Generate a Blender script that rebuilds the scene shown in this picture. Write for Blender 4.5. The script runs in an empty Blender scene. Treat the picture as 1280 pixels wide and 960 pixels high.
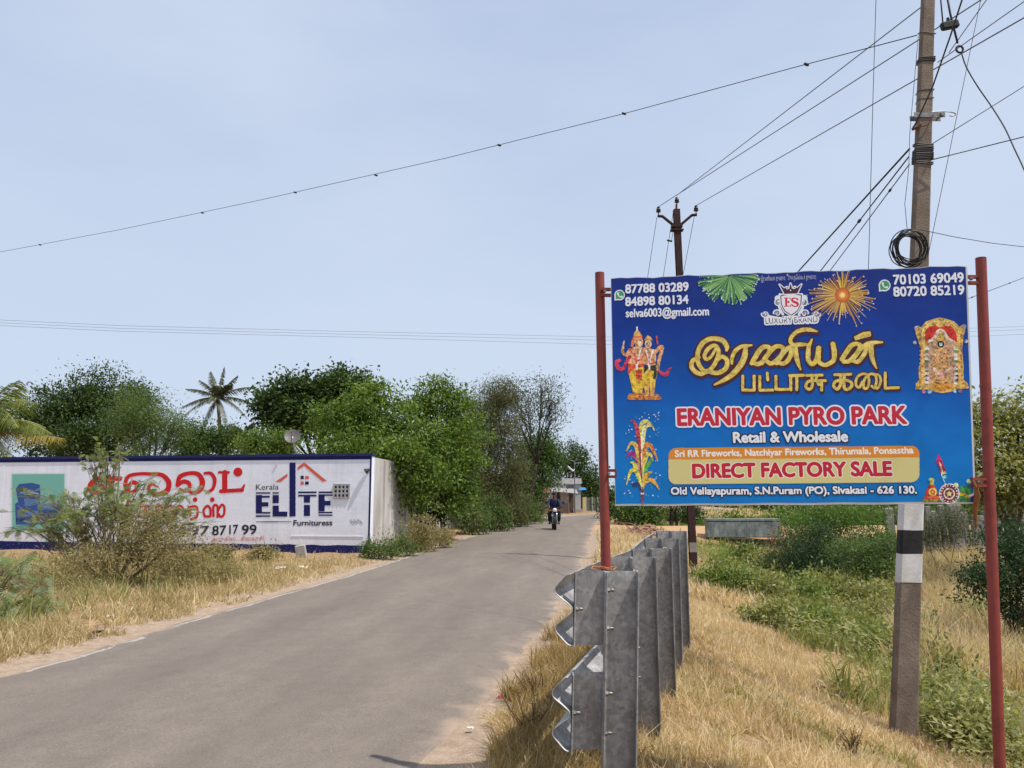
import bpy, math, random
import numpy as np
from mathutils import Vector, Matrix

R = math.radians
random.seed(7)
rng = np.random.default_rng(11)
SC = bpy.context.scene
COL = SC.collection

# ------------------------------------------------------------ camera, sky, sun, exposure
EYE = 1.5
PITCH = R(8.3)
cam_d = bpy.data.cameras.new('camera')
cam = bpy.data.objects.new('camera', cam_d)
COL.objects.link(cam)
cam.location = (0, 0, EYE)
cam.rotation_euler = (R(90) + PITCH, 0, 0)
cam_d.sensor_width = 36
cam_d.lens = 27
cam_d.clip_start = 0.05
cam_d.clip_end = 3000
SC.camera = cam

SUN_EL, SUN_AZ = R(62), R(117)          # azimuth from +Y towards +X
world = bpy.data.worlds.new('World')
SC.world = world
world.use_nodes = True
wn = world.node_tree
bg = wn.nodes['Background']
sky = wn.nodes.new('ShaderNodeTexSky')
sky.sky_type = 'NISHITA'
sky.sun_disc = False
sky.sun_elevation = SUN_EL
sky.sun_rotation = SUN_AZ
sky.altitude = 0
sky.air_density = 1.0
sky.dust_density = 3.0
sky.ozone_density = 2.0
# hazy summer air: the clear sky is mostly veiled by an even pale haze, with a faint cloud film
tcw = wn.nodes.new('ShaderNodeTexCoord')
mpw = wn.nodes.new('ShaderNodeMapping'); mpw.inputs['Scale'].default_value = (1.0, 1.0, 2.6)
nzw = wn.nodes.new('ShaderNodeTexNoise'); nzw.inputs['Scale'].default_value = 1.5; nzw.inputs['Detail'].default_value = 6; nzw.inputs['Roughness'].default_value = .5
crw = wn.nodes.new('ShaderNodeValToRGB'); crw.color_ramp.elements[0].position = .40; crw.color_ramp.elements[0].color = (3.42, 4.15, 5.6, 1)
crw.color_ramp.elements[1].position = .66; crw.color_ramp.elements[1].color = (4.3, 4.95, 6.05, 1)
mxw = wn.nodes.new('ShaderNodeMix'); mxw.data_type = 'RGBA'
mxw.inputs[0].default_value = .88
spw = wn.nodes.new('ShaderNodeSeparateXYZ'); wn.links.new(tcw.outputs['Generated'], spw.inputs[0])
mrw = wn.nodes.new('ShaderNodeMapRange'); mrw.inputs['From Min'].default_value = 0; mrw.inputs['From Max'].default_value = .55; mrw.inputs['To Min'].default_value = 1; mrw.inputs['To Max'].default_value = 0
wn.links.new(spw.outputs[2], mrw.inputs['Value'])
hzw = wn.nodes.new('ShaderNodeMix'); hzw.data_type = 'RGBA'; hzw.inputs[7].default_value = (4.35, 5.05, 6.15, 1)
wn.links.new(mrw.outputs[0], hzw.inputs[0])
wn.links.new(tcw.outputs['Generated'], mpw.inputs[0]); wn.links.new(mpw.outputs[0], nzw.inputs['Vector'])
wn.links.new(nzw.outputs['Fac'], crw.inputs[0]); wn.links.new(crw.outputs[0], hzw.inputs[6]); wn.links.new(hzw.outputs[2], mxw.inputs[7])
wn.links.new(sky.outputs[0], mxw.inputs[6]); wn.links.new(mxw.outputs[2], bg.inputs['Color'])
bg.inputs['Strength'].default_value = 0.135

sun_d = bpy.data.lights.new('sun', 'SUN')
sun = bpy.data.objects.new('sun', sun_d)
COL.objects.link(sun)
sun_d.energy = 4.3
sun_d.angle = R(0.5)
sun_d.color = (1.0, .95, .865)
S = Vector((math.cos(SUN_EL) * math.sin(SUN_AZ), math.cos(SUN_EL) * math.cos(SUN_AZ), math.sin(SUN_EL)))
sun.rotation_euler = S.to_track_quat('Z', 'Y').to_euler()
sun.location = (20, -8, 30)

vs = SC.view_settings
vs.view_transform = 'Standard'
vs.look = 'None'
vs.gamma = 1
vs.use_curve_mapping = False
vs.exposure = 0.15
SC.cycles.max_bounces = 8
SC.cycles.transparent_max_bounces = 6
SC.cycles.use_denoising = True

# ------------------------------------------------------------ measuring: a pixel of the 1280x960 photo -> a ray
CP, SP = math.cos(PITCH), math.sin(PITCH)
def ray(px, py):
    cx, cy = (px - 640) / 960, -(py - 480) / 960
    return Vector((cx, CP - cy * SP, SP + cy * CP))
def at(px, py, Y):
    d = ray(px, py)
    return Vector((0, 0, EYE)) + d * (Y / d.y)

# ------------------------------------------------------------ helpers
def lin(c):
    c = c / 255
    return c / 12.92 if c <= .04045 else ((c + .055) / 1.055) ** 2.4
def col(r, g, b, k=1.0):
    return (lin(r) * k, lin(g) * k, lin(b) * k, 1)

def tag(o, label=None, cat=None, group=None, kind=None):
    if label: o['label'] = label
    if cat: o['category'] = cat
    if group: o['group'] = group
    if kind: o['kind'] = kind
    return o
def empty(name, loc, label, cat, group=None, rz=0):
    o = bpy.data.objects.new(name, None)
    COL.objects.link(o)
    o.location = loc
    o.rotation_euler = (0, 0, rz)
    o.empty_display_size = .1
    return tag(o, label, cat, group)
def copy_tree(o, parent=None):
    c = o.copy()
    COL.objects.link(c)
    if parent is not None:
        c.parent = parent
    for ch in list(o.children):
        copy_tree(ch, c)
    return c

class MB:
    """collects tubes, boxes, sheets; build() links ONE mesh object"""
    def __init__(s):
        s.v = []; s.f = []; s.mi = []; s.m = 0
    def add(s, vs_, fs):
        n = len(s.v)
        s.v.extend([tuple(p) for p in vs_])
        s.f.extend([tuple(i + n for i in f) for f in fs])
        s.mi.extend([s.m] * len(fs))
    def box(s, c, size, rot=None, bev=0.0):
        hx, hy, hz = size[0] / 2, size[1] / 2, size[2] / 2
        M_ = rot if rot is not None else Matrix.Identity(3)
        c = Vector(c)
        if bev <= 0:
            pts = [Vector((x, y, z)) for z in (-hz, hz) for y in (-hy, hy) for x in (-hx, hx)]
            s.add([c + M_ @ p for p in pts], [(0, 2, 3, 1), (4, 5, 7, 6), (0, 1, 5, 4), (2, 6, 7, 3), (0, 4, 6, 2), (1, 3, 7, 5)])
        else:
            b = bev
            rings = []
            for z, i in ((-hz, b), (-hz + b, 0), (hz - b, 0), (hz, b)):
                x, y = hx - i, hy - i
                bb = b if i == 0 else b * .5
                rings.append([(x, -y + bb, z), (x, y - bb, z), (x - bb, y, z), (-x + bb, y, z), (-x, y - bb, z), (-x, -y + bb, z), (-x + bb, -y, z), (x - bb, -y, z)])
            pts = [c + M_ @ Vector(p) for r_ in rings for p in r_]
            fs = [tuple(range(7, -1, -1)), tuple(range(24, 32))]
            for k in range(3):
                for i in range(8):
                    j = (i + 1) % 8
                    fs.append((k * 8 + i, k * 8 + j, k * 8 + 8 + j, k * 8 + 8 + i))
            s.add(pts, fs)
    def tube(s, pts, rad, n=8, cap=True):
        pts = [Vector(p) for p in pts]
        if not hasattr(rad, '__len__'): rad = [rad] * len(pts)
        vs_, fs = [], []
        up = None
        for i, p in enumerate(pts):
            t = (pts[min(i + 1, len(pts) - 1)] - pts[max(i - 1, 0)]).normalized()
            if up is None:
                up = Vector((0, 0, 1)) if abs(t.z) < .9 else Vector((1, 0, 0))
            a = t.cross(up)
            if a.length < 1e-5: a = t.cross(Vector((1, .3, 0)))
            a.normalize()
            b = a.cross(t).normalized()
            up = b
            for k in range(n):
                g = 2 * math.pi * k / n
                vs_.append(p + (a * math.cos(g) + b * math.sin(g)) * rad[i])
        for i in range(len(pts) - 1):
            for k in range(n):
                j = (k + 1) % n
                fs.append((i * n + k, i * n + j, (i + 1) * n + j, (i + 1) * n + k))
        if cap:
            fs.append(tuple(range(n - 1, -1, -1)))
            L = (len(pts) - 1) * n
            fs.append(tuple(range(L, L + n)))
        s.add(vs_, fs)
    def lathe(s, prof, c, axis, n=16):
        """prof: (radius, offset along axis)"""
        ax = Vector(axis).normalized()
        a = ax.cross(Vector((0, 0, 1)) if abs(ax.z) < .9 else Vector((1, 0, 0))).normalized()
        b = ax.cross(a)
        c = Vector(c)
        vs_, fs = [], []
        for r_, h in prof:
            for k in range(n):
                g = 2 * math.pi * k / n
                vs_.append(c + ax * h + (a * math.cos(g) + b * math.sin(g)) * max(r_, 1e-4))
        for i in range(len(prof) - 1):
            for k in range(n):
                j = (k + 1) % n
                fs.append((i * n + k, i * n + j, (i + 1) * n + j, (i + 1) * n + k))
        fs.append(tuple(range(n - 1, -1, -1)))
        L = (len(prof) - 1) * n
        fs.append(tuple(range(L, L + n)))
        s.add(vs_, fs)
    def prism(s, poly, z0, z1, M4):
        """poly (x,y) CCW extruded along local z then moved by a 4x4"""
        n = len(poly)
        pts = [M4 @ Vector((x, y, z0)) for x, y in poly] + [M4 @ Vector((x, y, z1)) for x, y in poly]
        fs = [tuple(range(n - 1, -1, -1)), tuple(range(n, 2 * n))]
        for i in range(n):
            j = (i + 1) % n
            fs.append((i, j, n + j, n + i))
        s.add(pts, fs)
    def sweep(s, prof, pts, side):
        """open profile (a along 'side', b up) swept along pts: a thin sheet"""
        n = len(prof)
        vs_, fs = [], []
        for p, sd in zip(pts, side):
            for a, b in prof:
                vs_.append(Vector(p) + Vector(sd) * a + Vector((0, 0, b)))
        for i in range(len(pts) - 1):
            for k in range(n - 1):
                fs.append((i * n + k, i * n + k + 1, (i + 1) * n + k + 1, (i + 1) * n + k))
        s.add(vs_, fs)
    def build(s, name, mat, parent=None, smooth=False):
        me = bpy.data.meshes.new(name)
        me.from_pydata(s.v, [], s.f)
        mats = mat if isinstance(mat, (list, tuple)) else [mat]
        for m_ in mats: me.materials.append(m_)
        if len(mats) > 1:
            me.polygons.foreach_set('material_index', s.mi)
        if smooth:
            me.polygons.foreach_set('use_smooth', [True] * len(me.polygons))
            if smooth != True:
                me.set_sharp_from_angle(angle=R(smooth))
        me.update()
        o = bpy.data.objects.new(name, me)
        COL.objects.link(o)
        if parent is not None:
            o.parent = parent
            # points are given in world space while building: undo the parents' placement
            M4 = Matrix.Identity(4)
            chain = []
            p_ = parent
            while p_ is not None:
                chain.append(p_); p_ = p_.parent
            for q in reversed(chain):
                M4 = M4 @ q.matrix_basis
            me.transform(M4.inverted())
        return o

def np_mesh(name, V, F, mat, parent=None, smooth=False, uv=None):
    """V (n,3) array, F list of (m,k) arrays"""
    me = bpy.data.meshes.new(name)
    me.vertices.add(len(V))
    me.vertices.foreach_set('co', np.asarray(V, np.float32).ravel())
    Fs = [f for f in F if len(f)]
    loops = np.concatenate([f.ravel() for f in Fs])
    tot = np.concatenate([np.full(len(f), f.shape[1]) for f in Fs])
    st = np.concatenate([[0], np.cumsum(tot)[:-1]])
    me.loops.add(len(loops)); me.loops.foreach_set('vertex_index', loops.astype(np.int32))
    me.polygons.add(len(tot)); me.polygons.foreach_set('loop_start', st.astype(np.int32))
    if smooth: me.polygons.foreach_set('use_smooth', np.ones(len(tot), bool))
    if uv is not None:
        l = me.uv_layers.new(name='UVMap')
        l.data.foreach_set('uv', np.asarray(uv, np.float32)[loops].ravel())
    me.update(calc_edges=True)
    for m_ in (mat if isinstance(mat, (list, tuple)) else [mat]): me.materials.append(m_)
    o = bpy.data.objects.new(name, me)
    COL.objects.link(o)
    if parent is not None:
        o.parent = parent
        M4 = Matrix.Identity(4); chain = []; p_ = parent
        while p_ is not None:
            chain.append(p_); p_ = p_.parent
        for q in reversed(chain): M4 = M4 @ q.matrix_basis
        me.transform(M4.inverted())
    return o

# ------------------------------------------------------------ materials
def new_mat(name):
    m = bpy.data.materials.new(name)
    m.use_nodes = True
    return m, m.node_tree, m.node_tree.nodes['Principled BSDF']
def ramp(nt, stops, interp='LINEAR'):
    n = nt.nodes.new('ShaderNodeValToRGB')
    e = n.color_ramp.elements
    n.color_ramp.interpolation = interp
    while len(e) < len(stops): e.new(.5)
    for i, (p, c) in enumerate(stops):
        e[i].position = p
        e[i].color = c if len(c) == 4 else (*c, 1)
    return n
def noise(nt, scale, detail=4, rough=.55, vec=None, dist=0):
    n = nt.nodes.new('ShaderNodeTexNoise')
    n.inputs['Scale'].default_value = scale
    n.inputs['Detail'].default_value = detail
    n.inputs['Roughness'].default_value = rough
    n.inputs['Distortion'].default_value = dist
    if vec is not None: nt.links.new(vec, n.inputs['Vector'])
    return n
def mixc(nt, fac, a, b, mode='MIX'):
    n = nt.nodes.new('ShaderNodeMix'); n.data_type = 'RGBA'; n.blend_type = mode
    for sock, v in ((n.inputs[0], fac), (n.inputs[6], a), (n.inputs[7], b)):
        if isinstance(v, bpy.types.NodeSocket): nt.links.new(v, sock)
        elif isinstance(v, (int, float)): sock.default_value = v
        else: sock.default_value = v if len(v) == 4 else (*v, 1)
    return n.outputs[2]
def mth(nt, op, a, b=None, clamp=False):
    n = nt.nodes.new('ShaderNodeMath'); n.operation = op; n.use_clamp = clamp
    for i, v in enumerate((a, b)):
        if v is None: continue
        if isinstance(v, bpy.types.NodeSocket): nt.links.new(v, n.inputs[i])
        else: n.inputs[i].default_value = v
    return n.outputs[0]
def bump(nt, bsdf, h, strength=.3, dist=.01):
    b = nt.nodes.new('ShaderNodeBump')
    b.inputs['Strength'].default_value = strength
    b.inputs['Distance'].default_value = dist
    nt.links.new(h, b.inputs['Height'])
    nt.links.new(b.outputs[0], bsdf.inputs['Normal'])
def obj_vec(nt, scale=(1, 1, 1), which='Object'):
    tc = nt.nodes.new('ShaderNodeTexCoord')
    mp = nt.nodes.new('ShaderNodeMapping')
    mp.inputs['Scale'].default_value = scale
    nt.links.new(tc.outputs[which], mp.inputs[0])
    return mp.outputs[0]

def rough_mat(name, c, c2=None, scale=6, rough=.8, metal=0, bmp=.15, bscale=None, sc3=(1, 1, 1), spec=.3):
    """a base colour broken up by wear of a second colour"""
    m, nt, b = new_mat(name)
    v = obj_vec(nt, sc3)
    n = noise(nt, scale, 6, .6, v)
    c2 = c2 or tuple(x * .7 for x in c[:3])
    r_ = ramp(nt, [(.3, c), (.72, c2)])
    nt.links.new(n.outputs['Fac'], r_.inputs[0])
    nt.links.new(r_.outputs[0], b.inputs['Base Color'])
    b.inputs['Roughness'].default_value = rough
    b.inputs['Metallic'].default_value = metal
    b.inputs['Specular IOR Level'].default_value = spec
    if bmp:
        n2 = noise(nt, bscale or scale * 6, 5, .6, v)
        bump(nt, b, n2.outputs['Fac'], bmp, .01)
    return m
def plain(name, c, rough=.6, metal=0, spec=.3):
    m, nt, b = new_mat(name)
    b.inputs['Base Color'].default_value = c if len(c) == 4 else (*c, 1)
    b.inputs['Roughness'].default_value = rough
    b.inputs['Metallic'].default_value = metal
    b.inputs['Specular IOR Level'].default_value = spec
    return m
def leaf_mat(name, stops, trans=.3, rough=.55, clump=1.2, spec=.25):
    """every leaf its own tint (Random Per Island), drifting over the crown in patches"""
    m, nt, b = new_mat(name)
    g = nt.nodes.new('ShaderNodeNewGeometry')
    v = obj_vec(nt)
    n = noise(nt, clump, 2, .5, v)
    f = mth(nt, 'ADD', mth(nt, 'MULTIPLY', g.outputs['Random Per Island'], .55), mth(nt, 'MULTIPLY', mth(nt, 'SUBTRACT', n.outputs['Fac'], .25), .9), True)
    r_ = ramp(nt, stops)
    nt.links.new(f, r_.inputs[0])
    nt.links.new(r_.outputs[0], b.inputs['Base Color'])
    b.inputs['Roughness'].default_value = rough
    b.inputs['Specular IOR Level'].default_value = spec
    t = nt.nodes.new('ShaderNodeBsdfTranslucent')
    tc_ = mixc(nt, 1.0, r_.outputs[0], (1.15, 1.2, .55, 1), 'MULTIPLY')
    nt.links.new(tc_, t.inputs['Color'])
    ms = nt.nodes.new('ShaderNodeMixShader')
    ms.inputs[0].default_value = trans
    out = nt.nodes['Material Output']
    nt.links.new(b.outputs[0], ms.inputs[1]); nt.links.new(t.outputs[0], ms.inputs[2])
    nt.links.new(ms.outputs[0], out.inputs['Surface'])
    return m
# ------------------------------------------------------------ the lie of the land
_xr = np.array([(-30, -6.2), (-10, -2.75), (0, -1.15), (4.65, -.42), (8.5, .28), (14, 1.15), (20.6, 2.0), (35, 3.65), (44, 4.75), (52, 6.1), (58, 7.6), (64, 9.9), (72, 14), (90, 26)])
_xl = np.array([(-30, -10.9), (-10, -7.2), (0, -5.4), (6.6, -4.4), (15.5, -3.2), (24, -2.3), (33, -1.15), (41, -.1), (47, .95), (53, 2.2), (57, 3.6), (62, 5.6), (70, 9.6), (90, 21)])
def _smooth(tab):
    ys = np.arange(-30, 90.01, .5)
    xs = np.interp(ys, tab[:, 0], tab[:, 1])
    k = np.ones(9) / 9
    xs2 = np.convolve(np.pad(xs, 4, mode='edge'), k, 'valid')
    xs2[:8] = xs[:8]; xs2[-8:] = xs[-8:]
    return ys, xs2
_yr, _xrs = _smooth(_xr); _yl, _xls = _smooth(_xl)
def xr(y): return np.interp(y, _yr, _xrs)
def xl(y): return np.interp(y, _yl, _xls)
def vnoise(x, y, seed=0):
    """cheap value noise, -1..1"""
    x = np.asarray(x, float); y = np.asarray(y, float)
    xi = np.floor(x).astype(np.int64); yi = np.floor(y).astype(np.int64)
    fx = x - xi; fy = y - yi
    fx = fx * fx * (3 - 2 * fx); fy = fy * fy * (3 - 2 * fy)
    def h(a, b):
        n = (a * 374761393 + b * 668265263 + seed * 974711) & 0x7fffffff
        n = ((n ^ (n >> 13)) * 1274126177) & 0x7fffffff
        return ((n ^ (n >> 16)) & 0xffff) / 32767.5 - 1
    return (h(xi, yi) * (1 - fx) + h(xi + 1, yi) * fx) * (1 - fy) + (h(xi, yi + 1) * (1 - fx) + h(xi + 1, yi + 1) * fx) * fy
_sp = np.array([(0, 0), (.3, .03), (1.6, .02), (2.2, -.12), (3.4, -.42), (5, -.85), (6.5, -1.1), (9.5, -1.15), (13, -.85), (25, -.5), (60, -.3), (400, 0)])
def path_mask(x, y):
    """the side track that leaves the road on a culvert beyond the guardrail"""
    s = x - xr(y)
    d = np.abs(y - (37.5 + .08 * s))
    return np.clip(1 - (d - 1.7) / 1.6, 0, 1) * np.clip((s + .5) / .8, 0, 1)
def terrain(x, y):
    x = np.asarray(x, float); y = np.asarray(y, float)
    s = x - xr(y)
    l = xl(y) - x
    zr = np.interp(s, _sp[:, 0], _sp[:, 1])
    zl = np.interp(l, [0, .3, 1.2, 3, 10, 60, 400], [0, .02, .05, .03, 0, .2, .5])
    off = np.maximum(s, l)
    z = np.where(s > 0, zr, np.where(l > 0, zl, 0))
    pm = path_mask(x, y)
    z = z * (1 - pm) + .01 * pm
    a = np.clip(off / .8, 0, 1)
    b = a * (1 - .8 * pm)
    z = z + b * (.045 * vnoise(x * 1.3, y * 1.3, 1) + .02 * vnoise(x * 4.1, y * 4.1, 2)) + .11 * np.clip((off - 2.0) / 3, 0, 1) * (1 - pm) * vnoise(x * .45, y * .45, 3)
    return z
def gz(x, y): return float(terrain(x, y))
def hit(px, py):
    """where the ray of a pixel meets the ground"""
    d = ray(px, py)
    t = 1.0
    while t < 300:
        p = Vector((0, 0, EYE)) + d * t
        if p.z < gz(p.x, p.y): break
        t += .02 + t * .002
    return p
def foot(px, Y):
    """ground point at depth Y below photo column px"""
    x = at(px, 620, Y).x
    return Vector((x, Y, gz(x, Y)))

def axis(spans):
    out = []
    for a, b, st in spans: out.append(np.arange(a, b, st))
    return np.concatenate(out)
gx = axis([(-900, -200, 60), (-200, -40, 8), (-40, -10, 1), (-10, 14, .16), (14, 40, .8), (40, 200, 8), (200, 901, 60)])
gy = axis([(-40, 2, 1.2), (2, 16, .14), (16, 48, .35), (48, 110, 1.5), (110, 300, 12), (300, 1300, 80)])
GX, GY = np.meshgrid(gx, gy)
GZ = terrain(GX, GY)
nx_, ny_ = len(gx), len(gy)
idx = np.arange(nx_ * ny_).reshape(ny_, nx_)
F = np.stack([idx[:-1, :-1], idx[:-1, 1:], idx[1:, 1:], idx[1:, :-1]], -1).reshape(-1, 4)
V = np.stack([GX, GY, GZ], -1).reshape(-1, 3)
# u = how far off the road, v = how damp and green the ditch is
off = np.maximum(GX - xr(GY), xl(GY) - GX)
UV = np.stack([off, np.where(GX > xr(GY), 1.0, 0.0) + path_mask(GX, GY) * 2], -1).reshape(-1, 2)

m, nt, b = new_mat('ground_soil')
tc = nt.nodes.new('ShaderNodeTexCoord')
uvn = nt.nodes.new('ShaderNodeSeparateXYZ'); nt.links.new(tc.outputs['UV'], uvn.inputs[0])
ov = tc.outputs['Object']
n1 = noise(nt, 1.1, 6, .62, ov); n2 = noise(nt, 9, 6, .65, ov); n3 = noise(nt, 70, 3, .6, ov)
straw = ramp(nt, [(.25, col(112, 90, 66)), (.45, col(148, 122, 92)), (.62, col(174, 146, 112)), (.8, col(130, 106, 80))])
nt.links.new(n2.outputs['Fac'], straw.inputs[0])
sand = ramp(nt, [(.3, col(148, 128, 110)), (.55, col(170, 149, 129)), (.75, col(188, 167, 146))])
nt.links.new(n2.outputs['Fac'], sand.inputs[0])
edge = mth(nt, 'ADD', uvn.outputs[0], mth(nt, 'MULTIPLY', mth(nt, 'SUBTRACT', n1.outputs['Fac'], .5), 1.3))
fe = nt.nodes.new('ShaderNodeMapRange'); fe.inputs['From Min'].default_value = .2; fe.inputs['From Max'].default_value = .7
nt.links.new(edge, fe.inputs['Value'])
c = mixc(nt, fe.outputs[0], sand.outputs[0], straw.outputs[0])
soil = ramp(nt, [(.3, col(92, 84, 48)), (.55, col(126, 112, 66)), (.75, col(156, 122, 84))])
nt.links.new(n1.outputs['Fac'], soil.inputs[0])
fp = nt.nodes.new('ShaderNodeMapRange'); fp.inputs['From Min'].default_value = 1.2; fp.inputs['From Max'].default_value = 2.2
nt.links.new(uvn.outputs[1], fp.inputs['Value'])
c = mixc(nt, fp.outputs[0], c, col(188, 152, 116))
fd = nt.nodes.new('ShaderNodeMapRange'); fd.inputs['From Min'].default_value = 3.2; fd.inputs['From Max'].default_value = 5
nt.links.new(edge, fd.inputs['Value'])
right = mth(nt, 'MINIMUM', uvn.outputs[1], 1.0)
dd = mth(nt, 'MULTIPLY', mth(nt, 'MULTIPLY', fd.outputs[0], right), mth(nt, 'SUBTRACT', 1.0, fp.outputs[0]))
c = mixc(nt, dd, c, soil.outputs[0])
grit = ramp(nt, [(.3, (.72, .72, .72)), (.6, (1, 1, 1)), (.8, (1.12, 1.1, 1.08))])
nt.links.new(n3.outputs['Fac'], grit.inputs[0])
c = mixc(nt, 1.0, c, grit.outputs[0], 'MULTIPLY')
nt.links.new(c, b.inputs['Base Color'])
b.inputs['Roughness'].default_value = .95; b.inputs['Specular IOR Level'].default_value = .1
bump(nt, b, n3.outputs['Fac'], .5, .02)
ground = tag(np_mesh('ground', V, [F], m, smooth=True, uv=UV), kind='structure')

# ------------------------------------------------------------ the road
vy = axis([(-30, 3, 1), (3, 24, .12), (24, 60, .4), (60, 88, 1)])
us = np.array([0, .02, .06, .14, .3, .5, .7, .86, .94, .98, 1])
el = xl(vy) + .06 * vnoise(vy * 1.1, vy * 0 + 3, 5) + .035 * vnoise(vy * 5, vy * 0 + 9, 6)
er = xr(vy) + .09 * vnoise(vy * .9, vy * 0 + 5, 7) + .05 * vnoise(vy * 4, vy * 0 + 1, 8)
XX = el[:, None] + (er - el)[:, None] * us[None]
ZZ = .012 + .035 * (1 - (2 * us - 1) ** 2)[None] + 0 * XX
ZZ[:, 0] = ZZ[:, -1] = -.02; ZZ[:, 1] = ZZ[:, -2] = .006
YY = vy[:, None] + 0 * XX
U_ = np.stack([XX - el[:, None], YY], -1).reshape(-1, 2)
# keep distance to both edges: u from the left edge, the width is about 4.6 m
ri = np.arange(XX.size).reshape(XX.shape)
RF = np.stack([ri[:-1, :-1], ri[:-1, 1:], ri[1:, 1:], ri[1:, :-1]], -1).reshape(-1, 4)
m, nt, b = new_mat('asphalt')
tc = nt.nodes.new('ShaderNodeTexCoord'); ov = tc.outputs['Object']
uvn = nt.nodes.new('ShaderNodeSeparateXYZ'); nt.links.new(tc.outputs['UV'], uvn.inputs[0])
u, v = uvn.outputs[0], uvn.outputs[1]
mp = nt.nodes.new('ShaderNodeMapping'); mp.inputs['Scale'].default_value = (1.0, .22, 1)
nt.links.new(tc.outputs['UV'], mp.inputs[0])
nA = noise(nt, 1.6, 8, .68, mp.outputs[0]); nB = noise(nt, 14, 4, .6, ov); nC = noise(nt, 75, 3, .75, ov); nS = noise(nt, 2.2, 5, .6, ov)
ca = ramp(nt, [(.25, col(107, 98, 90)), (.5, col(118, 108, 99)), (.75, col(129, 118, 108))])
nt.links.new(nA.outputs['Fac'], ca.inputs[0])
c = ca.outputs[0]
nD = noise(nt, 5, 8, .72, ov)
rD = ramp(nt, [(.3, (.93, .93, .93)), (.5, (1.04, 1.04, 1.04)), (.7, (1.13, 1.12, 1.11))]); nt.links.new(nD.outputs['Fac'], rD.inputs[0])
c = mixc(nt, 1.0, c, rD.outputs[0], 'MULTIPLY')
# two wheel tracks, polished a little darker
wt = mth(nt, 'ADD', mth(nt, 'ABSOLUTE', mth(nt, 'SUBTRACT', mth(nt, 'ABSOLUTE', mth(nt, 'SUBTRACT', u, 2.25)), .85)), mth(nt, 'MULTIPLY', mth(nt, 'SUBTRACT', nA.outputs['Fac'], .5), .5))
wr = nt.nodes.new('ShaderNodeMapRange'); wr.inputs['From Min'].default_value = .05; wr.inputs['From Max'].default_value = .5; wr.inputs['To Min'].default_value = .16; wr.inputs['To Max'].default_value = 0
nt.links.new(wt, wr.inputs['Value'])
c = mixc(nt, wr.outputs[0], c, col(92, 84, 78))
gr = ramp(nt, [(.25, (.5, .5, .5)), (.48, (.98, .98, .98)), (.62, (1.05, 1.05, 1.05)), (.76, (1.55, 1.5, 1.42))])
nt.links.new(nC.outputs['Fac'], gr.inputs[0])
c = mixc(nt, .95, c, mixc(nt, 1.0, c, gr.outputs[0], 'MULTIPLY'))
# old oil and tyre marks
mk = nt.nodes.new('ShaderNodeMapping'); mk.inputs['Scale'].default_value = (1.8, .4, 1); mk.inputs['Rotation'].default_value = (0, 0, .12)
nt.links.new(tc.outputs['UV'], mk.inputs[0])
nM = noise(nt, 1.5, 9, .72, mk.outputs[0], 1.2)
rm = ramp(nt, [(.64, (0, 0, 0)), (.69, (1, 1, 1))]); nt.links.new(nM.outputs['Fac'], rm.inputs[0])
c = mixc(nt, mth(nt, 'MULTIPLY', rm.outputs[0], .4), c, col(84, 78, 74))
vs_ = nt.nodes.new('ShaderNodeTexVoronoi'); vs_.inputs['Scale'].default_value = 22; nt.links.new(ov, vs_.inputs['Vector'])
rv = ramp(nt, [(.05, (1, 1, 1)), (.11, (0, 0, 0))]); nt.links.new(vs_.outputs['Distance'], rv.inputs[0])
sv_ = nt.nodes.new('ShaderNodeSeparateXYZ'); nt.links.new(vs_.outputs['Color'], sv_.inputs[0])
c = mixc(nt, mth(nt, 'MULTIPLY', mth(nt, 'MULTIPLY', rv.outputs[0], mth(nt, 'GREATER_THAN', sv_.outputs[0], .72)), .55), c, col(196, 184, 172))
# hairline cracks
vo = nt.nodes.new('ShaderNodeTexVoronoi'); vo.feature = 'DISTANCE_TO_EDGE'; vo.inputs['Scale'].default_value = .55
wv = mixc(nt, .12, ov, noise(nt, 2.5, 5, .6, ov).outputs['Color'], 'ADD'); nt.links.new(wv, vo.inputs['Vector'])
rc = ramp(nt, [(0.0, (1, 1, 1)), (.004, (0, 0, 0))]); nt.links.new(vo.outputs['Distance'], rc.inputs[0])
rk = ramp(nt, [(.52, (0, 0, 0)), (.62, (1, 1, 1))]); nt.links.new(nS.outputs['Fac'], rk.inputs[0])
c = mixc(nt, mth(nt, 'MULTIPLY', mth(nt, 'MULTIPLY', rc.outputs[0], rk.outputs[0]), .3), c, col(70, 64, 60))
# worn edge line on the left, in broken lengths
wob = mth(nt, 'ADD', u, mth(nt, 'MULTIPLY', mth(nt, 'SUBTRACT', nB.outputs['Fac'], .5), .05))
inl = mth(nt, 'LESS_THAN', mth(nt, 'ABSOLUTE', mth(nt, 'SUBTRACT', wob, .2)), .04)
nw = noise(nt, 1.3, 6, .7, tc.outputs['UV'])
vis = nt.nodes.new('ShaderNodeMapRange'); vis.inputs['From Min'].default_value = 6; vis.inputs['From Max'].default_value = 16; vis.inputs['To Min'].default_value = .54; vis.inputs['To Max'].default_value = .40
nt.links.new(v, vis.inputs['Value'])
wear = mth(nt, 'GREATER_THAN', nw.outputs['Fac'], vis.outputs[0])
c = mixc(nt, mth(nt, 'MULTIPLY', mth(nt, 'MULTIPLY', inl, wear), .36), c, col(214, 208, 200))
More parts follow.
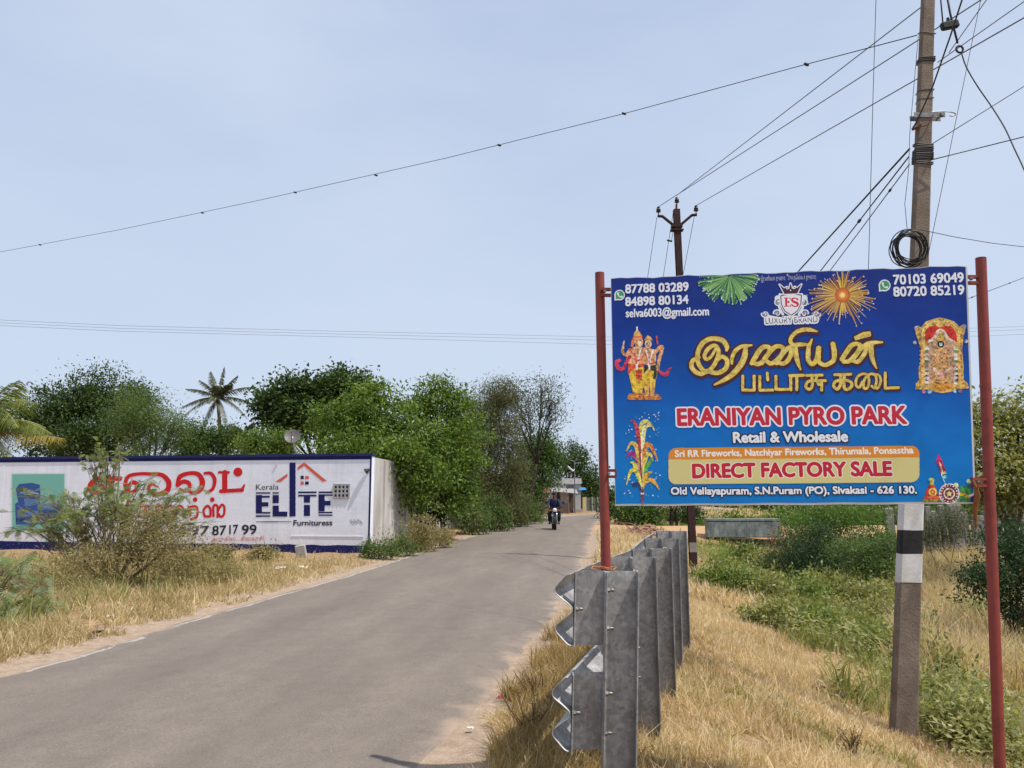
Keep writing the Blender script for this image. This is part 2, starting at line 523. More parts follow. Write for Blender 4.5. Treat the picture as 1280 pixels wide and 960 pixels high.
# dust blown in from the shoulders
dl = mth(nt, 'ADD', u, mth(nt, 'MULTIPLY', mth(nt, 'SUBTRACT', nS.outputs['Fac'], .5), .5))
fl = nt.nodes.new('ShaderNodeMapRange'); fl.inputs['From Min'].default_value = .02; fl.inputs['From Max'].default_value = .22; fl.inputs['To Min'].default_value = 1; fl.inputs['To Max'].default_value = 0
nt.links.new(dl, fl.inputs['Value'])
atn = nt.nodes.new('ShaderNodeAttribute'); atn.attribute_name = 'from_right'
dr = mth(nt, 'ADD', atn.outputs['Fac'], mth(nt, 'MULTIPLY', mth(nt, 'SUBTRACT', nS.outputs['Fac'], .5), 1.1))
fr = nt.nodes.new('ShaderNodeMapRange'); fr.inputs['From Min'].default_value = -.2; fr.inputs['From Max'].default_value = .22; fr.inputs['To Min'].default_value = .95; fr.inputs['To Max'].default_value = 0
nt.links.new(dr, fr.inputs['Value'])
dust = mth(nt, 'MAXIMUM', fl.outputs[0], fr.outputs[0])
c = mixc(nt, dust, c, col(172, 150, 130))
nt.links.new(c, b.inputs['Base Color'])
b.inputs['Roughness'].default_value = .88; b.inputs['Specular IOR Level'].default_value = .25
bump(nt, b, nC.outputs['Fac'], .35, .006)
road = tag(np_mesh('road', np.stack([XX, YY, ZZ], -1).reshape(-1, 3), [RF], m, smooth=True, uv=U_), kind='structure')
at_ = road.data.attributes.new('from_right', 'FLOAT', 'POINT'); at_.data.foreach_set('value', (er[:, None] - XX).astype(np.float32).ravel())
# ------------------------------------------------------------ printing and sign painting: shapes inked on a fine grid, made into flat mesh
_gl = {}
def glyphs(s):
    """outline polygons of a string in the built-in font, x from 0, baseline 0, em about 1"""
    if s in _gl: return _gl[s]
    c = bpy.data.curves.new('lettering', 'FONT'); c.body = s; c.fill_mode = 'NONE'; c.resolution_u = 5
    o = bpy.data.objects.new('lettering', c); COL.objects.link(o)
    dg = bpy.context.evaluated_depsgraph_get()
    me = bpy.data.meshes.new_from_object(o.evaluated_get(dg))
    v = np.zeros(len(me.vertices) * 3); me.vertices.foreach_get('co', v); v = v.reshape(-1, 3)[:, :2]
    e = np.zeros(len(me.edges) * 2, np.int32); me.edges.foreach_get('vertices', e); e = e.reshape(-1, 2)
    # closing edges are stored low-high: give every edge the direction of its loop
    segs = []
    seen = {}
    for a, b in e: seen.setdefault(a, []).append(b); seen.setdefault(b, []).append(a)
    done = set()
    for st in range(len(v)):
        if st in done or st not in seen: continue
        lp = [st]; done.add(st); cur = st
        nxt = st + 1 if (st + 1) in seen.get(st, []) else seen[st][0]
        while nxt not in done:
            lp.append(nxt); done.add(nxt)
            c2 = [q for q in seen[nxt] if q not in done]
            if not c2: break
            nxt = c2[0]
        segs.append(v[lp])
    bpy.data.objects.remove(o); bpy.data.curves.remove(c); bpy.data.meshes.remove(me)
    _gl[s] = segs
    return segs

class Sheet:
    """a flat face in space with its own (u,v) metres; photo pixels are carried onto it along their rays"""
    def __init__(s, O, ux, uy, w, h, res):
        s.O, s.ux, s.uy = Vector(O), Vector(ux).normalized(), Vector(uy).normalized()
        s.n = s.ux.cross(s.uy)
        s.w, s.h, s.res = w, h, res
        s.W, s.H = int(w / res) + 1, int(h / res) + 1
    def px(s, x, y):
        d = ray(x, y); e = Vector((0, 0, EYE))
        t = (s.O - e).dot(s.n) / d.dot(s.n)
        q = e + d * t - s.O
        return np.array((q.dot(s.ux), q.dot(s.uy)))
    def world(s, u, v, lift=0):
        return s.O + s.ux * u + s.uy * v + s.n * lift
    def layer(s): return Ink(s)

class Ink:
    def __init__(s, sh):
        s.sh = sh; s.a = np.zeros((sh.H, sh.W), np.int16); s.pal = []
        s.pad = 0
    def colour(s, c):
        if c not in s.pal: s.pal.append(c)
        return s.pal.index(c) + 1
    def put(s, mask, c, x0=0, y0=0):
        k = s.colour(c)
        h, w = mask.shape
        X0, Y0 = max(x0, 0), max(y0, 0); X1, Y1 = min(x0 + w, s.sh.W), min(y0 + h, s.sh.H)
        if X1 <= X0 or Y1 <= Y0: return
        s.a[Y0:Y1, X0:X1][mask[Y0 - y0:Y1 - y0, X0 - x0:X1 - x0]] = k
    def poly_mask(s, polys, grow=0):
        """nonzero winding fill of polygons given in (u,v) metres"""
        P = [np.asarray(p) / s.sh.res for p in polys]
        al = np.concatenate(P)
        g = int(math.ceil(grow / s.sh.res)) + 2
        x0, y0 = np.floor(al.min(0)).astype(int) - g; x1, y1 = np.ceil(al.max(0)).astype(int) + g
        w, h = x1 - x0, y1 - y0
        acc = np.zeros((h, w + 1), np.int32)
        for p in P:
            q = np.roll(p, -1, 0)
            for (ax, ay), (bx, by) in zip(p, q):
                if ay == by: continue
                d = 1
                if ay > by: ax, ay, bx, by = bx, by, ax, ay; d = -1
                r0 = int(math.ceil(ay - .5)); r1 = int(math.ceil(by - .5))
                if r1 <= r0: continue
                rows = np.arange(r0, r1)
                xs = ax + (rows + .5 - ay) * (bx - ax) / (by - ay)
                ci = np.clip(np.ceil(xs - .5).astype(int) - x0, 0, w)
                np.add.at(acc, (rows - y0, ci), d)
        m = np.cumsum(acc, 1)[:, :w] != 0
        if grow > 0: m = s.dilate(m, grow / s.sh.res)
        return m, x0, y0
    @staticmethod
    def dilate(m, r):
        out = m.copy(); R_ = int(math.ceil(r))
        H, W = m.shape
        for dy in range(-R_, R_ + 1):
            k = r * r - dy * dy
            if k < 0: continue
            q = int(math.sqrt(k))
            # horizontal run of +-q at once
            cs = np.cumsum(np.pad(m, ((0, 0), (q + 1, q))).astype(np.int32), 1)
            run = (cs[:, 2 * q + 1:] - cs[:, :-(2 * q + 1)]) > 0
            if dy >= 0: out[dy:] |= run[:H - dy]
            else: out[:dy] |= run[-dy:]
        return out
    def poly(s, pts, c, grow=0):
        s.put(*_sw(s.poly_mask([pts], grow), c))
    def ppoly(s, pix, c, grow=0):
        s.poly([s.sh.px(*p) for p in pix], c, grow)
    def stroke_mask(s, pts, rad):
        """round brush along (u,v) points; rad scalar or per point, metres"""
        pts = np.asarray(pts, float) / s.sh.res
        rad = (np.full(len(pts), rad) if np.isscalar(rad) else np.asarray(rad, float)) / s.sh.res
        seg = np.r_[0, np.cumsum(np.hypot(*np.diff(pts, axis=0).T))]
        n = max(2, int(seg[-1] / max(.6, rad.min() * .35)) + 1)
        t = np.linspace(0, seg[-1], n)
        X = np.interp(t, seg, pts[:, 0]); Y = np.interp(t, seg, pts[:, 1]); RR = np.interp(t, seg, rad)
        g = rad.max() + 2
        x0, y0 = int(X.min() - g), int(Y.min() - g); x1, y1 = int(X.max() + g) + 1, int(Y.max() + g) + 1
        m = np.zeros((y1 - y0, x1 - x0), bool)
        for cx, cy, r in zip(X, Y, RR):
            a0, a1 = max(int(cx - r - 1) - x0, 0), int(cx + r + 2) - x0
            b0, b1 = max(int(cy - r - 1) - y0, 0), int(cy + r + 2) - y0
            yy, xx = np.ogrid[b0:b1, a0:a1]
            sub = m[b0:b1, a0:a1]
            sub |= (((xx + x0 + .5 - cx) ** 2 + (yy + y0 + .5 - cy) ** 2) <= r * r)[:sub.shape[0], :sub.shape[1]]
        return m, x0, y0
    def stroke(s, pts, rad, c):
        s.put(*_sw(s.stroke_mask(pts, rad), c))
    def pstroke(s, pix, rpx, c, smooth=0):
        """stroke in photo pixels, radius in photo pixels"""
        pix = np.asarray(pix, float)
        if smooth: pix = spline(pix, smooth)
        pts = [s.sh.px(*p) for p in pix]
        k = np.linalg.norm(s.sh.px(pix[0][0] + 1, pix[0][1]) - s.sh.px(*pix[0]))
        r = rpx * k if np.isscalar(rpx) else np.interp(np.linspace(0, 1, len(pix)), np.linspace(0, 1, len(rpx)), rpx) * k
        s.stroke(pts, r, c)
    def pdisc(s, x, y, r, c, ry=None):
        ry = ry or r
        s.ppoly([(x + r * math.cos(t), y + ry * math.sin(t)) for t in np.linspace(0, 2 * math.pi, 28, endpoint=False)], c)
    def text_polys(s, txt, L, Rr, cap, ref='H', slant=0):
        """fit a string between two baseline pixels, capitals 'cap' pixels tall"""
        g = glyphs(txt)
        al = np.concatenate(g)
        a, b = s.sh.px(*L), s.sh.px(*Rr)
        ex = b - a
        ey = np.array((-ex[1], ex[0])) / np.linalg.norm(ex)
        hgt = abs((s.sh.px(L[0], L[1] - cap) - a) @ ey)
        rf = np.concatenate(glyphs(ref))[:, 1].max()
        x0, w = al[:, 0].min(), np.ptp(al[:, 0])
        return [a + ((p[:, :1] - x0) / w) * ex + (p[:, 1:] / rf * hgt) * ey + slant * (p[:, 1:] / rf * hgt) * ex / np.linalg.norm(ex) for p in g]
    def text(s, txt, L, Rr, cap, c, bold=.001, outline=None, ref='H', slant=0, drop=None):
        P = s.text_polys(txt, L, Rr, cap, ref, slant)
        if drop:
            dx, dy, dc, gr = drop
            s.put(*_sw(s.poly_mask([p + np.array((dx, dy)) for p in P], bold + gr), dc))
        if outline:
            s.put(*_sw(s.poly_mask(P, bold + outline[0]), outline[1]))
        s.put(*_sw(s.poly_mask(P, bold), c))
    def mottle(s, amp=.16, sc=.012, seed=1):
        """the uneven tone of a cheap photo print: every ink in three shades"""
        yy, xx = np.mgrid[0:s.sh.H, 0:s.sh.W] * (s.sh.res / sc)
        n = vnoise(xx, yy, seed) + .7 * vnoise(xx * 2.3, yy * 2.3, seed + 1)
        base = s.a.copy()
        for k, c in enumerate(list(s.pal)):
            for lo, hi, f in ((-9, -.45, 1 - amp * 1.4), (.5, 9, 1 + amp)):
                q = tuple(int(min(245, v * f)) for v in c)
                m_ = (base == k + 1) & (n > lo) & (n < hi)
                if m_.any(): s.a[m_] = s.colour(q)
    def build(s, name, parent, lift, rough=.45, spec=.3):
        a = s.a
        rects = []
        active = {}
        for y in range(a.shape[0]):
            row = a[y]
            if not row.any():
                for k, v in active.items(): rects.append((*k, v, y))
                active = {}
                continue
            ch = np.flatnonzero(np.diff(row)) + 1
            st = np.r_[0, ch]; en = np.r_[ch, len(row)]
            new = {}
            for x0, x1 in zip(st.tolist(), en.tolist()):
                k = int(row[x0])
                if k == 0: continue
                key = (x0, x1, k)
                new[key] = active.pop(key, y)
            for k, v in active.items(): rects.append((*k, v, y))
            active = new
        for k, v in active.items(): rects.append((*k, v, a.shape[0]))
        Rc = np.array(rects, float)
        sh = s.sh
        u0, u1, v0, v1 = Rc[:, 0] * sh.res, Rc[:, 1] * sh.res, Rc[:, 3] * sh.res, Rc[:, 4] * sh.res
        O = np.array(sh.O + sh.n * lift); ux, uy = np.array(sh.ux), np.array(sh.uy)
        V = np.stack([O + u[:, None] * ux + v[:, None] * uy for u, v in ((u0, v0), (u1, v0), (u1, v1), (u0, v1))], 1).reshape(-1, 3)
        F = np.arange(len(V)).reshape(-1, 4)
        mats = [print_mat(c, rough, spec) for c in s.pal]
        o = np_mesh(name, V, [F], mats, parent)
        o.data.polygons.foreach_set('material_index', Rc[:, 2].astype(np.int32) - 1)
        return o
def _sw(mk, c): return mk[0], c, mk[1], mk[2]
def spline(p, k=6):
    """Catmull-Rom through points"""
    p = np.asarray(p, float)
    q = np.vstack([2 * p[0] - p[1], p, 2 * p[-1] - p[-2]])
    out = []
    for i in range(1, len(q) - 2):
        for t in np.linspace(0, 1, k, endpoint=False):
            a, b, c, d = q[i - 1], q[i], q[i + 1], q[i + 2]
            out.append(.5 * (2 * b + (c - a) * t + (2 * a - 5 * b + 4 * c - d) * t * t + (3 * b - 3 * c + d - a) * t ** 3))
    out.append(p[-1])
    return np.array(out)
_pm = {}
INK = 1.14
def print_mat(c, rough=.45, spec=.3):
    k = (c, rough)
    if k not in _pm:
        m = plain('ink', col(*c, INK), rough, 0, spec)
        _pm[k] = m
    return _pm[k]

# ------------------------------------------------------------ metals and paints
def galv(name, k=1.0):
    """galvanised steel: flakes of zinc spangle, dirt streaks"""
    m, nt, b = new_mat(name)
    v = obj_vec(nt)
    w = mixc(nt, .03, v, noise(nt, 30, 3, .6, v).outputs['Color'], 'ADD')
    vo = nt.nodes.new('ShaderNodeTexVoronoi'); vo.inputs['Scale'].default_value = 55; vo.inputs['Randomness'].default_value = 1.0; nt.links.new(w, vo.inputs['Vector'])
    sp = nt.nodes.new('ShaderNodeSeparateXYZ'); nt.links.new(vo.outputs['Color'], sp.inputs[0])
    n = noise(nt, 5, 6, .65, v)
    f = mth(nt, 'ADD', mth(nt, 'MULTIPLY', sp.outputs[0], .22), mth(nt, 'MULTIPLY', n.outputs['Fac'], .84))
    r_ = ramp(nt, [(.2, col(88, 87, 87, k)), (.45, col(118, 117, 117, k)), (.65, col(142, 141, 141, k)), (.92, col(182, 181, 181, k))])
    nt.links.new(f, r_.inputs[0])
    st = obj_vec(nt, (9, 9, .8)); ns = noise(nt, 2.0, 6, .7, st)
    rs = ramp(nt, [(.54, (0, 0, 0)), (.72, (.6, .6, .6))]); nt.links.new(ns.outputs['Fac'], rs.inputs[0])
    nt.links.new(mixc(nt, rs.outputs[0], r_.outputs[0], col(120, 100, 82)), b.inputs['Base Color'])
    b.inputs['Metallic'].default_value = .45
    rr = ramp(nt, [(.2, (.42, .42, .42)), (.9, (.68, .68, .68))]); nt.links.new(f, rr.inputs[0]); nt.links.new(rr.outputs[0], b.inputs['Roughness'])
    bump(nt, b, f, .08, .003)
    return m
GALV = galv('galvanised_steel', 1.5)
GALV_LIT = galv('galvanised_steel_lit', 2.0)  # same steel made lighter: sunlight on the beams put into the colour
def red_oxide(name):
    m, nt, b = new_mat(name)
    v = obj_vec(nt)
    n = noise(nt, 7, 6, .65, v); n2 = noise(nt, 60, 4, .7, v)
    r_ = ramp(nt, [(.25, col(104, 46, 42)), (.5, col(140, 62, 54)), (.65, col(124, 58, 50)), (.8, col(142, 84, 70))])
    nt.links.new(n.outputs['Fac'], r_.inputs[0])
    r2 = ramp(nt, [(.68, (0, 0, 0)), (.76, (1, 1, 1))]); nt.links.new(n2.outputs['Fac'], r2.inputs[0])
    nt.links.new(mixc(nt, mth(nt, 'MULTIPLY', r2.outputs[0], .6), r_.outputs[0], col(92, 58, 46)), b.inputs['Base Color'])
    b.inputs['Roughness'].default_value = .55; b.inputs['Specular IOR Level'].default_value = .35
    bump(nt, b, n2.outputs['Fac'], .12, .003)
    return m
REDOX = red_oxide('red_oxide_paint')
STEEL = rough_mat('dull_steel', col(150, 148, 145), col(110, 104, 98), 20, .45, .8)
RUST = rough_mat('rusted_steel', col(104, 62, 44), col(66, 40, 34), 14, .85, .1, .25)
BLACKPL = rough_mat('black_plastic', col(38, 37, 38), col(28, 27, 28), 20, .5, 0, .05)

# ------------------------------------------------------------ the signboard on two red posts
Q00 = at(769, 632.5, 4.0); Q10 = at(1220, 629.5, 3.80); Q01t = at(763, 348, 3.96)
ux = (Q10 - Q00).normalized()
uy0 = Q01t - Q00
nn = ux.cross(uy0).normalized()
uy = nn.cross(ux).normalized()
board = Sheet(Q00 - ux * .05 - uy * .02, ux, uy, 2.02, 1.34, .0016)
c00, c10, c11, c01 = [board.px(*p) for p in ((769, 632.5), (1220, 629.5), (1209, 332), (763.3, 348))]
root_sign = empty('signboard', (Q00.x, Q00.y, gz(Q00.x, Q00.y)), 'blue printed fireworks shop signboard held between two red steel posts', 'signboard')

def lerp2(a, b, t): return a + (b - a) * t
# sheet metal panel: white backed banner stretched on a frame, edges a little wavy
panel = MB()
nseg = 40
top = [lerp2(c01, c11, i / nseg) for i in range(nseg + 1)]
bot = [lerp2(c00, c10, i / nseg) for i in range(nseg + 1)]
tw = [t + np.array((0, .0025 * math.sin(i * .9) + .002 * math.sin(i * 2.3))) for i, t in enumerate(top)]
bw = [t + np.array((0, .0012 * math.sin(i * .8))) for i, t in enumerate(bot)]
fr_, bk_ = 0.0, -.012
Vp = [board.world(*p, fr_) for p in bw] + [board.world(*p, fr_) for p in tw] + [board.world(*p, bk_) for p in bw] + [board.world(*p, bk_) for p in tw]
N = nseg + 1
Fp = []
for i in range(nseg):
    Fp += [(i, i + 1, N + i + 1, N + i), (2 * N + i + 1, 2 * N + i, 3 * N + i, 3 * N + i + 1), (N + i, N + i + 1, 3 * N + i + 1, 3 * N + i), (i + 1, i, 2 * N + i, 2 * N + i + 1)]
Fp += [(0, N, 3 * N, 2 * N), (N - 1, 2 * N - 1 + N, 4 * N - 1, 2 * N - 1)]
panel.add(Vp, Fp)
WHITEFLEX = rough_mat('white_flex', col(222, 222, 224, .95), col(200, 198, 194, .95), 9, .5, 0, .03)
pan = panel.build('panel', WHITEFLEX, root_sign)
# printed blue ground, dark at the top and lighter below, as it was printed
m, nt, b = new_mat('blue_print')
tc = nt.nodes.new('ShaderNodeTexCoord'); sp = nt.nodes.new('ShaderNodeSeparateXYZ'); nt.links.new(tc.outputs['UV'], sp.inputs[0])
gb = ramp(nt, [(0, col(0, 126, 204)), (.3, col(0, 112, 198)), (.52, col(0, 84, 176)), (.75, col(2, 56, 152)), (1, col(18, 46, 132))])
nt.links.new(sp.outputs[1], gb.inputs[0])
nz = noise(nt, 3, 5, .6, tc.outputs['Object'])
rz_ = ramp(nt, [(.3, (.9, .9, .9)), (.7, (1.06, 1.06, 1.06))]); nt.links.new(nz.outputs['Fac'], rz_.inputs[0])
nt.links.new(mixc(nt, 1.0, gb.outputs[0], rz_.outputs[0], 'MULTIPLY'), b.inputs['Base Color'])
b.inputs['Roughness'].default_value = .42; b.inputs['Specular IOR Level'].default_value = .3
nb = noise(nt, 2.2, 3, .5, tc.outputs['Object']); bump(nt, b, nb.outputs['Fac'], .3, .06)
ins = np.array((.004, .011))
gv = []; guv = []
for j in range(2):
    for i in range(nseg + 1):
        t = i / nseg
        p = (tw if j else bw)[i].copy()
        p[0] += .003 * (1 - 2 * t)
        p[1] += (-.003 if j else .010)
        if i == nseg: p[0] -= .006
        gv.append(board.world(*p, .0012)); guv.append((t, j))
gf = np.array([(i, i + 1, N + i + 1, N + i) for i in range(nseg)])
bluesheet = np_mesh('printed_sheet', np.array([tuple(p) for p in gv]), [gf], m, pan, uv=np.array(guv))

WHT = (226, 228, 236); DK = (18, 22, 48); MAR = (74, 34, 44); GOLD = (214, 191, 98); GOLD2 = (226, 200, 62); RED = (196, 30, 52)
LIFT = .0026
# phone numbers and address lines
I = board.layer()
I.text('87788 03289', (782, 366.5), (860.5, 363.5), 10.4, WHT, .0027)
I.text('84898 80134', (782, 382.5), (860.5, 379.5), 10.4, WHT, .0027)
I.text('70103 69049', (1117, 355.5), (1204.5, 352.5), 11.4, WHT, .003)
I.text('80720 85219', (1117, 370.5), (1205, 368), 11.4, WHT, .003)
I.build('phone_number', pan, LIFT)
I = board.layer(); I.text('selva6003@gmail.com', (782.5, 396.5), (886, 394), 10, WHT, .0016)
I.build('email_address', pan, LIFT)
# round green call marks with a white receiver in a speech bubble
for cx, cy, r in ((774.5, 369, 6.6), (1105.5, 357, 7.4)):
    I = board.layer()
    I.pdisc(cx, cy, r, WHT)
    I.ppoly([(cx - r * .95, cy + r * 1.05), (cx - r * .98, cy + r * .1), (cx - r * .1, cy + r * .9)], WHT)
    I.pdisc(cx + .2, cy - .2, r * .8, (70, 150, 100))
    I.ppoly([(cx - r * .75, cy + r * .8), (cx - r * .75, cy + r * .2), (cx - r * .2, cy + r * .7)], (70, 150, 100))
    I.pstroke([(cx - r * .32, cy - r * .4), (cx - r * .22, cy + r * .05), (cx + r * .1, cy + r * .32), (cx + r * .45, cy + r * .33)], [r * .16, r * .1, r * .1, r * .16], WHT, 5)
    I.pdisc(cx - r * .3, cy - r * .33, r * .19, WHT); I.pdisc(cx + r * .4, cy + r * .3, r * .19, WHT)
    I.build('call_symbol', pan, LIFT)
# small invocation line along the top edge
I = board.layer()
I.text('இரணியன் துணை', (951, 351.3), (982, 350.2), 4.2, (170, 170, 200), .0003, ref='ய')
I.text('குலதெய்வம் துணை', (985, 350), (1020, 348.8), 4.2, (170, 170, 200), .0003, ref='ய')
I.text('உ', (983, 345.2), (987, 345), 2.6, (190, 190, 215), .0005, ref='உ')
I.build('small_lettering', pan, LIFT)
# crest: crown, shield with two letters, scrollwork
I = board.layer()
I.text('LUXURY BRAND', (957, 404.8), (1022, 402.8), 7.2, (40, 26, 52), .0011, outline=(.0075, WHT))
def scroll(cx, cy, r, turn, a0, k=1, w=.8):
    return [(cx + k * r * (1 - t * .75) * math.cos(a0 + turn * t * 5.5), cy + r * (1 - t * .75) * math.sin(a0 + turn * t * 5.5)) for t in np.linspace(0, 1, 22)]
for sg in (-1, 1):
    ax = 988.5
    X = lambda d: ax + sg * d
    for pts in (spline([(X(8), 398), (X(18), 396.5), (X(27), 395), (X(33), 391)], 6), scroll(X(32), 392.5, 4.2, sg, math.pi * (0 if sg > 0 else 1)), scroll(X(17), 391.5, 4.2, -sg, math.pi * (0 if sg > 0 else 1)), scroll(X(16), 378.5, 4.6, sg, -1.2), scroll(X(16.5), 372.5, 3.2, -sg, 1.0),
                spline([(X(15), 383), (X(13), 388), (X(10), 393)], 5), spline([(X(13.5), 368), (X(16), 374), (X(14), 381)], 5)):
        I.pstroke(pts, 1.55, WHT)
    for pts in (scroll(X(32), 392.5, 3.6, sg, math.pi * (0 if sg > 0 else 1)), scroll(X(17), 391.5, 3.4, -sg, math.pi * (0 if sg > 0 else 1)), scroll(X(16), 378.5, 3.8, sg, -1.2),
                spline([(X(9), 396.5), (X(18), 395.3), (X(27), 393.5)], 6)):
        I.pstroke(pts, .55, (70, 60, 84))
sh = [(988.6 - 12.8, 369.8), (988.6 - 7, 368.6), (988.6, 366.8), (988.6 + 7, 368.2), (988.6 + 13, 369.2), (988.6 + 12.2, 380), (988.6 + 8.2, 388.5), (988.6 + .5, 394.2), (988.6 - 7.8, 388.8), (988.6 - 12, 380.5)]
def insc(k): return [(988.7 + (x - 988.7) * k, 380 + (y - 380) * k) for x, y in sh]
I.ppoly(insc(1.17), WHT); I.ppoly(insc(1.05), (60, 48, 70)); I.ppoly(insc(.95), (232, 228, 234))
crown = [(980.5, 367.5), (974.3, 355.8), (980, 360.5), (983.5, 358.6), (986.2, 361.5), (988, 353.6), (990, 361.3), (993, 358.2), (996.2, 360), (1002, 355), (996.5, 366.8)]
I.ppoly(crown, WHT, .0052); I.ppoly(crown, (70, 36, 58)); I.pdisc(984, 360, 1.9, WHT); I.pdisc(992.6, 359.7, 1.9, WHT); I.pdisc(984, 360, .8, (70, 36, 58)); I.pdisc(992.6, 359.7, .8, (70, 36, 58)); I.pdisc(988, 363, .9, WHT)
# the two serif letters
def serif_E(x, y, w, h, c):
    I.ppoly([(x + w * .18, y), (x + w * .48, y), (x + w * .48, y - h), (x + w * .18, y - h)], c)
    for yy in (y, y - h):
        sgn = -1 if yy == y else 1
        I.ppoly([(x, yy), (x + w, yy), (x + w, yy + sgn * h * .28), (x + w * .85, yy + sgn * h * .09), (x, yy + sgn * h * .09)], c)
    I.ppoly([(x + w * .4, y - h * .47), (x + w * .78, y - h * .36), (x + w * .78, y - h * .66), (x + w * .4, y - h * .55)], c)
serif_E(979.8, 383.4, 8.4, 11.2, (198, 40, 60))
I.pstroke([(997, 374.8), (994.5, 372.9), (991, 373.2), (989.9, 375.3), (992, 377.3), (995.5, 378.7), (997.2, 380.8), (995.5, 382.9), (992, 383), (989.7, 381.2)], [1.0, .7, .9, 1.4, 1.6, 1.7, 1.4, .9, .7, 1.0], (198, 40, 60), 5)
I.build('crest', pan, LIFT)
# bursts of fireworks: streaks that start at the shell
def burst(name, cx, cy, rx, ry, n, a0, a1, inner, cols, cut=None, core=None, spark=WHT, droop=0.0, seed=1, wk=1.0):
    rr_ = random.Random(seed)
    I = board.layer()
    ym = board.px(cx, cut)[1] if cut else 1e9
    for k in range(n):
        a = a0 + (a1 - a0) * (k + rr_.random() * .8) / n
        q = rr_.uniform(.5, 1.05)
        pts = []
        for t in np.linspace(inner, q, 7):
            pts.append((cx + math.cos(a) * rx * t, cy + math.sin(a) * ry * t + droop * t * t * abs(math.cos(a)) * ry))
        c = cols[rr_.randrange(len(cols))]
        w = rr_.uniform(.35, .75) * wk
        I.pstroke(pts, [w * .5, w, w * 1.15, w * .7], c)
        if rr_.random() < .75: I.pdisc(pts[-1][0] + rr_.uniform(-1, 1), pts[-1][1] + rr_.uniform(-.5, 1.5), rr_.uniform(.5, 1.0), spark)
    if core:
        for r_, c in core: I.pdisc(cx, cy, r_, c)
    if cut:   # trimmed by the edge of the print
        rows = (np.arange(board.H) + .5) * board.res
        for j in range(board.W):
            t = (j * board.res - c01[0]) / (c11[0] - c01[0])
            lim = c01[1] + (c11[1] - c01[1]) * t - .008
            I.a[rows > lim, j] = 0
    return I.build(name, pan, LIFT)
burst('green_firework', 911, 345, 38, 36, 130, -.1, math.pi + .1, .05, [(96, 150, 84), (64, 116, 74), (140, 182, 112), (46, 92, 80), (120, 168, 96)], cut=340, core=None, spark=(206, 224, 214), droop=.0, seed=3, wk=2.0)
burst('golden_firework', 1053, 369, 44, 37, 92, 0, 2 * math.pi, .1, [(214, 170, 66), (190, 142, 70), (226, 196, 96), (150, 96, 62), (120, 80, 70), (206, 160, 90)], cut=340, core=((9.5, (190, 98, 50)), (7.2, (212, 120, 50)), (4.4, (232, 170, 80)), (2.6, (246, 226, 160))), spark=(212, 196, 196), droop=.12, seed=5)
# fountain of coloured jets
I = board.layer()
rr_ = random.Random(9)
for k in range(110):
    I.pdisc(rr_.uniform(780, 825), rr_.uniform(515, 622) , rr_.uniform(.4, .95), rr_.choice([(130, 200, 216), (190, 220, 228), (90, 176, 190), (236, 240, 240)]))
def jet(pts, w, c): I.pstroke(pts, w, c, 7)
B0 = (802.5, 616)
for pts, c in (([B0, (800, 570), (801, 535), (806, 527), (813, 530), (818, 538)], (214, 204, 110)), ([B0, (803, 575), (804, 545), (808, 533), (816, 533)], (226, 222, 150)),
               ([B0, (803, 580), (807, 558), (812, 556), (818, 566), (822, 576)], (222, 140, 56)), ([B0, (803, 590), (808, 570), (813, 568), (816, 576)], (216, 190, 84)),
               ([B0, (804, 592), (812, 578), (815, 572)], (96, 160, 66)), ([B0, (801, 595), (796, 572), (788, 566), (783, 572)], (168, 46, 120)),
               ([B0, (800, 590), (796, 560), (789, 554), (783, 564)], (206, 176, 80)), ([B0, (800, 565), (797, 540), (793, 528), (788, 526)], (176, 66, 84)),
               ([B0, (800, 600), (794, 588), (788, 590), (783, 606)], (220, 206, 66)), ([B0, (799, 598), (793, 580), (788, 578)], (200, 206, 84)),
               ([B0, (806, 604), (813, 600), (819, 604), (824, 612)], (216, 160, 70)), ([B0, (798, 606), (793, 606), (790, 604)], (50, 60, 110)), ([B0, (805, 600), (810, 592), (815, 590)], (214, 168, 60))):
    jet(pts, [.5, 1.5, 2.6, 2.6, 1.6, .5], c)
for pts, c in (([B0, (802, 560), (804, 535), (810, 530)], (246, 240, 190)), ([(803, 612), (801, 580), (798, 560)], (90, 70, 90)), ([(803, 610), (805, 580), (809, 562)], (240, 200, 120)), ([(802, 600), (795, 575), (789, 570)], (210, 80, 150)), ([(802, 605), (797, 590), (791, 588)], (246, 226, 110))):
    jet(pts, [.3, .7, .6, .3], c)
I.ppoly([(800.5, 612), (805.5, 612), (804.5, 630.3), (801, 630.3)], (120, 84, 110)); I.ppoly([(800.5, 616), (805.3, 616), (805.1, 618), (800.6, 618)], (206, 190, 190))
I.mottle(.2, .010, 5); I.build('fountain_firework', pan, LIFT)
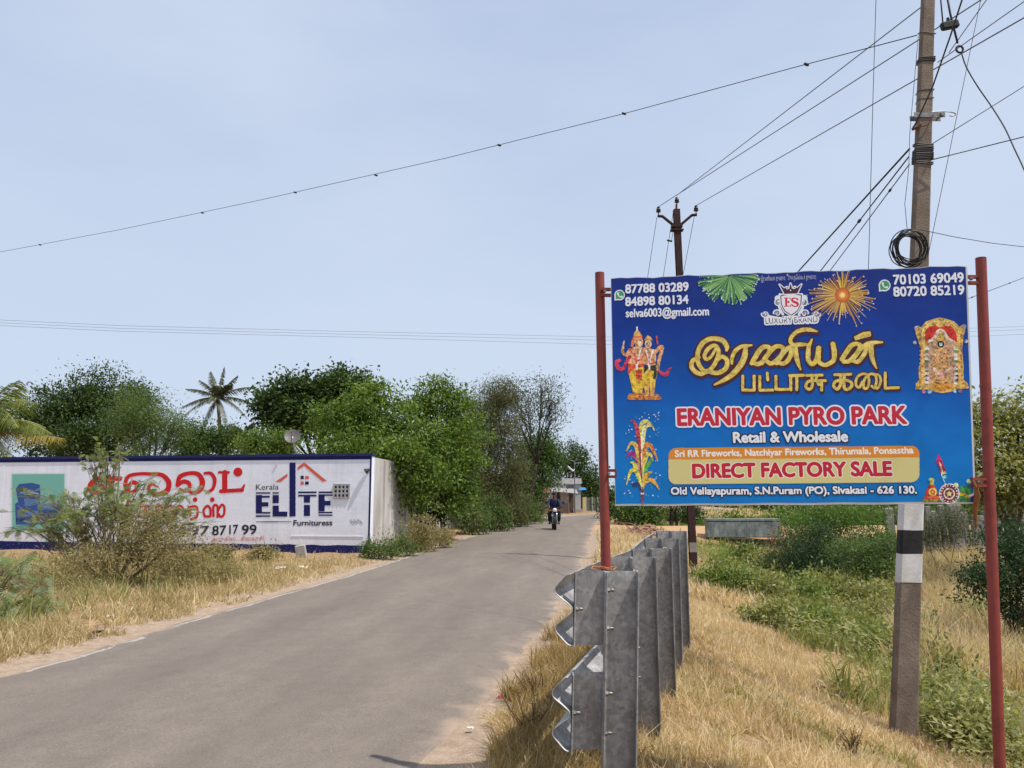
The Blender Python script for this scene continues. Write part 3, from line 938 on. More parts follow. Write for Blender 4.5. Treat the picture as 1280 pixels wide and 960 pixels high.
# the shop's name in brush letters (traced strokes), then the line under it
Z1 = lambda x, y: (850 + x / 8.533, 400 + y / 8.533)
Z2 = lambda x, y: (980 + x / 8.533, 400 + y / 8.533)
brush = [
    ([Z1(*p) for p in ((495, 325), (498, 285), (460, 225), (390, 200), (310, 205), (240, 250), (195, 330), (185, 420), (215, 500), (275, 555), (330, 520), (380, 450), (410, 360), (395, 290), (350, 275), (290, 320), (260, 385), (285, 420), (340, 380), (375, 310))], [1.1, 2.4, 2.8, 2.6, 2.5, 2.6, 2.4, 2.3, 2.3, 2.0, 2.2, 2.2, 2.3, 2.1, 2.0, 2.0, 1.9, 1.6, 1.4, 1.2]),
    ([Z1(*p) for p in ((200, 400), (140, 430), (120, 490), (160, 550), (230, 575), (290, 540), (340, 560), (420, 560), (490, 510), (500, 430), (450, 390), (405, 420))], [1.8, 2.2, 2.3, 2.4, 2.2, 2.0, 2.2, 2.4, 2.4, 2.3, 2.0, 1.6]),
    ([Z1(*p) for p in ((552, 465), (556, 400), (590, 330), (650, 285), (720, 275), (765, 268))], [1.0, 1.9, 2.1, 1.9, 1.5, .5]),
    ([Z1(*p) for p in ((700, 300), (690, 380), (650, 470), (570, 570), (470, 640), (368, 690))], [2.2, 3.2, 3.3, 2.9, 2.1, .7]),
    ([Z1(*p) for p in ((765, 460), (800, 400), (850, 320), (900, 285), (955, 300), (935, 370), (880, 440), (835, 470), (790, 460))], [2.4, 2.7, 2.7, 2.4, 2.2, 2.2, 2.2, 2.4, 2.2]),
    ([Z1(*p) for p in ((870, 460), (920, 390), (985, 310), (1040, 280), (1100, 300), (1080, 370), (1015, 440), (965, 465), (925, 440))], [2.3, 2.5, 2.5, 2.3, 2.1, 2.1, 2.2, 2.3, 2.0]),
    ([Z1(*p) for p in ((1030, 460), (1080, 380), (1150, 300), (1185, 310), (1180, 370), (1150, 430), (1100, 465), (1045, 455))], [2.3, 2.4, 2.3, 2.3, 2.4, 2.3, 2.2, 1.8]),
    ([Z1(*p) for p in ((1150, 300), (1220, 270), (1290, 262), (1360, 262))], [1.8, 2.3, 2.2, 1.0]),
    ([Z1(*p) for p in ((1225, 280), (1235, 370), (1255, 450), (1285, 530))], [2.6, 2.8, 2.2, .5]),
    ([Z1(*p) for p in ((1222, 275), (1180, 240), (1185, 190), (1240, 130), (1310, 105), (1385, 105), (1460, 122))], [1.8, 1.9, 1.9, 2.1, 2.3, 2.1, .6]),
    ([Z2(*p) for p in ((298, 205), (265, 280), (255, 370), (265, 440), (310, 470), (350, 400), (365, 300))], [.5, 2.0, 2.5, 2.5, 2.3, 2.2, 2.2]),
    ([Z2(*p) for p in ((370, 300), (365, 400), (375, 450), (430, 480), (490, 460), (530, 420), (535, 340), (520, 255))], [2.5, 2.5, 2.3, 2.2, 2.2, 2.4, 2.9, 2.4]),
    ([Z2(*p) for p in ((615, 420), (660, 350), (710, 280), (760, 255), (810, 270), (790, 330), (735, 400), (690, 440), (635, 445))], [2.3, 2.5, 2.6, 2.3, 2.1, 2.1, 2.2, 2.4, 2.0]),
    ([Z2(*p) for p in ((725, 430), (775, 360), (830, 290), (870, 280), (865, 340), (830, 400), (785, 445), (740, 440))], [2.2, 2.4, 2.3, 2.3, 2.3, 2.2, 2.2, 1.8]),
    ([Z2(*p) for p in ((825, 295), (890, 255), (960, 240), (1045, 238))], [1.8, 2.4, 2.0, .8]),
    ([Z2(*p) for p in ((925, 260), (930, 350), (945, 430), (985, 515))], [2.8, 2.8, 2.2, .5]),
]
I = board.layer()
def tk(pts): return spline(np.array(pts), 5)
for dx, dy, g, c in ((.9, 1.7, 2.3, MAR), (-.4, -.6, 2.0, MAR), (0, 0, .5, GOLD)):
    for pts, w in brush:
        q = tk(pts) + np.array((dx, dy))
        I.pstroke(q, [x + g for x in w], c)
    P5 = [Z2(*p) for p in ((748, 180), (850, 130), (918, 126), (925, 172), (850, 190), (760, 215))]
    I.ppoly([(x + dx, y + dy) for x, y in P5], c, g * .0042)
rr_ = random.Random(4)
for pts, w in brush:      # dry-brush streaks of deeper gold
    q = tk(pts)
    for s_ in range(3):
        i0 = rr_.randrange(0, max(1, len(q) - 8)); i1 = min(len(q), i0 + rr_.randrange(5, 14))
        o_ = rr_.uniform(-.9, .9)
        if i1 - i0 > 2: I.pstroke(q[i0:i1] + np.array((o_, o_ * .6)), [.2, .7, .2], GOLD2 if s_ < 2 else (226, 206, 150))
I.mottle(.09, .016, 8); I.build('shop_name', pan, LIFT)
I = board.layer()
T = lambda b, w: [([Z1(*p) if b == 1 else Z2(*p) for p in w])]
second = []
def stk(b, pts, r=1.85): second.append(([(Z1 if b == 1 else Z2)(*p) for p in pts], r))
stk(1, ((668, 598), (668, 748), (790, 748), (790, 598)))
stk(1, ((850, 600), (850, 748), (985, 748)), 1.85); stk(1, ((930, 565), (935, 640)), 1.7)
stk(1, ((1022, 600), (1022, 740), (1150, 740))); stk(1, ((1180, 745), (1180, 596), (1300, 594)))
stk(2, ((135, 592), (135, 745))); stk(2, ((60, 592), (205, 590))); 
stk(2, ((240, 592), (405, 588))); stk(2, ((295, 592), (300, 700), (270, 740), (232, 715), (245, 665), (300, 648), (440, 648))); stk(2, ((345, 590), (345, 640), (370, 690))); stk(2, ((400, 650), (400, 748)))
stk(2, ((540, 585), (710, 578))); stk(2, ((600, 585), (600, 690), (565, 738), (528, 705), (550, 655), (640, 640), (710, 660), (720, 705), (680, 740), (640, 720), (640, 590)))
stk(2, ((835, 660), (800, 720), (765, 690), (775, 620), (820, 580), (880, 580), (905, 640), (890, 720), (850, 725), (855, 640), (900, 585), (960, 580), (985, 640), (965, 725), (935, 705)), 1.6)
stk(2, ((945, 580), (1010, 590), (1030, 650), (1000, 725), (960, 725)), 1.5)
stk(2, ((1078, 565), (1078, 728), (1218, 722)))
for dx, dy, g, c in ((1.1, 1.8, 1.0, MAR), (-.2, -.4, .9, MAR), (0, 0, 0, GOLD)):
    for pts, r in second:
        I.pstroke(np.array(pts) + np.array((dx, dy)), r + g, c, 4 if len(pts) > 4 else 0)
I.mottle(.09, .016, 9); I.build('shop_kind', pan, LIFT)
# English lines
I = board.layer()
I.text('ERANIYAN PYRO PARK', (847.5, 531.5), (1133, 529), 20, (192, 40, 62), .0055, outline=(.0078, WHT))
I.build('main_lettering', pan, LIFT)
I = board.layer()
I.text('Retail & Wholesale', (917, 553), (1059.5, 551.5), 12.5, WHT, .0035, outline=(.0052, DK))
I.text('Old Vellayapuram, S.N.Puram (PO), Sivakasi - 626 130.', (839, 618), (1145.5, 616.5), 8.6, WHT, .0024, outline=(.0048, DK))
I.build('address_lettering', pan, LIFT)
I = board.layer()
def rrect(x0, y0, x1, y1, r):
    out = []
    for cx, cy, a in ((x1 - r, y1 - r, 0), (x0 + r, y1 - r, 90), (x0 + r, y0 + r, 180), (x1 - r, y0 + r, 270)):
        for t in range(7): out.append((cx + r * math.cos(R(a + t * 15)), cy + r * math.sin(R(a + t * 15))))
    return out
sk = lambda pts: [(x, y - (x - 835) * .009) for x, y in pts]
I.ppoly(sk(rrect(835.5, 560, 1149, 605.5, 10)), (208, 196, 132))
whole = I.a > 0
band = I.poly_mask([[board.px(*p) for p in sk([(830, 550), (1160, 550), (1160, 574.5), (830, 574.5)])]])
mk, x0, y0 = band
full = np.zeros_like(whole); full[y0:y0 + mk.shape[0], x0:x0 + mk.shape[1]] = mk[:, :full.shape[1] - x0]
I.a[full & whole] = I.colour((214, 136, 48))
I.text('Sri RR Fireworks, Natchiyar Fireworks, Thirumala, Ponsastha', (844, 571), (1141.5, 566.5), 7.8, (236, 230, 222), .0016)
I.text('DIRECT FACTORY SALE', (866.5, 597), (1114.5, 594), 16.5, (188, 34, 56), .005, outline=(.004, (232, 226, 218)))
I.build('sale_banner', pan, LIFT)
# the two devotional pictures, as small plain figures in the same colours
I = board.layer()
SK = (222, 160, 112); OR = (206, 84, 54); YE = (216, 176, 60); PK = (206, 62, 88); GD = (204, 158, 84)
Z = lambda x, y: (760 + x / 8.722, 400 + y / 8.722)
def zp(pts, c): I.ppoly([Z(*p) for p in pts], c)
def zs(pts, r, c, sm=6): I.pstroke([Z(*p) for p in pts], r, c, sm)
def zd(x, y, r, c, ry=None): I.pdisc(*Z(x, y), r, c, ry)
zp(((208, 850), (230, 805), (330, 790), (470, 795), (555, 815), (585, 855), (560, 870), (225, 870)), (196, 118, 62)); zs(((225, 838), (400, 822), (560, 842)), .8, (226, 160, 90))
zp(((218, 560), (225, 490), (300, 470), (380, 480), (390, 560), (400, 690), (370, 790), (345, 795), (270, 788), (240, 650)), YE)
zp(((215, 575), (222, 480), (300, 455), (385, 475), (390, 510), (300, 520), (250, 560), (230, 590)), OR); zp(((305, 540), (370, 535), (372, 640), (340, 665), (305, 640)), OR)
zp(((385, 520), (530, 490), (535, 600), (520, 650), (500, 830), (465, 835), (450, 700), (440, 830), (415, 830), (380, 690)), YE); zs(((430, 720), (440, 825)), 1.4, SK); zs(((490, 690), (488, 830)), 1.6, SK)
zp(((395, 510), (520, 480), (535, 590), (515, 650), (490, 640), (500, 560), (430, 540), (390, 590)), (52, 54, 44))
zp(((200, 420), (235, 320), (300, 290), (400, 300), (505, 320), (525, 400), (520, 490), (450, 500), (385, 480), (225, 480)), SK)
zs(((245, 330), (200, 380), (160, 350), (165, 290)), [2.6, 2.2, 1.8, 1.4], SK); zs(((165, 285), (175, 235)), .9, (226, 206, 170)); zs(((235, 400), (190, 480), (160, 535), (110, 520), (95, 460), (125, 440)), [2.2, 1.9, 2.2, 2.6, 2.6, 2.0], PK)
zs(((515, 350), (560, 300), (590, 300), (575, 370), (555, 450), (545, 545)), [2.4, 2.2, 2.4, 2.2, 2.0, 1.6], SK); zs(((530, 180), (540, 260)), 1.0, OR); zs(((560, 560), (600, 590), (640, 590), (660, 545), (690, 520)), [1.4, 2.4, 2.2, 1.4, .8], PK)
zd(335, 240, 5.4, SK, 7.2); zs(((345, 250), (350, 300), (365, 320)), [2.2, 1.8, 1.2], (230, 190, 160)); zd(315, 228, .9, (60, 40, 36)); zd(352, 222, .9, (60, 40, 36)); zp(((262, 200), (300, 195), (275, 300), (245, 290)), (206, 120, 84))
zp(((272, 195), (285, 140), (318, 100), (352, 140), (375, 190)), GD); zs(((315, 80), (317, 118)), .9, (214, 206, 220)); zs(((278, 185), (372, 180)), .8, OR)
zd(438, 260, 4.9, (70, 50, 44), 6.3); zd(438, 262, 4.2, (232, 196, 166), 5.4); zd(422, 256, .8, (60, 40, 36)); zd(454, 252, .8, (60, 40, 36)); zs(((430, 292), (448, 291)), .5, (170, 60, 60), 0); zp(((392, 225), (405, 195), (432, 165), (470, 190), (488, 222)), GD)
for x0_, x1_ in ((268, 360), (405, 495)):
    zs(((x0_ + 10, 330), ((x0_ + x1_) / 2 - 12, 430), ((x0_ + x1_) / 2, 520), ((x0_ + x1_) / 2 + 14, 430), (x1_ - 6, 330)), .9, (238, 226, 224)); zd((x0_ + x1_) / 2, 535, 1.4, (236, 220, 220))
zs(((260, 420), (350, 440), (380, 400)), .8, OR); zs(((235, 330), (300, 400), (310, 470)), 1.3, (208, 96, 74)); zs(((400, 350), (450, 470), (520, 470)), .9, (196, 110, 80))
I.mottle(.2, .010, 5); I.build('figure_picture', pan, LIFT)
I = board.layer()
Z = lambda x, y: (1140 + x / 8.725, 390 + y / 8.725)
AU = (206, 168, 88); AU2 = (176, 128, 62)
zp(((35, 845), (40, 780), (75, 740), (70, 610), (90, 560), (95, 400), (40, 240), (30, 170), (60, 150), (95, 170), (150, 105), (230, 78), (300, 62), (380, 78), (460, 105), (515, 160), (560, 138), (585, 170), (560, 260), (545, 400), (560, 600), (560, 740), (605, 780), (622, 832), (480, 845), (430, 870), (320, 885), (220, 865), (180, 845)), AU)
zp(((140, 330), (138, 210), (190, 155), (260, 150), (300, 170), (350, 150), (430, 160), (480, 220), (492, 330), (400, 300), (310, 190), (220, 300)), (196, 52, 40))
zp(((150, 800), (140, 380), (230, 300), (310, 190), (400, 300), (495, 380), (480, 800), (430, 800), (400, 700), (230, 700), (210, 800)), (190, 150, 120))
zp(((145, 780), (145, 600), (165, 600), (170, 780)), (44, 34, 34)); zp(((500, 780), (495, 590), (475, 600), (470, 780)), (44, 34, 34))
for yy, c in ((400, (216, 214, 210)), (430, (86, 134, 60)), (470, (214, 190, 200)), (510, (226, 220, 206)), (540, (90, 130, 64)), (580, (200, 150, 150)), (620, (216, 210, 200)), (670, (226, 206, 190)), (720, (214, 200, 210)), (770, (226, 214, 200))):
    zd(160, yy, 2.6, c, 2.0); zd(475, yy, 2.6, c, 2.0)
zp(((235, 800), (225, 560), (240, 420), (310, 380), (385, 420), (410, 560), (405, 800)), (200, 152, 96))
zs(((180, 320), (240, 280), (275, 215), (310, 195), (345, 215), (385, 280), (450, 325)), 1.6, (224, 208, 190)); zp(((265, 330), (275, 260), (312, 195), (350, 260), (358, 330)), AU)
zd(312, 352, 4.4, (36, 30, 34), 4.2); zp(((298, 370), (296, 335), (306, 335), (308, 362), (316, 362), (318, 335), (328, 335), (326, 370)), (232, 228, 228))
rr_ = random.Random(2)
for k in range(46): zd(rr_.uniform(235, 405), rr_.uniform(400, 690), rr_.uniform(.5, 1.2), rr_.choice([(150, 96, 60), (226, 190, 120), (196, 130, 140), (120, 80, 60), (214, 196, 170)]))
zs(((240, 620), (310, 680), (400, 620)), 1.8, (224, 190, 170)); zd(325, 700, 6, (214, 140, 140), 2.0); zp(((220, 790), (430, 780), (425, 840), (330, 872), (230, 845)), (206, 142, 60)); zs(((265, 775), (290, 775)), .9, (70, 40, 30), 0); zs(((355, 775), (380, 775)), .9, (70, 40, 30), 0)
for sx in (70, 545):
    for yy in range(200, 780, 45): zd(sx + (18 if sx < 300 else -8), yy, 1.2, AU2)
zs(((105, 330), (120, 200), (200, 120), (310, 100), (420, 120), (500, 200), (515, 330)), .7, (232, 204, 130)); zs(((118, 400), (118, 780)), .9, (230, 170, 120)); zs(((520, 400), (520, 780)), .9, (230, 170, 120))
for px_, py_ in ((128, 868), (525, 862)): zd(px_, py_, 2.2, (206, 120, 160))
zd(190, 868, 2.8, (150, 180, 214)); zd(465, 866, 2.0, (150, 180, 214)); zd(45, 175, 2.6, (200, 190, 170)); zd(565, 160, 2.6, (200, 190, 170)); zd(28, 335, 2.2, (190, 180, 170)); zd(590, 320, 2.2, (190, 180, 170))
I.mottle(.2, .010, 5); I.build('shrine_picture', pan, LIFT)
# crackers in the lower right corner
I = board.layer()
Z = lambda x, y: (1140 + x / 12, 560 + y / 12)
for r_, c in ((4.6, (36, 130, 176)), (3.4, (90, 160, 150)), (2.2, (200, 210, 120))): zd(292, 480, r_, c)
zp(((262, 550), (275, 450), (310, 450), (325, 550)), (214, 196, 100))
zp(((160, 812), (185, 720), (235, 570), (280, 548), (340, 560), (385, 680), (430, 810)), (190, 62, 50)); zs(((165, 785), (425, 780)), 1.3, (120, 140, 52), 0); zs(((195, 735), (400, 735)), .8, (214, 110, 60), 0); zd(308, 660, 5.2, (222, 200, 96)); zd(308, 660, 3.2, (206, 60, 46)); zd(308, 660, 1.4, (230, 190, 90))
zs(((440, 400), (505, 560)), .8, (150, 206, 226), 0); zd(495, 430, 2.4, (120, 196, 206))
zp(((360, 200), (385, 100), (430, 150), (450, 195), (505, 350), (510, 380), (440, 395), (420, 350)), (178, 36, 66)); zp(((360, 200), (385, 95), (432, 150), (448, 190)), (200, 40, 110)); zs(((415, 220), (450, 350)), 1.1, (232, 190, 190), 0); zp(((430, 370), (505, 345), (512, 380), (442, 398)), (216, 196, 110))
zp(((650, 810), (690, 620), (740, 570), (860, 570), (890, 640), (860, 810)), (66, 134, 70)); zd(655, 560, 3.2, (200, 214, 120)); zd(850, 500, 3.0, (170, 206, 160)); zs(((690, 690), (780, 700), (850, 730), (955, 670)), 1.9, (214, 166, 40)); zs(((860, 720), (955, 670)), 1.3, (214, 190, 190), 0); zp(((870, 810), (880, 730), (950, 700), (955, 815)), (56, 40, 96))
zd(555, 685, 12.9, (220, 208, 214)); zd(555, 685, 11.6, (128, 56, 66))
for k in range(18):
    a = k * math.pi / 9
    zd(555 + 122 * math.cos(a), 685 + 122 * math.sin(a), .85, (226, 214, 216))
zd(555, 685, 7.2, (226, 206, 190)); zd(555, 685, 5.4, (110, 62, 70))
star = [(555 + (58 if k % 2 == 0 else 25) * math.sin(k * math.pi / 5), 685 - (58 if k % 2 == 0 else 25) * math.cos(k * math.pi / 5)) for k in range(10)]
zp(star, (230, 200, 130))
I.mottle(.2, .010, 5); I.build('cracker_picture', pan, LIFT)
# frame behind, posts and lugs
fr = MB()
for a, b_ in ((c00, c10), (c01, c11), (c00, c01), (c10, c11), (lerp2(c00, c10, .5), lerp2(c01, c11, .5))):
    ctr = (c00 + c11) / 2
    A, B_ = board.world(*lerp2(a, ctr, .05), -.028), board.world(*lerp2(b_, ctr, .05), -.028)
    fr.tube([A, B_], .0145, 4)
fr.build('frame', REDOX, root_sign)
def post(px0, py0, px1, py1, Y, r, lean=0.0):
    A = at(px0, py0, Y); B_ = at(px1, py1, Y - lean)
    d = (B_ - A).normalized()
    g = A
    while g.z > gz(g.x, g.y) - .35: g = g + d * .02
    p = MB(); p.tube([A, lerp2(A, g, .33), lerp2(A, g, .66), g], r, 18)
    return p.build('post', REDOX, root_sign, 40), A, g
PL = post(749.5, 341, 757.5, 712, 4.03, .0252)
PR = post(1226, 322.5, 1249.5, 955, 3.80, .0252)
caps = []
def lug(xa, xb, ya, yb, Ya, Yb, h=.03):
    A, B_ = at(xa, ya, Ya), at(xb, yb, Yb)
    d = B_ - A; L = d.length
    rot = Matrix((d.normalized(), Vector((0, 0, 1)).cross(d.normalized()).normalized(), d.normalized().cross(Vector((0, 0, 1)).cross(d.normalized()).normalized()))).transposed()
    k = MB()
    k.box((A + B_) / 2 + Vector((0, 0, .016)), (L, .026, .014), rot); k.box((A + B_) / 2 - Vector((0, 0, .016)), (L, .026, .014), rot)
    k.box(B_ if abs(xb - 640) > abs(xa - 640) else A, (.006, .02, .03), rot)
    o = k.build('lug', REDOX, root_sign)
    q = MB(); c = A + (d * .25); q.lathe([(.008, 0), (.008, .012), (.004, .013), (.004, .03)], c + Vector((0, -.014, 0)), (0, -1, 0), 6); q.build('bolt', STEEL, o)
lug(752, 766, 365.5, 365.5, 4.0, 3.985); lug(757, 771, 592, 592, 4.03, 4.0)
lug(1206, 1226, 350, 350, 3.80, 3.80); lug(1214, 1237, 603, 603, 3.79, 3.80)
# old twine and rust-coloured cloth knotted round lug and post
def twine(loops, r, mat, parent=None, name='twine', label=None, cat=None):
    k = MB()
    for pts in loops: k.tube(pts, r, 5)
    o = k.build(name, mat, parent, True)
    return o
TW = rough_mat('faded_rag', col(150, 92, 52), col(110, 66, 38), 40, .9)
rag = MB()
for k in range(5):
    a = at(1216 + k * 1.2, 600 + k * 2, 3.775 - k * .002)
    pts = [a, a + Vector((.006, -.004, -.05)), a + Vector((-.002 - .002 * k, 0, -.11)), a + Vector((-.012 - .002 * k, .004, -.16 - .012 * k))]
    rag.tube(spline([tuple(p) for p in pts], 4), [.005] * 12 + [.002], 5)
ro = rag.build('rag', TW, None, True)
tag(ro, 'frayed brown rag strip tied to the lower right lug of the blue signboard', 'rag')
ROPE = rough_mat('orange_rope', col(206, 140, 96), col(170, 96, 60), 60, .85)
rp = MB()
cc = at(756.5, 709, 4.03)
for k in range(2):
    rp.tube([cc + Vector((.031 * math.cos(t), .031 * math.sin(t), -.006 * k + .004 * math.sin(t * 2))) for t in np.linspace(0, 2 * math.pi, 17)], .0035, 5, False)
rp.tube(spline([tuple(cc + Vector(p)) for p in ((-.028, -.01, 0), (-.06, -.02, .006), (-.075, -.05, -.004), (-.05, -.06, -.006))], 4), .003, 5)
rp.tube(spline([tuple(cc + Vector(p)) for p in ((.02, -.02, 0), (.05, -.04, .003), (.03, -.06, -.01))], 4), .003, 5)
tag(rp.build('rope', ROPE, None, True), 'orange rope looped round the left red post above the guardrail', 'rope')
# ------------------------------------------------------------ the guardrail: two W beams, channel posts, spacer blocks
root_g = empty('guardrail', (.55, 3.6, 0), 'galvanised steel guardrail with double corrugated beams on five channel posts', 'guardrail')
PD = [3.6, 4.8, 5.83, 6.75, 7.78]
PE = [(759, 799, 715.7), (790.7, 820.7, 697.3), (815.7, 840, 686.3), (827.7, 849.5, 673.3), (840, 858.5, 664)]
bases = []
for d, (xa, xb, yt) in zip(PD, PE):
    p = at((xa + xb) / 2, yt, d)
    bases.append(p)
p0, p1 = bases[0], bases[-1]
# posts stand on a gently bowed line, all with the same width
gd = Vector((p1.x - p0.x, p1.y - p0.y, 0)).normalized()      # along the rail
gs = Vector((-1, .0, 0))                                     # towards the road, square to the view of the channel mouths
W, DEP, TH = .150, .075, .006
def channel(mb, c, w, h, dep, th, zc):
    """C section, mouth towards the traffic (-Y): web at the back, two flanges"""
    mb.box((c.x, c.y + dep - th / 2, zc), (w, th, h))
    for sx in (-1, 1):
        mb.box((c.x + sx * (w / 2 - th / 2), c.y + (dep - th) / 2, zc), (th, dep - th - .0005, h))
LEAN = [0]
def leaning(mb, top):
    """the first post has been knocked a little out of plumb"""
    if LEAN[0] == 0: mb.v = [(x - (top - z) * .036, y, z) for x, y, z in mb.v]
def bolt(parent, c, ax=(1, 0, 0)):
    q = MB()
    q.lathe([(.013, 0), (.013, .010)], c, ax, 6); q.lathe([(.0075, .0102), (.0075, .030), (.006, .032)], c, ax, 8)
    q.lathe([(.017, -.0026), (.017, -.0003)], c, ax, 10)
    leaning(q, tops[-1]); q.build('bolt', STEEL, parent, 40)
ups, los, tops = [], [], []
for i, p in enumerate(bases):
    top = p.z; LEAN[0] = i
    h = top + .55
    o = MB(); channel(o, p, W, h, DEP, TH, top - h / 2); leaning(o, top)
    po = o.build('post', GALV, root_g)
    tops.append(top)
    for zc, nm in ((top - .165 - .002, 0), (top - .62, 1)):
        sc = Vector((p.x - W / 2 - .0715, p.y + .006, 0))
        o = MB(); w_ = .142 + (.0 if not nm else .0); channel(o, sc, w_, .335, DEP, TH, zc); leaning(o, top)
        so = o.build('spacer', GALV, root_g)
        for dz in (-.085, .085):
            bolt(po, Vector((p.x - W / 2 + TH + .001, p.y + .03, zc + dz)))
        bolt(so, Vector((sc.x - w_ / 2 + TH + .001, p.y + .036, zc)))
        (los if nm else ups).append(Vector((sc.x - w_ / 2 - .001 - (.036 * (top - zc) if i == 0 else 0), p.y + .035, zc)))
# W-beam cross section: distance out from the spacer, height
Wp = [(.010, -.158), (.03, -.150), (.062, -.118), (.079, -.098), (.082, -.082), (.074, -.066), (.048, -.046), (.016, -.022), (.004, -.010), (.003, 0), (.004, .010), (.016, .022), (.048, .046), (.074, .066), (.082, .082), (.079, .098), (.062, .118), (.03, .150), (.010, .158)]
Wp = [tuple(p) for p in spline(np.array(Wp), 3)]
def wbeam(pts):
    a, b = pts[0], pts[-1]
    line = [Vector(q) for q in spline(np.array([tuple(q) for q in pts]), 5)]
    line = [line[0] + (line[0] - line[1]).normalized() * .03] + line + [b + (b - pts[-2]).normalized() * .35]
    side = []
    for i in range(len(line)):
        t = (line[min(i + 1, len(line) - 1)] - line[max(i - 1, 0)]).normalized()
        side.append(Vector((-t.y, t.x, 0)).normalized())
    mb = MB()
    mb.sweep(Wp, line, side)
    o = mb.build('beam', GALV_LIT, root_g, True)
    so = o.modifiers.new('sheet', 'SOLIDIFY'); so.thickness = .0035; so.offset = 0
    return o
wbeam(ups); wbeam(los)

# ------------------------------------------------------------ concrete pole with painted bands
CONC = None
m, nt, b = new_mat('aged_concrete')
v = obj_vec(nt)
n1 = noise(nt, 4, 6, .65, v); n2 = noise(nt, 55, 5, .7, v); n3 = noise(nt, 18, 3, .6, v)
r1 = ramp(nt, [(.28, col(98, 86, 76)), (.5, col(122, 108, 97)), (.75, col(146, 132, 120))]); nt.links.new(n1.outputs['Fac'], r1.inputs[0])
r2 = ramp(nt, [(.28, (.55, .55, .55)), (.42, (1, 1, 1)), (.8, (1.08, 1.08, 1.08))]); nt.links.new(n2.outputs['Fac'], r2.inputs[0])
vo = nt.nodes.new('ShaderNodeTexVoronoi'); vo.inputs['Scale'].default_value = 34; nt.links.new(v, vo.inputs['Vector'])
r3 = ramp(nt, [(.1, (.6, .57, .54)), (.2, (1, 1, 1))]); nt.links.new(vo.outputs['Distance'], r3.inputs[0])
sel = ramp(nt, [(.5, (0, 0, 0)), (.6, (1, 1, 1))]); nt.links.new(n3.outputs['Fac'], sel.inputs[0])
c = mixc(nt, 1.0, r1.outputs[0], r2.outputs[0], 'MULTIPLY')
c = mixc(nt, sel.outputs[0], c, mixc(nt, 1.0, c, r3.outputs[0], 'MULTIPLY'))
nt.links.new(c, b.inputs['Base Color']); b.inputs['Roughness'].default_value = .93; b.inputs['Specular IOR Level'].default_value = .15
bump(nt, b, n2.outputs['Fac'], .6, .012)
CONC = m
PY = 6.6
pb = hit(1129, 921); PY = pb.y
pt = at(1160, -4, PY)
pdir = (pt - pb)
ptop = pb + pdir * 1.16
root_p = empty('concrete_pole', (pb.x, pb.y, pb.z), 'weathered square concrete power pole leaning behind the blue signboard, banded black and white', 'power pole')
def pole_sec(t):
    """centre and half sizes at a fraction of the pole"""
    c = pb + (ptop - pb) * t
    k = PY / 960
    hx = (15.2 + (9.0 - 15.2) * min(t / .862, 1.15)) * k
    return c, hx, hx * .45
def pole_piece(mb, t0, t1, grow=0, n=2, cap=True, wob=0.0):
    rings = []
    for i in range(n + 1):
        c, hx, hy = pole_sec(t0 + (t1 - t0) * i / n)
        hx += grow; hy += grow; ch = .018
        rings.append([c + pdir.normalized() * random.uniform(-wob, wob) + Vector(p) for p in ((hx, -hy + ch, 0), (hx, hy - ch, 0), (hx - ch, hy, 0), (-hx + ch, hy, 0), (-hx, hy - ch, 0), (-hx, -hy + ch, 0), (-hx + ch, -hy, 0), (hx - ch, -hy, 0))])
    P = [p for r_ in rings for p in r_]
    fs = []
    for k in range(n):
        for i in range(8):
            j = (i + 1) % 8
            fs.append((k * 8 + i, k * 8 + j, k * 8 + 8 + j, k * 8 + 8 + i))
    if cap: fs += [tuple(range(7, -1, -1)), tuple(range(n * 8, n * 8 + 8))]
    mb.add(P, fs)
mb = MB(); pole_piece(mb, -.06, 1.0, 0, 30); mb.build('shaft', CONC, root_p)
def t_of(py):   # fraction of the pole seen at an image row
    lo, hi = -.1, 1.1
    for _ in range(40):
        t = (lo + hi) / 2
        c = pb + (ptop - pb) * t
        q = Vector((c.x, c.y, c.z - EYE)); f = Vector((0, CP, SP)); u = Vector((0, -SP, CP))
        y = 480 - 960 * q.dot(u) / q.dot(f)
        if y > py: lo = t
        else: hi = t
    return (lo + hi) / 2
WP = rough_mat('white_wash', col(222, 220, 220, .95), col(196, 190, 184, .95), 7, .75, 0, .3, 30)
BP = rough_mat('black_band', col(44, 42, 44), col(34, 32, 33), 12, .7, 0, .3, 30)
for y0, y1, mt in ((727, 692, WP), (692, 663, BP), (663, 600, WP)):
    mb = MB(); pole_piece(mb, t_of(y0), t_of(y1), .003, 1, True, .007); mb.build('painted_band', mt, root_p)
WIRE = plain('wire_black', col(52, 50, 54), .6)
WIREG = plain('wire_aluminium', col(104, 104, 110), .5, .3)
def ppt(px, py, dy=0.0): return at(px, py, PY + dy)
def band_loop(py, n=1, r=.004, slope=0.0, mat=None, parent=None, name='wire_wrap'):
    mb = MB()
    for k in range(n):
        c, hx, hy = pole_sec(t_of(py + k * 2.1))
        hx += r * .6; hy += r * .6
        pts = [c + Vector(p) for p in ((hx, -hy, slope * .02), (hx, hy, 0), (-hx, hy, -slope * .02), (-hx, -hy, 0), (hx, -hy, slope * .02))]
        mb.tube(pts, r, 5, False)
    return mb.build(name, mat or WIRE, parent or root_p)
for py, n, r in ((42, 1, .004), (74, 3, .006), (115, 1, .004), (126, 1, .003), (181, 2, .005), (187, 3, .007), (194, 4, .008), (203, 2, .006)):
    band_loop(py, n, r, random.uniform(-1, 1))
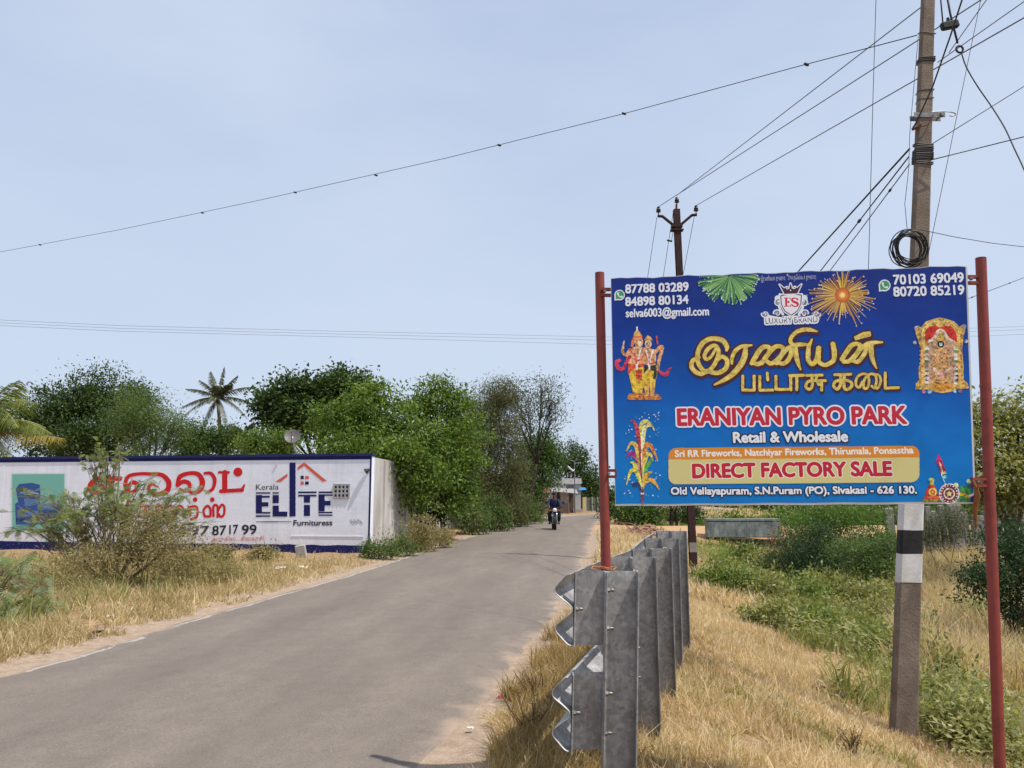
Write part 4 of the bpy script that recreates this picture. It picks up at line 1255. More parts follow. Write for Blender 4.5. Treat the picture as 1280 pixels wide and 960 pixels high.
# clamp with a little hook, bolt through at the right
c, hx, hy = pole_sec(t_of(146))
mb = MB()
mb.box((c.x + .03, c.y - hy - .006, c.z), (hx * 2 + .14, .006, .045)); mb.box((c.x + .03, c.y + hy + .006, c.z), (hx * 2 + .14, .006, .045)); mb.box((c.x - hx - .006, c.y, c.z), (.006, hy * 2 + .012, .045))
cl = mb.build('clamp', STEEL, root_p)
mb = MB(); mb.lathe([(.02, -.02), (.02, .02)], (c.x + hx + .07, c.y - hy - .01, c.z), (0, 1, 0), 6); mb.tube([(c.x + hx + .07, c.y - hy, c.z), (c.x + hx + .07, c.y + hy, c.z)], .008, 6); mb.build('bolt', STEEL, cl)
mb = MB(); q = Vector((c.x + hx + .09, c.y - .02, c.z + .02)); mb.tube(spline([tuple(q + Vector(p)) for p in ((-.1, 0, .015), (0, 0, .02), (.09, 0, .012), (.115, 0, -.008), (.09, 0, -.024), (.06, 0, -.02))], 4), .005, 5); mb.build('hook', STEEL, cl)
# spike bracket on the left
c, hx, hy = pole_sec(t_of(160))
mb = MB(); mb.tube([(c.x - hx - .05, c.y - hy, c.z - .03), (c.x - hx + .02, c.y - hy - .01, c.z + .01)], .014, 6); mb.tube(spline([(c.x - hx - .03, c.y - hy - .02, c.z - .02), (c.x, c.y - hy - .03, c.z), (c.x + hx, c.y - hy - .02, c.z + .1)], 4), .005, 5); mb.build('spike', RUST, root_p)

# ------------------------------------------------------------ coil of black cable hung on the pole
mb = MB()
cc = ppt(1135.5, 309.5, -.2)
for k in range(15):
    r = .134 + random.uniform(-.024, .014); ox, oz, oy = random.uniform(-.012, .012), random.uniform(-.014, .012), random.uniform(-.05, .03)
    ph = random.uniform(0, 6.28); e = random.uniform(.96, 1.06)
    mb.tube([cc + Vector((ox + r * e * math.cos(t), oy + .03 * math.sin(t + ph), oz + r / e * math.sin(t) + (-.012 if math.sin(t) < -.5 else 0))) for t in np.linspace(0, 2 * math.pi, 33)], .0045, 6, False)
for k in range(3):
    r = .1 + .018 * k
    mb.tube([cc + Vector((-.02 + r * .8 * math.cos(t), -.03, -.02 + r * math.sin(t) * 1.1)) for t in np.linspace(1.9, 4.9, 16)], .003, 5)
tag(mb.build('cable_coil', BLACKPL, None, True), 'coil of black cable hung on the concrete pole just above the blue sign', 'cable coil')

# ------------------------------------------------------------ the further rusty pole with a V crossarm
D2 = 18.0
a2 = at(845.5, 262, D2)
f2 = foot(864, D2)
root_r = empty('steel_pole', f2, 'dark rusty steel power pole with V crossarm and banded foot, behind the sign', 'power pole')
ax2 = (a2 - f2)
mb = MB()
kx = D2 / 960
# rail section: flanges and web
for o_ in ((0, -.055), (0, .055)):
    mb.tube([f2 - ax2.normalized() * .4 + Vector((0, o_[1], 0)), a2 + Vector((0, o_[1], 0))], .01, 4)
def hbeam(A, B_, w, d, t):
    D_ = (B_ - A).normalized(); X_ = Vector((1, 0, 0)); X_ = (X_ - D_ * X_.dot(D_)).normalized(); Y_ = D_.cross(X_)
    q = MB()
    rot = Matrix((X_, Y_, D_)).transposed(); L = (B_ - A).length; mid = (A + B_) / 2
    q.box(mid + Y_ * (d / 2 - t / 2), (w, t, L), rot); q.box(mid - Y_ * (d / 2 - t / 2), (w, t, L), rot); q.box(mid, (t, d - 2 * t - .001, L), rot)
    return q
hb = hbeam(f2 - ax2.normalized() * .4, a2, .155, .12, .012)
RUSTD = rough_mat('dark_rust', col(70, 46, 42), col(46, 34, 34), 10, .85, .1, .25)
hb.build('shaft', RUSTD, root_r)
for t0, t1, mt in ((.105, .075, BP), (.075, .05, WP), (.05, -.02, BP)):
    q = hbeam(f2 + ax2 * t1, f2 + ax2 * t0, .163, .128, .016)
    q.build('painted_band', rough_mat('faded_' + mt.name, col(150, 140, 130) if mt is WP else col(60, 38, 36), None, 9, .8), root_r)
INS = plain('brown_insulator', col(58, 44, 46), .25)
def insulator(parent, p):
    q = MB(); q.lathe([(.012, -.16), (.012, -.03)], p, (0, 0, 1), 8); q.lathe([(.03, -.05), (.055, -.045), (.06, -.02), (.04, -.005), (.055, .005), (.055, .025), (.035, .05), (.03, .055), (.04, .065), (.03, .09), (.01, .095)], p, (0, 0, 1), 12)
    q.build('insulator', INS, parent, 50)
tips = [at(823, 262, D2), at(846, 250, D2), at(870, 260.5, D2)]
arm = MB()
jl = at(846, 283, D2)
for tp in (at(822, 270, D2), at(871, 268.5, D2)):
    inner = jl + Vector((.05 if tp.x > jl.x else -.05, 0, 0))
    near = Vector((tp.x + (-.12 if tp.x > jl.x else .12), tp.y, tp.z - .01))
    arm.tube([inner, lerp2(inner, near, .96), near, tp], .035, 6)
arm.box(jl + Vector((0, 0, 0)), (.26, .16, .06)); arm.box(jl - Vector((0, 0, .1)), (.3, .17, .03))
arm.build('crossarm', RUSTD, root_r)
mb = MB(); mb.tube([a2, a2 + Vector((0, 0, .14))], [.03, .018], 6); mb.build('pin', RUST, root_r)
for tp in tips: insulator(root_r, tp + Vector((0, 0, -.02)))

# ------------------------------------------------------------ wires
_wr = {}
def wire(name, label, pts, r, mat=WIRE, cat='wire', sag=0.0, beads=0, group=None, bead_r=None, run=0.0):
    """pts in space; each span sags a little; 'run' carries the wire straight on out of the picture"""
    pts = [Vector(q) for q in pts]
    if run: pts.append(pts[-1] + (pts[-1] - pts[-2]).normalized() * run)
    mb = MB()
    allp = []
    for A, B_ in zip(pts[:-1], pts[1:]):
        A, B_ = Vector(A), Vector(B_); L = (B_ - A).length
        n = max(4, min(28, int(L / 1.2) + 2)) if sag else 2
        for i in range(n):
            t = i / n
            allp.append(A.lerp(B_, t) - Vector((0, 0, sag * L * 4 * t * (1 - t))))
    allp.append(Vector(pts[-1]))
    r *= .8
    mb.tube(allp, r, 5)
    if beads:
        rr2 = random.Random(len(label))
        for k in range(beads):
            t = (k + rr2.uniform(.2, .8)) / beads * (len(allp) - 1); i = min(int(t), len(allp) - 2)
            c = allp[i].lerp(allp[i + 1], t - i); d = (allp[i + 1] - allp[i]).normalized()
            br = bead_r or r * 2.2
            mb.tube([c - d * br * 2.4, c - d * br, c + d * br, c + d * br * 2.4], [r, br, br, r], 6)
    return tag(mb.build(name, mat, None, True), label, cat, group)
pl = lambda px, py, Y: at(px, py, Y)
# three conductors from the rusty pole up over the viewer's right shoulder
for (x0, y0), (x1, y1), lb in (((823, 258.5), (1152, 47.5), 'bare power line from the left insulator of the rusty pole'), ((846, 244), (1150, 10), 'bare power line from the top insulator of the rusty pole, the uppermost of its three'), ((870, 257), (1146, 99), 'bare power line from the right insulator of the rusty pole, the lowest of its three')):
    A = pl(x0, y0, D2); Y1 = D2 * .53
    B_ = pl(x1, y1, Y1)
    d = B_ - A
    wire('power_line', lb, [A, B_ + d * .9], .0105, WIREG, 'power line')
# thin beaded wire across the whole sky to the concrete pole
pA = pl(1146, 44, PY - .1)
wire('overhead_wire', 'thin knotted wire crossing the open sky down to the left edge', [pA, pl(990, 85, 8.1), pl(780, 142, 10), pl(560, 197, 12.2), pl(330, 249, 14.6), pl(150, 287, 16.8), pl(0, 315, 18.6), pl(-260, 357, 22)], .0062, WIRE, 'wire', .0, 0)
for px_, py_, Y in ((1008, 80.5, 7.9), (780, 142, 10), (624, 181.5, 11.5), (470, 219, 13), (369, 240.5, 14.2), (253, 266, 15.5), (50, 306, 18)):
    k = MB(); k.lathe([(.004, -.035), (.017, -.02), (.017, .02), (.004, .035)], pl(px_, py_, Y), (1, .3, -.2), 6)
    k.build('knot', WIRE, bpy.data.objects['overhead_wire'])
# distant lines over the fields, left and right of the sign
for i, (yl, ym, yr_) in enumerate(((400.5, 417.5, 408), (404, 421.5, 412), (407.5, 427, 418))):
    wire('field_line', ['uppermost of three distant power lines running level across the sky', 'middle one of three distant power lines running level across the sky', 'lowest of three distant power lines running level across the sky'][i], [pl(-200, yl - 10, 52), pl(150, yl + 6.5, 56), pl(420, yl + 13.5, 60), pl(760, ym + 3.8, 64), pl(1225, yr_ + 2, 66), pl(1500, yr_ - 8, 66)], .014, WIREG, 'power line')
# cables that leave the concrete pole for the village
bun = [((1137, 186), (1000, 337), .011, 0, 'thick black cable slanting down left from the concrete pole, outermost of its bundle'), ((1136, 196), (1022, 340), .008, 5, 'clipped black cable slanting down left next inside the thick one'), ((1137, 205), (1034, 340), .006, 7, 'thin clipped cable nearest the concrete pole in the slanting bundle')]
for (x0, y0), (x1, y1), r, nb, lb in bun:
    A = pl(x0, y0, PY - .12); B_ = pl(857.5, y0 + (y1 - y0) / (x1 - x0) * (857.5 - x0), D2 - .1)
    wire('cable', lb, [A, B_], r, WIRE, 'cable', .004 if nb else .0, nb, None, r * 2.0)
# long drop wires and ties
wire('drop_wire', 'thin upright wire in the sky left of the concrete pole', [pl(1107, -400, 6.6), pl(1095.5, -20, 7.2), pl(1091, 130, 7.3), pl(1085.5, 338, 7.5), pl(1084, 380, 7.5)], .0042, WIRE)
wire('drop_wire', 'thin wire slanting close along the right side of the concrete pole', [pl(1310, -420, 6.2), pl(1230, -20, 6.5), pl(1195, 150, 6.6), pl(1160, 320, 6.9), pl(1157, 345, 7)], .0034, WIRE)
wire('stay_wire', 'thick dark stay crossing the concrete pole from the upper right', [pl(1330, -300, 4.2), pl(1209, -20, 5.4), pl(1188, 45, 5.7), pl(1166, 108, PY - .35), pl(1146, 152, PY - .28), pl(1141, 160, PY - .22)], .0085, WIRE)
wire('line', 'single wire from the concrete pole rising to the right edge of the sky', [pl(1165, 180, PY - .1), pl(1280, 108, 6.2), pl(1340, 70, 6)], .005, WIREG, run=14)
wire('line', 'black service wire from the wraps on the concrete pole to the right edge', [pl(1164, 200, PY - .1), pl(1220, 186, 6.4), pl(1280, 171, 6.1), pl(1350, 158, 5.8)], .006, WIRE, run=14)
wire('line', 'sagging wire from the cable coil out to the right edge', [pl(1150, 287, PY - .2), pl(1192, 296, 6.9), pl(1240, 304, 7.2), pl(1284, 309, 7.5), pl(1340, 314, 8)], .0042, WIRE, run=14)
wire('line', 'clipped grey wire behind the right red post, rising to the right', [pl(1195, 379, 8), pl(1235, 364, 8.6), pl(1280, 347, 9.4), pl(1330, 330, 10)], .006, WIREG, 'wire', 0, 4, run=14)
wire('line', 'upper of two wires slanting to the top right corner of the sky', [pl(1186, 66, 8), pl(1233, 0, 7.3), pl(1260, -40, 6.9)], .0065, WIREG, run=14)
wire('line', 'lower of two wires slanting to the top right corner of the sky', [pl(1172, 78, 8.3), pl(1280, 2, 7.4), pl(1320, -28, 7)], .007, WIREG, run=14)
wire('tie_wire', 'thin wire hanging down along the left edge of the concrete pole', [pl(1148, 44, PY - .15), pl(1143, 100, PY - .16), pl(1137, 170, PY - .17), pl(1136, 210, PY - .17), pl(1131, 255, PY - .17), pl(1134, 287, PY - .19)], .0032, WIRE)
for x0, y0, x1, y1, lb in ((821, 272, 809, 350, 'thin jumper wire hanging from the left arm of the rusty pole'), (842, 262, 829, 346, 'thin jumper wire hanging close beside the rusty pole'), (868, 270, 853, 348, 'thin jumper wire hanging from the right arm of the rusty pole')):
    wire('jumper_wire', lb, [pl(x0, y0, D2 - .1), lerp2(pl(x0, y0, D2 - .1), pl(x1, y1, D2 + 1), .5), pl(x1, y1, D2 + 1), pl(x1 - (x0 - x1) * .3, y1 + 40, D2 + 1.4)], .008, WIRE)
mb = MB(); c = pl(837, 301, D2 - .05); mb.box(c, (.13, .04, .04), Matrix.Rotation(R(12), 3, 'Y'), .008); mb.tube([c + Vector((.05, 0, .02)), pl(842, 286, D2)], .006, 5)
tag(mb.build('line_fuse', BLACKPL, None), 'small black fuse hanging beside the rusty steel pole', 'fuse')
# strain insulator and ring rod at the top right
root_f = empty('drop_fuse', pl(1187, 31, 5.9), 'black strain insulator with ring rod hanging in the wires at the top right', 'insulator')
mb = MB(); c = pl(1187, 31.5, 5.9); mb.box(c, (.15, .05, .068), Matrix.Rotation(R(-12), 3, 'Y'), .012); mb.lathe([(.012, 0), (.012, .03)], c + Vector((-.01, 0, .035)), (0, 0, 1), 6)
mb.build('insulator_body', BLACKPL, root_f)
mb = MB(); mb.tube([pl(1174, -20, 5.9), pl(1178.5, 28, 5.9)], .006, 5); mb.tube([pl(1181, -20, 5.9), pl(1188, 18, 5.9), pl(1197, 54, 5.9)], .0085, 6)
ring = pl(1199.5, 61.5, 5.9)
mb.tube([ring + Vector((.028 * math.cos(t), 0, .03 * math.sin(t))) for t in np.linspace(0, 2 * math.pi, 17)], .0085, 6, False)
mb.build('hanger_rod', WIRE, root_f, True)
wire('hanging_cable', 'heavy black cable curving down from the ring at the top right', [pl(*p) for p in spline(np.array([(1202, 67, 5.9), (1208, 84, 5.9), (1222, 108, 5.85), (1240, 134, 5.8), (1256, 160, 5.7), (1268, 186, 5.6), (1281, 214, 5.5), (1300, 262, 5.3)]), 4)], .0068, WIRE, run=3.5)
# ------------------------------------------------------------ the white painted compound wall
WA = at(465, 570, 20.0); WL = at(-70, 572, 22.3)
wz0 = -.05
wtop = WA.z
wdir = Vector((WL.x - WA.x, WL.y - WA.y, 0)).normalized()     # towards the left
wlen = Vector((WL.x - WA.x, WL.y - WA.y, 0)).length
wn_ = Vector((-wdir.y, wdir.x, 0)); wn_ = wn_ if wn_.y < 0 else -wn_     # out of the painted face
root_w = empty('compound_wall', (WA.x, WA.y, 0), 'white painted compound wall of a furniture shop with red and navy sign painting', 'wall')
m, nt, b = new_mat('limewash')
v = obj_vec(nt)
n1 = noise(nt, 1.2, 6, .6, v); n2 = noise(nt, 12, 5, .6, v)
vst = obj_vec(nt, (3.0, 3.0, .25)); n3 = noise(nt, 1.6, 7, .7, vst)
r1 = ramp(nt, [(.3, col(224, 226, 236)), (.6, col(234, 236, 245)), (.8, col(238, 240, 247))]); nt.links.new(n1.outputs['Fac'], r1.inputs[0])
r3 = ramp(nt, [(.52, (0, 0, 0)), (.8, (1, 1, 1))]); nt.links.new(n3.outputs['Fac'], r3.inputs[0])
c = mixc(nt, mth(nt, 'MULTIPLY', r3.outputs[0], .35), r1.outputs[0], col(176, 166, 156))
sp = nt.nodes.new('ShaderNodeSeparateXYZ'); tc = nt.nodes.new('ShaderNodeTexCoord'); nt.links.new(tc.outputs['Object'], sp.inputs[0])
low = nt.nodes.new('ShaderNodeMapRange'); low.inputs['From Min'].default_value = .0; low.inputs['From Max'].default_value = .75; low.inputs['To Min'].default_value = .5; low.inputs['To Max'].default_value = 0
nt.links.new(sp.outputs[2], low.inputs['Value'])
c = mixc(nt, mth(nt, 'MULTIPLY', low.outputs[0], n2.outputs['Fac']), c, col(168, 140, 116))     # splashed earth near the foot
bk = nt.nodes.new('ShaderNodeTexBrick'); bk.inputs['Scale'].default_value = 1.0; bk.inputs['Brick Width'].default_value = .42; bk.inputs['Row Height'].default_value = .21; bk.inputs['Mortar Size'].default_value = .006; bk.inputs['Mortar Smooth'].default_value = .6
cmb = nt.nodes.new('ShaderNodeCombineXYZ'); nt.links.new(sp.outputs[0], cmb.inputs[0]); nt.links.new(sp.outputs[2], cmb.inputs[1]); nt.links.new(cmb.outputs[0], bk.inputs['Vector'])
c = mixc(nt, mth(nt, 'MULTIPLY', bk.outputs['Fac'], .13), c, col(150, 148, 152))
nt.links.new(c, b.inputs['Base Color']); b.inputs['Roughness'].default_value = .85; b.inputs['Specular IOR Level'].default_value = .2
bump(nt, b, mth(nt, 'ADD', n1.outputs['Fac'], mth(nt, 'MULTIPLY', n2.outputs['Fac'], .25)), .25, .05)
LIME = m
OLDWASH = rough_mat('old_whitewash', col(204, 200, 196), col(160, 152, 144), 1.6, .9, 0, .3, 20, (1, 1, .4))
NAVY = (26, 30, 84)
NAVYM = rough_mat('navy_paint', col(*NAVY), col(44, 48, 92), 5, .7, 0, .15)
def wall_slab(name, A, d, L, z0, z1, th, mat, parent, lift=0.0, n=None):
    """slab with its outer face on the line A,d"""
    n = n or wn_
    c = Vector((A.x, A.y, 0)) + d * (L / 2) + n * (lift - th / 2); c.z = (z0 + z1) / 2
    rot = Matrix((d, n, d.cross(n))).transposed()
    mb = MB(); mb.box(c, (L, th, abs(z1 - z0)), rot)
    return mb.build(name, mat, parent)
A0 = Vector((WA.x, WA.y, 0))
fw = wall_slab('front_wall', A0, wdir, wlen, -.5, wtop, .2, LIME, root_w)
# the painted plane: u from left to right, v up
face = Sheet(Vector((WL.x, WL.y, 0)), -wdir, (0, 0, 1), wlen, wtop + .05, .0062)
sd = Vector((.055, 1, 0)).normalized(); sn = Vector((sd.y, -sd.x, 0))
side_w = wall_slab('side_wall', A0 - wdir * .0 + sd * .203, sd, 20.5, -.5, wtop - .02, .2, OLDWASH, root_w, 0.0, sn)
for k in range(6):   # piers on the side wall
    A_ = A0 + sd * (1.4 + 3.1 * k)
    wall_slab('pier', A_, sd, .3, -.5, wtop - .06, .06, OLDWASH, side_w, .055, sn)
# top navy band with coping, corner band, plinth band
wall_slab('coping', A0 - wdir * .02, wdir, wlen + .02, wtop, wtop + .07, .26, NAVYM, root_w, .03)
def vz(px, py): return face.px(px, py)[1]
yb = vz(300, 576)
I = face.layer()
I.poly([(0, wtop - .085), (wlen - .003, wtop - .085), (wlen - .003, wtop), (0, wtop)], NAVY)
xr_ = face.px(466, 620)[0]; xr0 = face.px(461.3, 620)[0]
I.poly([(xr0, 0), (wlen - .002, 0), (wlen - .002, wtop), (xr0, wtop)], NAVY)
zb = vz(300, 680)
rn = random.Random(3)
I.poly([(0, 0), (wlen, 0)] + [(wlen * t, zb + .012 * rn.uniform(-1, 1)) for t in np.linspace(1, 0, 60)], NAVY)
rngw = np.random.default_rng(2)
I.a[(rngw.random(I.a.shape) < .02) & (np.arange(face.H)[:, None] * face.res < zb)] = 0
I.build('navy_border', fw, .004, .75, .2)
for px_, w_ in ((277, .14), (84, .12), (379.5, .05), (3, .12)):
    u = face.px(px_, 620)[0]
    wall_slab('rib', Vector(face.world(u, 0)) , wdir, w_, zb, wtop - .09, .03, LIME, fw, .0025)
RW = (196, 34, 40)
I = face.layer()
# first red line: stretched letters of the shop's name
def wtext(txt, x0, x1, yb, cap, c, bold, **k): I.text(txt, (x0, yb), (x1, yb), cap, c, bold, ref='ய', **k)
wtext('எ', 110, 150, 617, 20, RW, .035)
def wst(pts, r, c=RW, sm=5): I.pstroke(pts, r, c, sm)
# the doubled vowel sign and the next letter
wst([(160, 614), (157, 606), (160, 596), (172, 592.5), (190, 592.5), (203, 594), (211, 603), (209, 613), (199, 617.5), (190, 616), (186, 610), (190, 605), (196, 608)], [3.2, 2.8, 2.2, 1.9, 1.9, 2.4, 3.2, 3.2, 2.4, 1.9, 1.9, 1.6, 1.0])
wst([(160, 608), (165, 603), (171, 605), (170, 612), (164, 615)], [1.6, 2.2, 2.6, 2.2, 1.4])
wst([(222, 606), (225, 596), (237, 591.5), (248, 593), (253, 602), (251, 611), (243, 616), (236, 614)], [2.6, 2.8, 2.2, 2.6, 3.4, 3.2, 2.2, 1.6])
wst([(222, 607), (229, 602), (236, 604), (237, 610), (231, 614), (225, 611)], [2.0, 2.4, 2.6, 2.2, 1.6, 1.2])
wst([(256, 591.5), (264, 592), (268.5, 600), (266, 611), (258, 615.5)], [1.6, 2.0, 2.4, 2.0, 1.4])
wst([(274, 590.5), (286, 590.5)], 1.5, RW, 0); wst([(281, 591), (281, 613)], 3.3, RW, 0); wst([(276, 614), (303, 612.5)], 2.2, RW, 0); wst([(302, 613), (305.5, 606.5)], [2.0, 1.2], RW, 0)
I.pdisc(297.5, 590, 5.6, RW)
# second red line
for dxx in (142, 150, 157): wst([(dxx, 632), (dxx, 646)], 1.35, RW, 0)
wst([(142, 646), (149, 646.5)], 1.2, RW, 0); wst([(157, 633), (166, 633), (166, 640)], 1.25, RW, 0); I.pdisc(162, 627, 2.2, RW)
wst([(176, 633), (187, 632.5)], 1.2, RW, 0); wst([(181, 633), (181, 643), (176, 646), (174, 642), (181, 638), (187, 641), (185, 646)], 1.2)
for x0_, w_ in ((196, 9), (208, 9), (220, 10)): wst([(x0_, 645), (x0_, 636), (x0_ + w_ * .5, 632), (x0_ + w_, 637), (x0_ + w_, 645)], 1.3)
wst([(236, 634), (244, 633), (247, 637), (246, 646), (239, 649)], 1.5); wst([(238, 634), (238, 644)], 1.4, RW, 0); I.pdisc(244, 624.5, 2.9, RW); I.pdisc(265.5, 624.5, 2.9, RW)
wst([(256, 645), (254.5, 638), (259, 632.5), (263, 636), (263, 645)], 1.5); wst([(267, 645), (267, 632.5), (272, 633), (272, 646)], 1.5); wst([(272, 640), (277, 631), (280.5, 634), (280, 643), (276, 646), (274, 643)], 1.4); wst([(256, 645.5), (262, 645.5)], 1.3, RW, 0)
wst([(124, 646), (128, 647.5), (126, 650)], 1.5)
# telephone mark: a red receiver in a ring
I.pdisc(100.5, 663, 8, RW); I.pdisc(100.5, 663, 5.8, (222, 220, 222)); wst([(96, 659), (97, 664), (101, 667), (106, 667)], [2.2, 1.4, 1.4, 2.2]); 
I.build('red_lettering', fw, .006, .7, .2)
I = face.layer()
BK = (44, 42, 52)
I.text('97', (238, 669.5), (261, 669), 11.5, BK, .012); I.text('87', (265.5, 669), (282.5, 668.5), 11.5, BK, .012); I.text('17', (287, 667.5), (297.5, 667), 11, BK, .012); I.text('99', (302.5, 668), (320.5, 667.5), 11.5, BK, .012)
I.build('phone_number', fw, .006, .7, .2)
I = face.layer()
I.text('அருகில்,', (264, 676.2), (296, 675.8), 3.6, (196, 96, 78), .004, ref='ய'); I.text('சிவகாசி.', (301, 675.8), (331, 675.4), 3.8, (196, 96, 78), .004, ref='ய')
I.build('small_lettering', fw, .006, .7, .2)
# navy and orange house emblem with the word built of bars
I = face.layer()
Zw = lambda x, y: (230 + x / 4.923, 540 + y / 4.923)
def wp(pts, c): I.ppoly([Zw(*p) for p in pts], c)
def bar(x0, y0, x1, y1, c=NAVY): wp([(x0, y0), (x1, y0), (x1, y1), (x0, y1)], c)
ORG = (206, 92, 70)
bar(443, 370, 532, 379); bar(443, 388, 480, 500); bar(480, 392, 528, 404); bar(480, 432, 520, 458); bar(443, 492, 532, 502); bar(443, 513, 532, 522)
bar(546, 370, 584, 379); bar(546, 388, 584, 438); bar(546, 452, 584, 520); bar(584, 490, 636, 520)
bar(650, 188, 687, 520)
bar(703, 366, 816, 376); bar(703, 386, 816, 397); bar(738, 397, 776, 436); bar(738, 448, 776, 517)
bar(828, 366, 914, 376); bar(828, 384, 914, 392); bar(828, 392, 866, 488); bar(866, 424, 902, 452); bar(828, 490, 914, 500); bar(828, 508, 914, 516)
wp([(562, 306), (596, 306), (638, 272), (638, 256)], ORG)
wp([(700, 216), (740, 186), (880, 302), (852, 304), (740, 208), (700, 234)], ORG)
bar(718, 270, 738, 290, (30, 30, 60)); bar(746, 270, 768, 290, ORG); bar(718, 304, 738, 324, ORG); bar(746, 304, 768, 324, (30, 30, 60))
bar(443, 550, 662, 555, (50, 48, 66))
I.text('Kerala', Zw(443, 356), Zw(582, 354), 7.0, (58, 54, 66), .006)
I.text('Furnituress', Zw(674, 576), Zw(912, 574), 6.6, (48, 46, 62), .007)
I.build('emblem', fw, .006, .7, .2)
I = face.layer()
rs_ = random.Random(8)
for k in range(7):
    x, y = 1020 + k * 11, 556 + rs_.uniform(-8, 8)
    I.pstroke([Zw(x, y), Zw(x + 6, y - 12), Zw(x + 12, y + 3), Zw(x + 3, y + 9)], .35, (150, 148, 156), 3)
I.build('signature', fw, .006, .7, .2)
# sofa mural
I = face.layer()
I.ppoly([(15, 593), (81, 592.5), (81, 662), (15, 662.5)], (112, 170, 158))
SB = (54, 82, 140); SB2 = (88, 116, 166); SB3 = (40, 62, 112)
I.ppoly([(20, 611), (24, 605), (40, 603.5), (50, 606), (51, 622), (47, 627), (23, 628), (21, 618)], SB); I.pstroke([(26, 616), (36, 615), (48, 617)], .5, (150, 176, 206), 3)
I.ppoly([(19, 630), (32, 621), (48, 624), (52, 632), (74, 626), (78, 634), (78, 655), (20, 656)], SB); I.ppoly([(30, 624), (48, 624), (49, 630), (32, 633)], SB2); I.ppoly([(53, 630), (75, 627), (77, 632), (55, 637)], SB2)
I.ppoly([(22, 640), (48, 638), (50, 645), (22, 646)], SB2); I.ppoly([(52, 640), (76, 638), (77, 644), (52, 646)], SB3); I.ppoly([(20, 648), (78, 646), (78, 650), (20, 652)], SB3)
for a_, b_ in (((15, 592), (81, 592)), ((81, 592), (81, 662.5)), ((15, 662.5), (81, 662.5)), ((15, 592), (15, 662.5))): I.pstroke([a_, b_], .5, (180, 206, 200))
I.build('sofa_mural', fw, .006, .7, .2)
# ventilation grille set in the wall: concrete louvres with dark gaps
gc0, gc1 = face.px(417.5, 622), face.px(437, 606)
g = MB()
GRM = rough_mat('grey_grille', col(176, 174, 176), col(150, 146, 144), 12, .85)
def fbox(mb, u0, v0, u1, v1, d0, d1):
    c = face.world((u0 + u1) / 2, (v0 + v1) / 2, (d0 + d1) / 2)
    rot = Matrix((face.ux, face.uy, face.n)).transposed()
    mb.box(c, (u1 - u0, v1 - v0, d1 - d0), rot)
gw, gh = gc1[0] - gc0[0], gc1[1] - gc0[1]
fbox(g, gc0[0], gc0[1], gc1[0], gc1[1], .001, .008)
for k in range(5): fbox(g, gc0[0] + gw * k / 4 - .018, gc0[1] - .02, gc0[0] + gw * k / 4 + .018, gc1[1] + .02, .008, .04)
for k in range(4): fbox(g, gc0[0] - .0165, gc0[1] + gh * k / 3 - .024, gc1[0] + .0165, gc0[1] + gh * k / 3 + .024, .0085, .032)
go = g.build('vent_grille', GRM, fw)
g = MB()
DKH = plain('dark_gap', col(58, 54, 54), .9)
for i in range(4):
    for j in range(3):
        fbox(g, gc0[0] + gw * (i + .22) / 4, gc0[1] + gh * (j + .22) / 3, gc0[0] + gw * (i + .78) / 4, gc0[1] + gh * (j + .78) / 3, .0082, .010)
g.build('opening', DKH, go)
# plaster seam: a raised step in the lower part
wall_slab('plaster_step', Vector(face.world(face.px(455, 650)[0], 0)), wdir, face.px(455, 650)[0] - face.px(365, 650)[0], vz(410, 671), vz(410, 669.6), .03, LIME, fw, .012)
# small black clip by the corner band
mb = MB(); c = Vector(face.world(*face.px(459.5, 589), .05)); mb.lathe([(.02, 0), (.07, .1), (.075, .12)], c + Vector((.06, 0, .05)), (-.8, -.3, -.5), 10); mb.tube([c + Vector((.1, .05, .06)), c + Vector((.05, 0, .05))], .015, 6)
lf = tag(mb.build('flood_lamp', BLACKPL, None), 'small black lamp fixed at the right end of the white painted wall', 'lamp')

# ------------------------------------------------------------ satellite dish on a stub mast behind the wall
rd = empty('satellite_dish', (at(372, 566, 20.5).x, 20.55, wtop), 'grey satellite dish on a white stand at the wall top', 'satellite dish')
c = at(365.5, 545.5, 20.5)
axd = Vector((.12, -.9, .42)).normalized()
mb = MB()
n = 28; prof = [(.0, .0), (.06, .004), (.12, .016), (.17, .034), (.205, .05)]
mb.lathe([(max(r_, .002), h) for r_, h in prof] + [(.207, .045)] + [(max(r_, .002), h - .008) for r_, h in reversed(prof[:-1])], c - axd * .03, axd, n)
DISHM = rough_mat('dish_grey', col(116, 113, 114), col(92, 86, 84), 8, .6, .2)
do = mb.build('dish', DISHM, rd, 50)
mb = MB(); mb.tube([c + Vector((0, -.02, -.2)), c + axd * .2 + Vector((0, 0, -.1)), c + axd * .26], .01, 6); mb.box(c + axd * .27, (.05, .06, .05), None, .01); mb.build('receiver_arm', STEEL, rd)
mb = MB(); b0 = at(372, 566, 20.55); mb.tube([c - axd * .02, c - axd * .06 + Vector((.02, 0, -.12)), Vector((b0.x + .03, 20.55, wtop - .02))], .02, 8); mb.tube([c - axd * .05 + Vector((.02, 0, -.14)), Vector((b0.x + .26, 20.58, wtop - .02))], .014, 6); mb.tube([c - axd * .05 + Vector((.02, 0, -.14)), Vector((b0.x - .02, 20.6, wtop - .02))], .012, 6)
mb.build('stand', plain('white_paint', col(210, 208, 206), .6), rd, True)

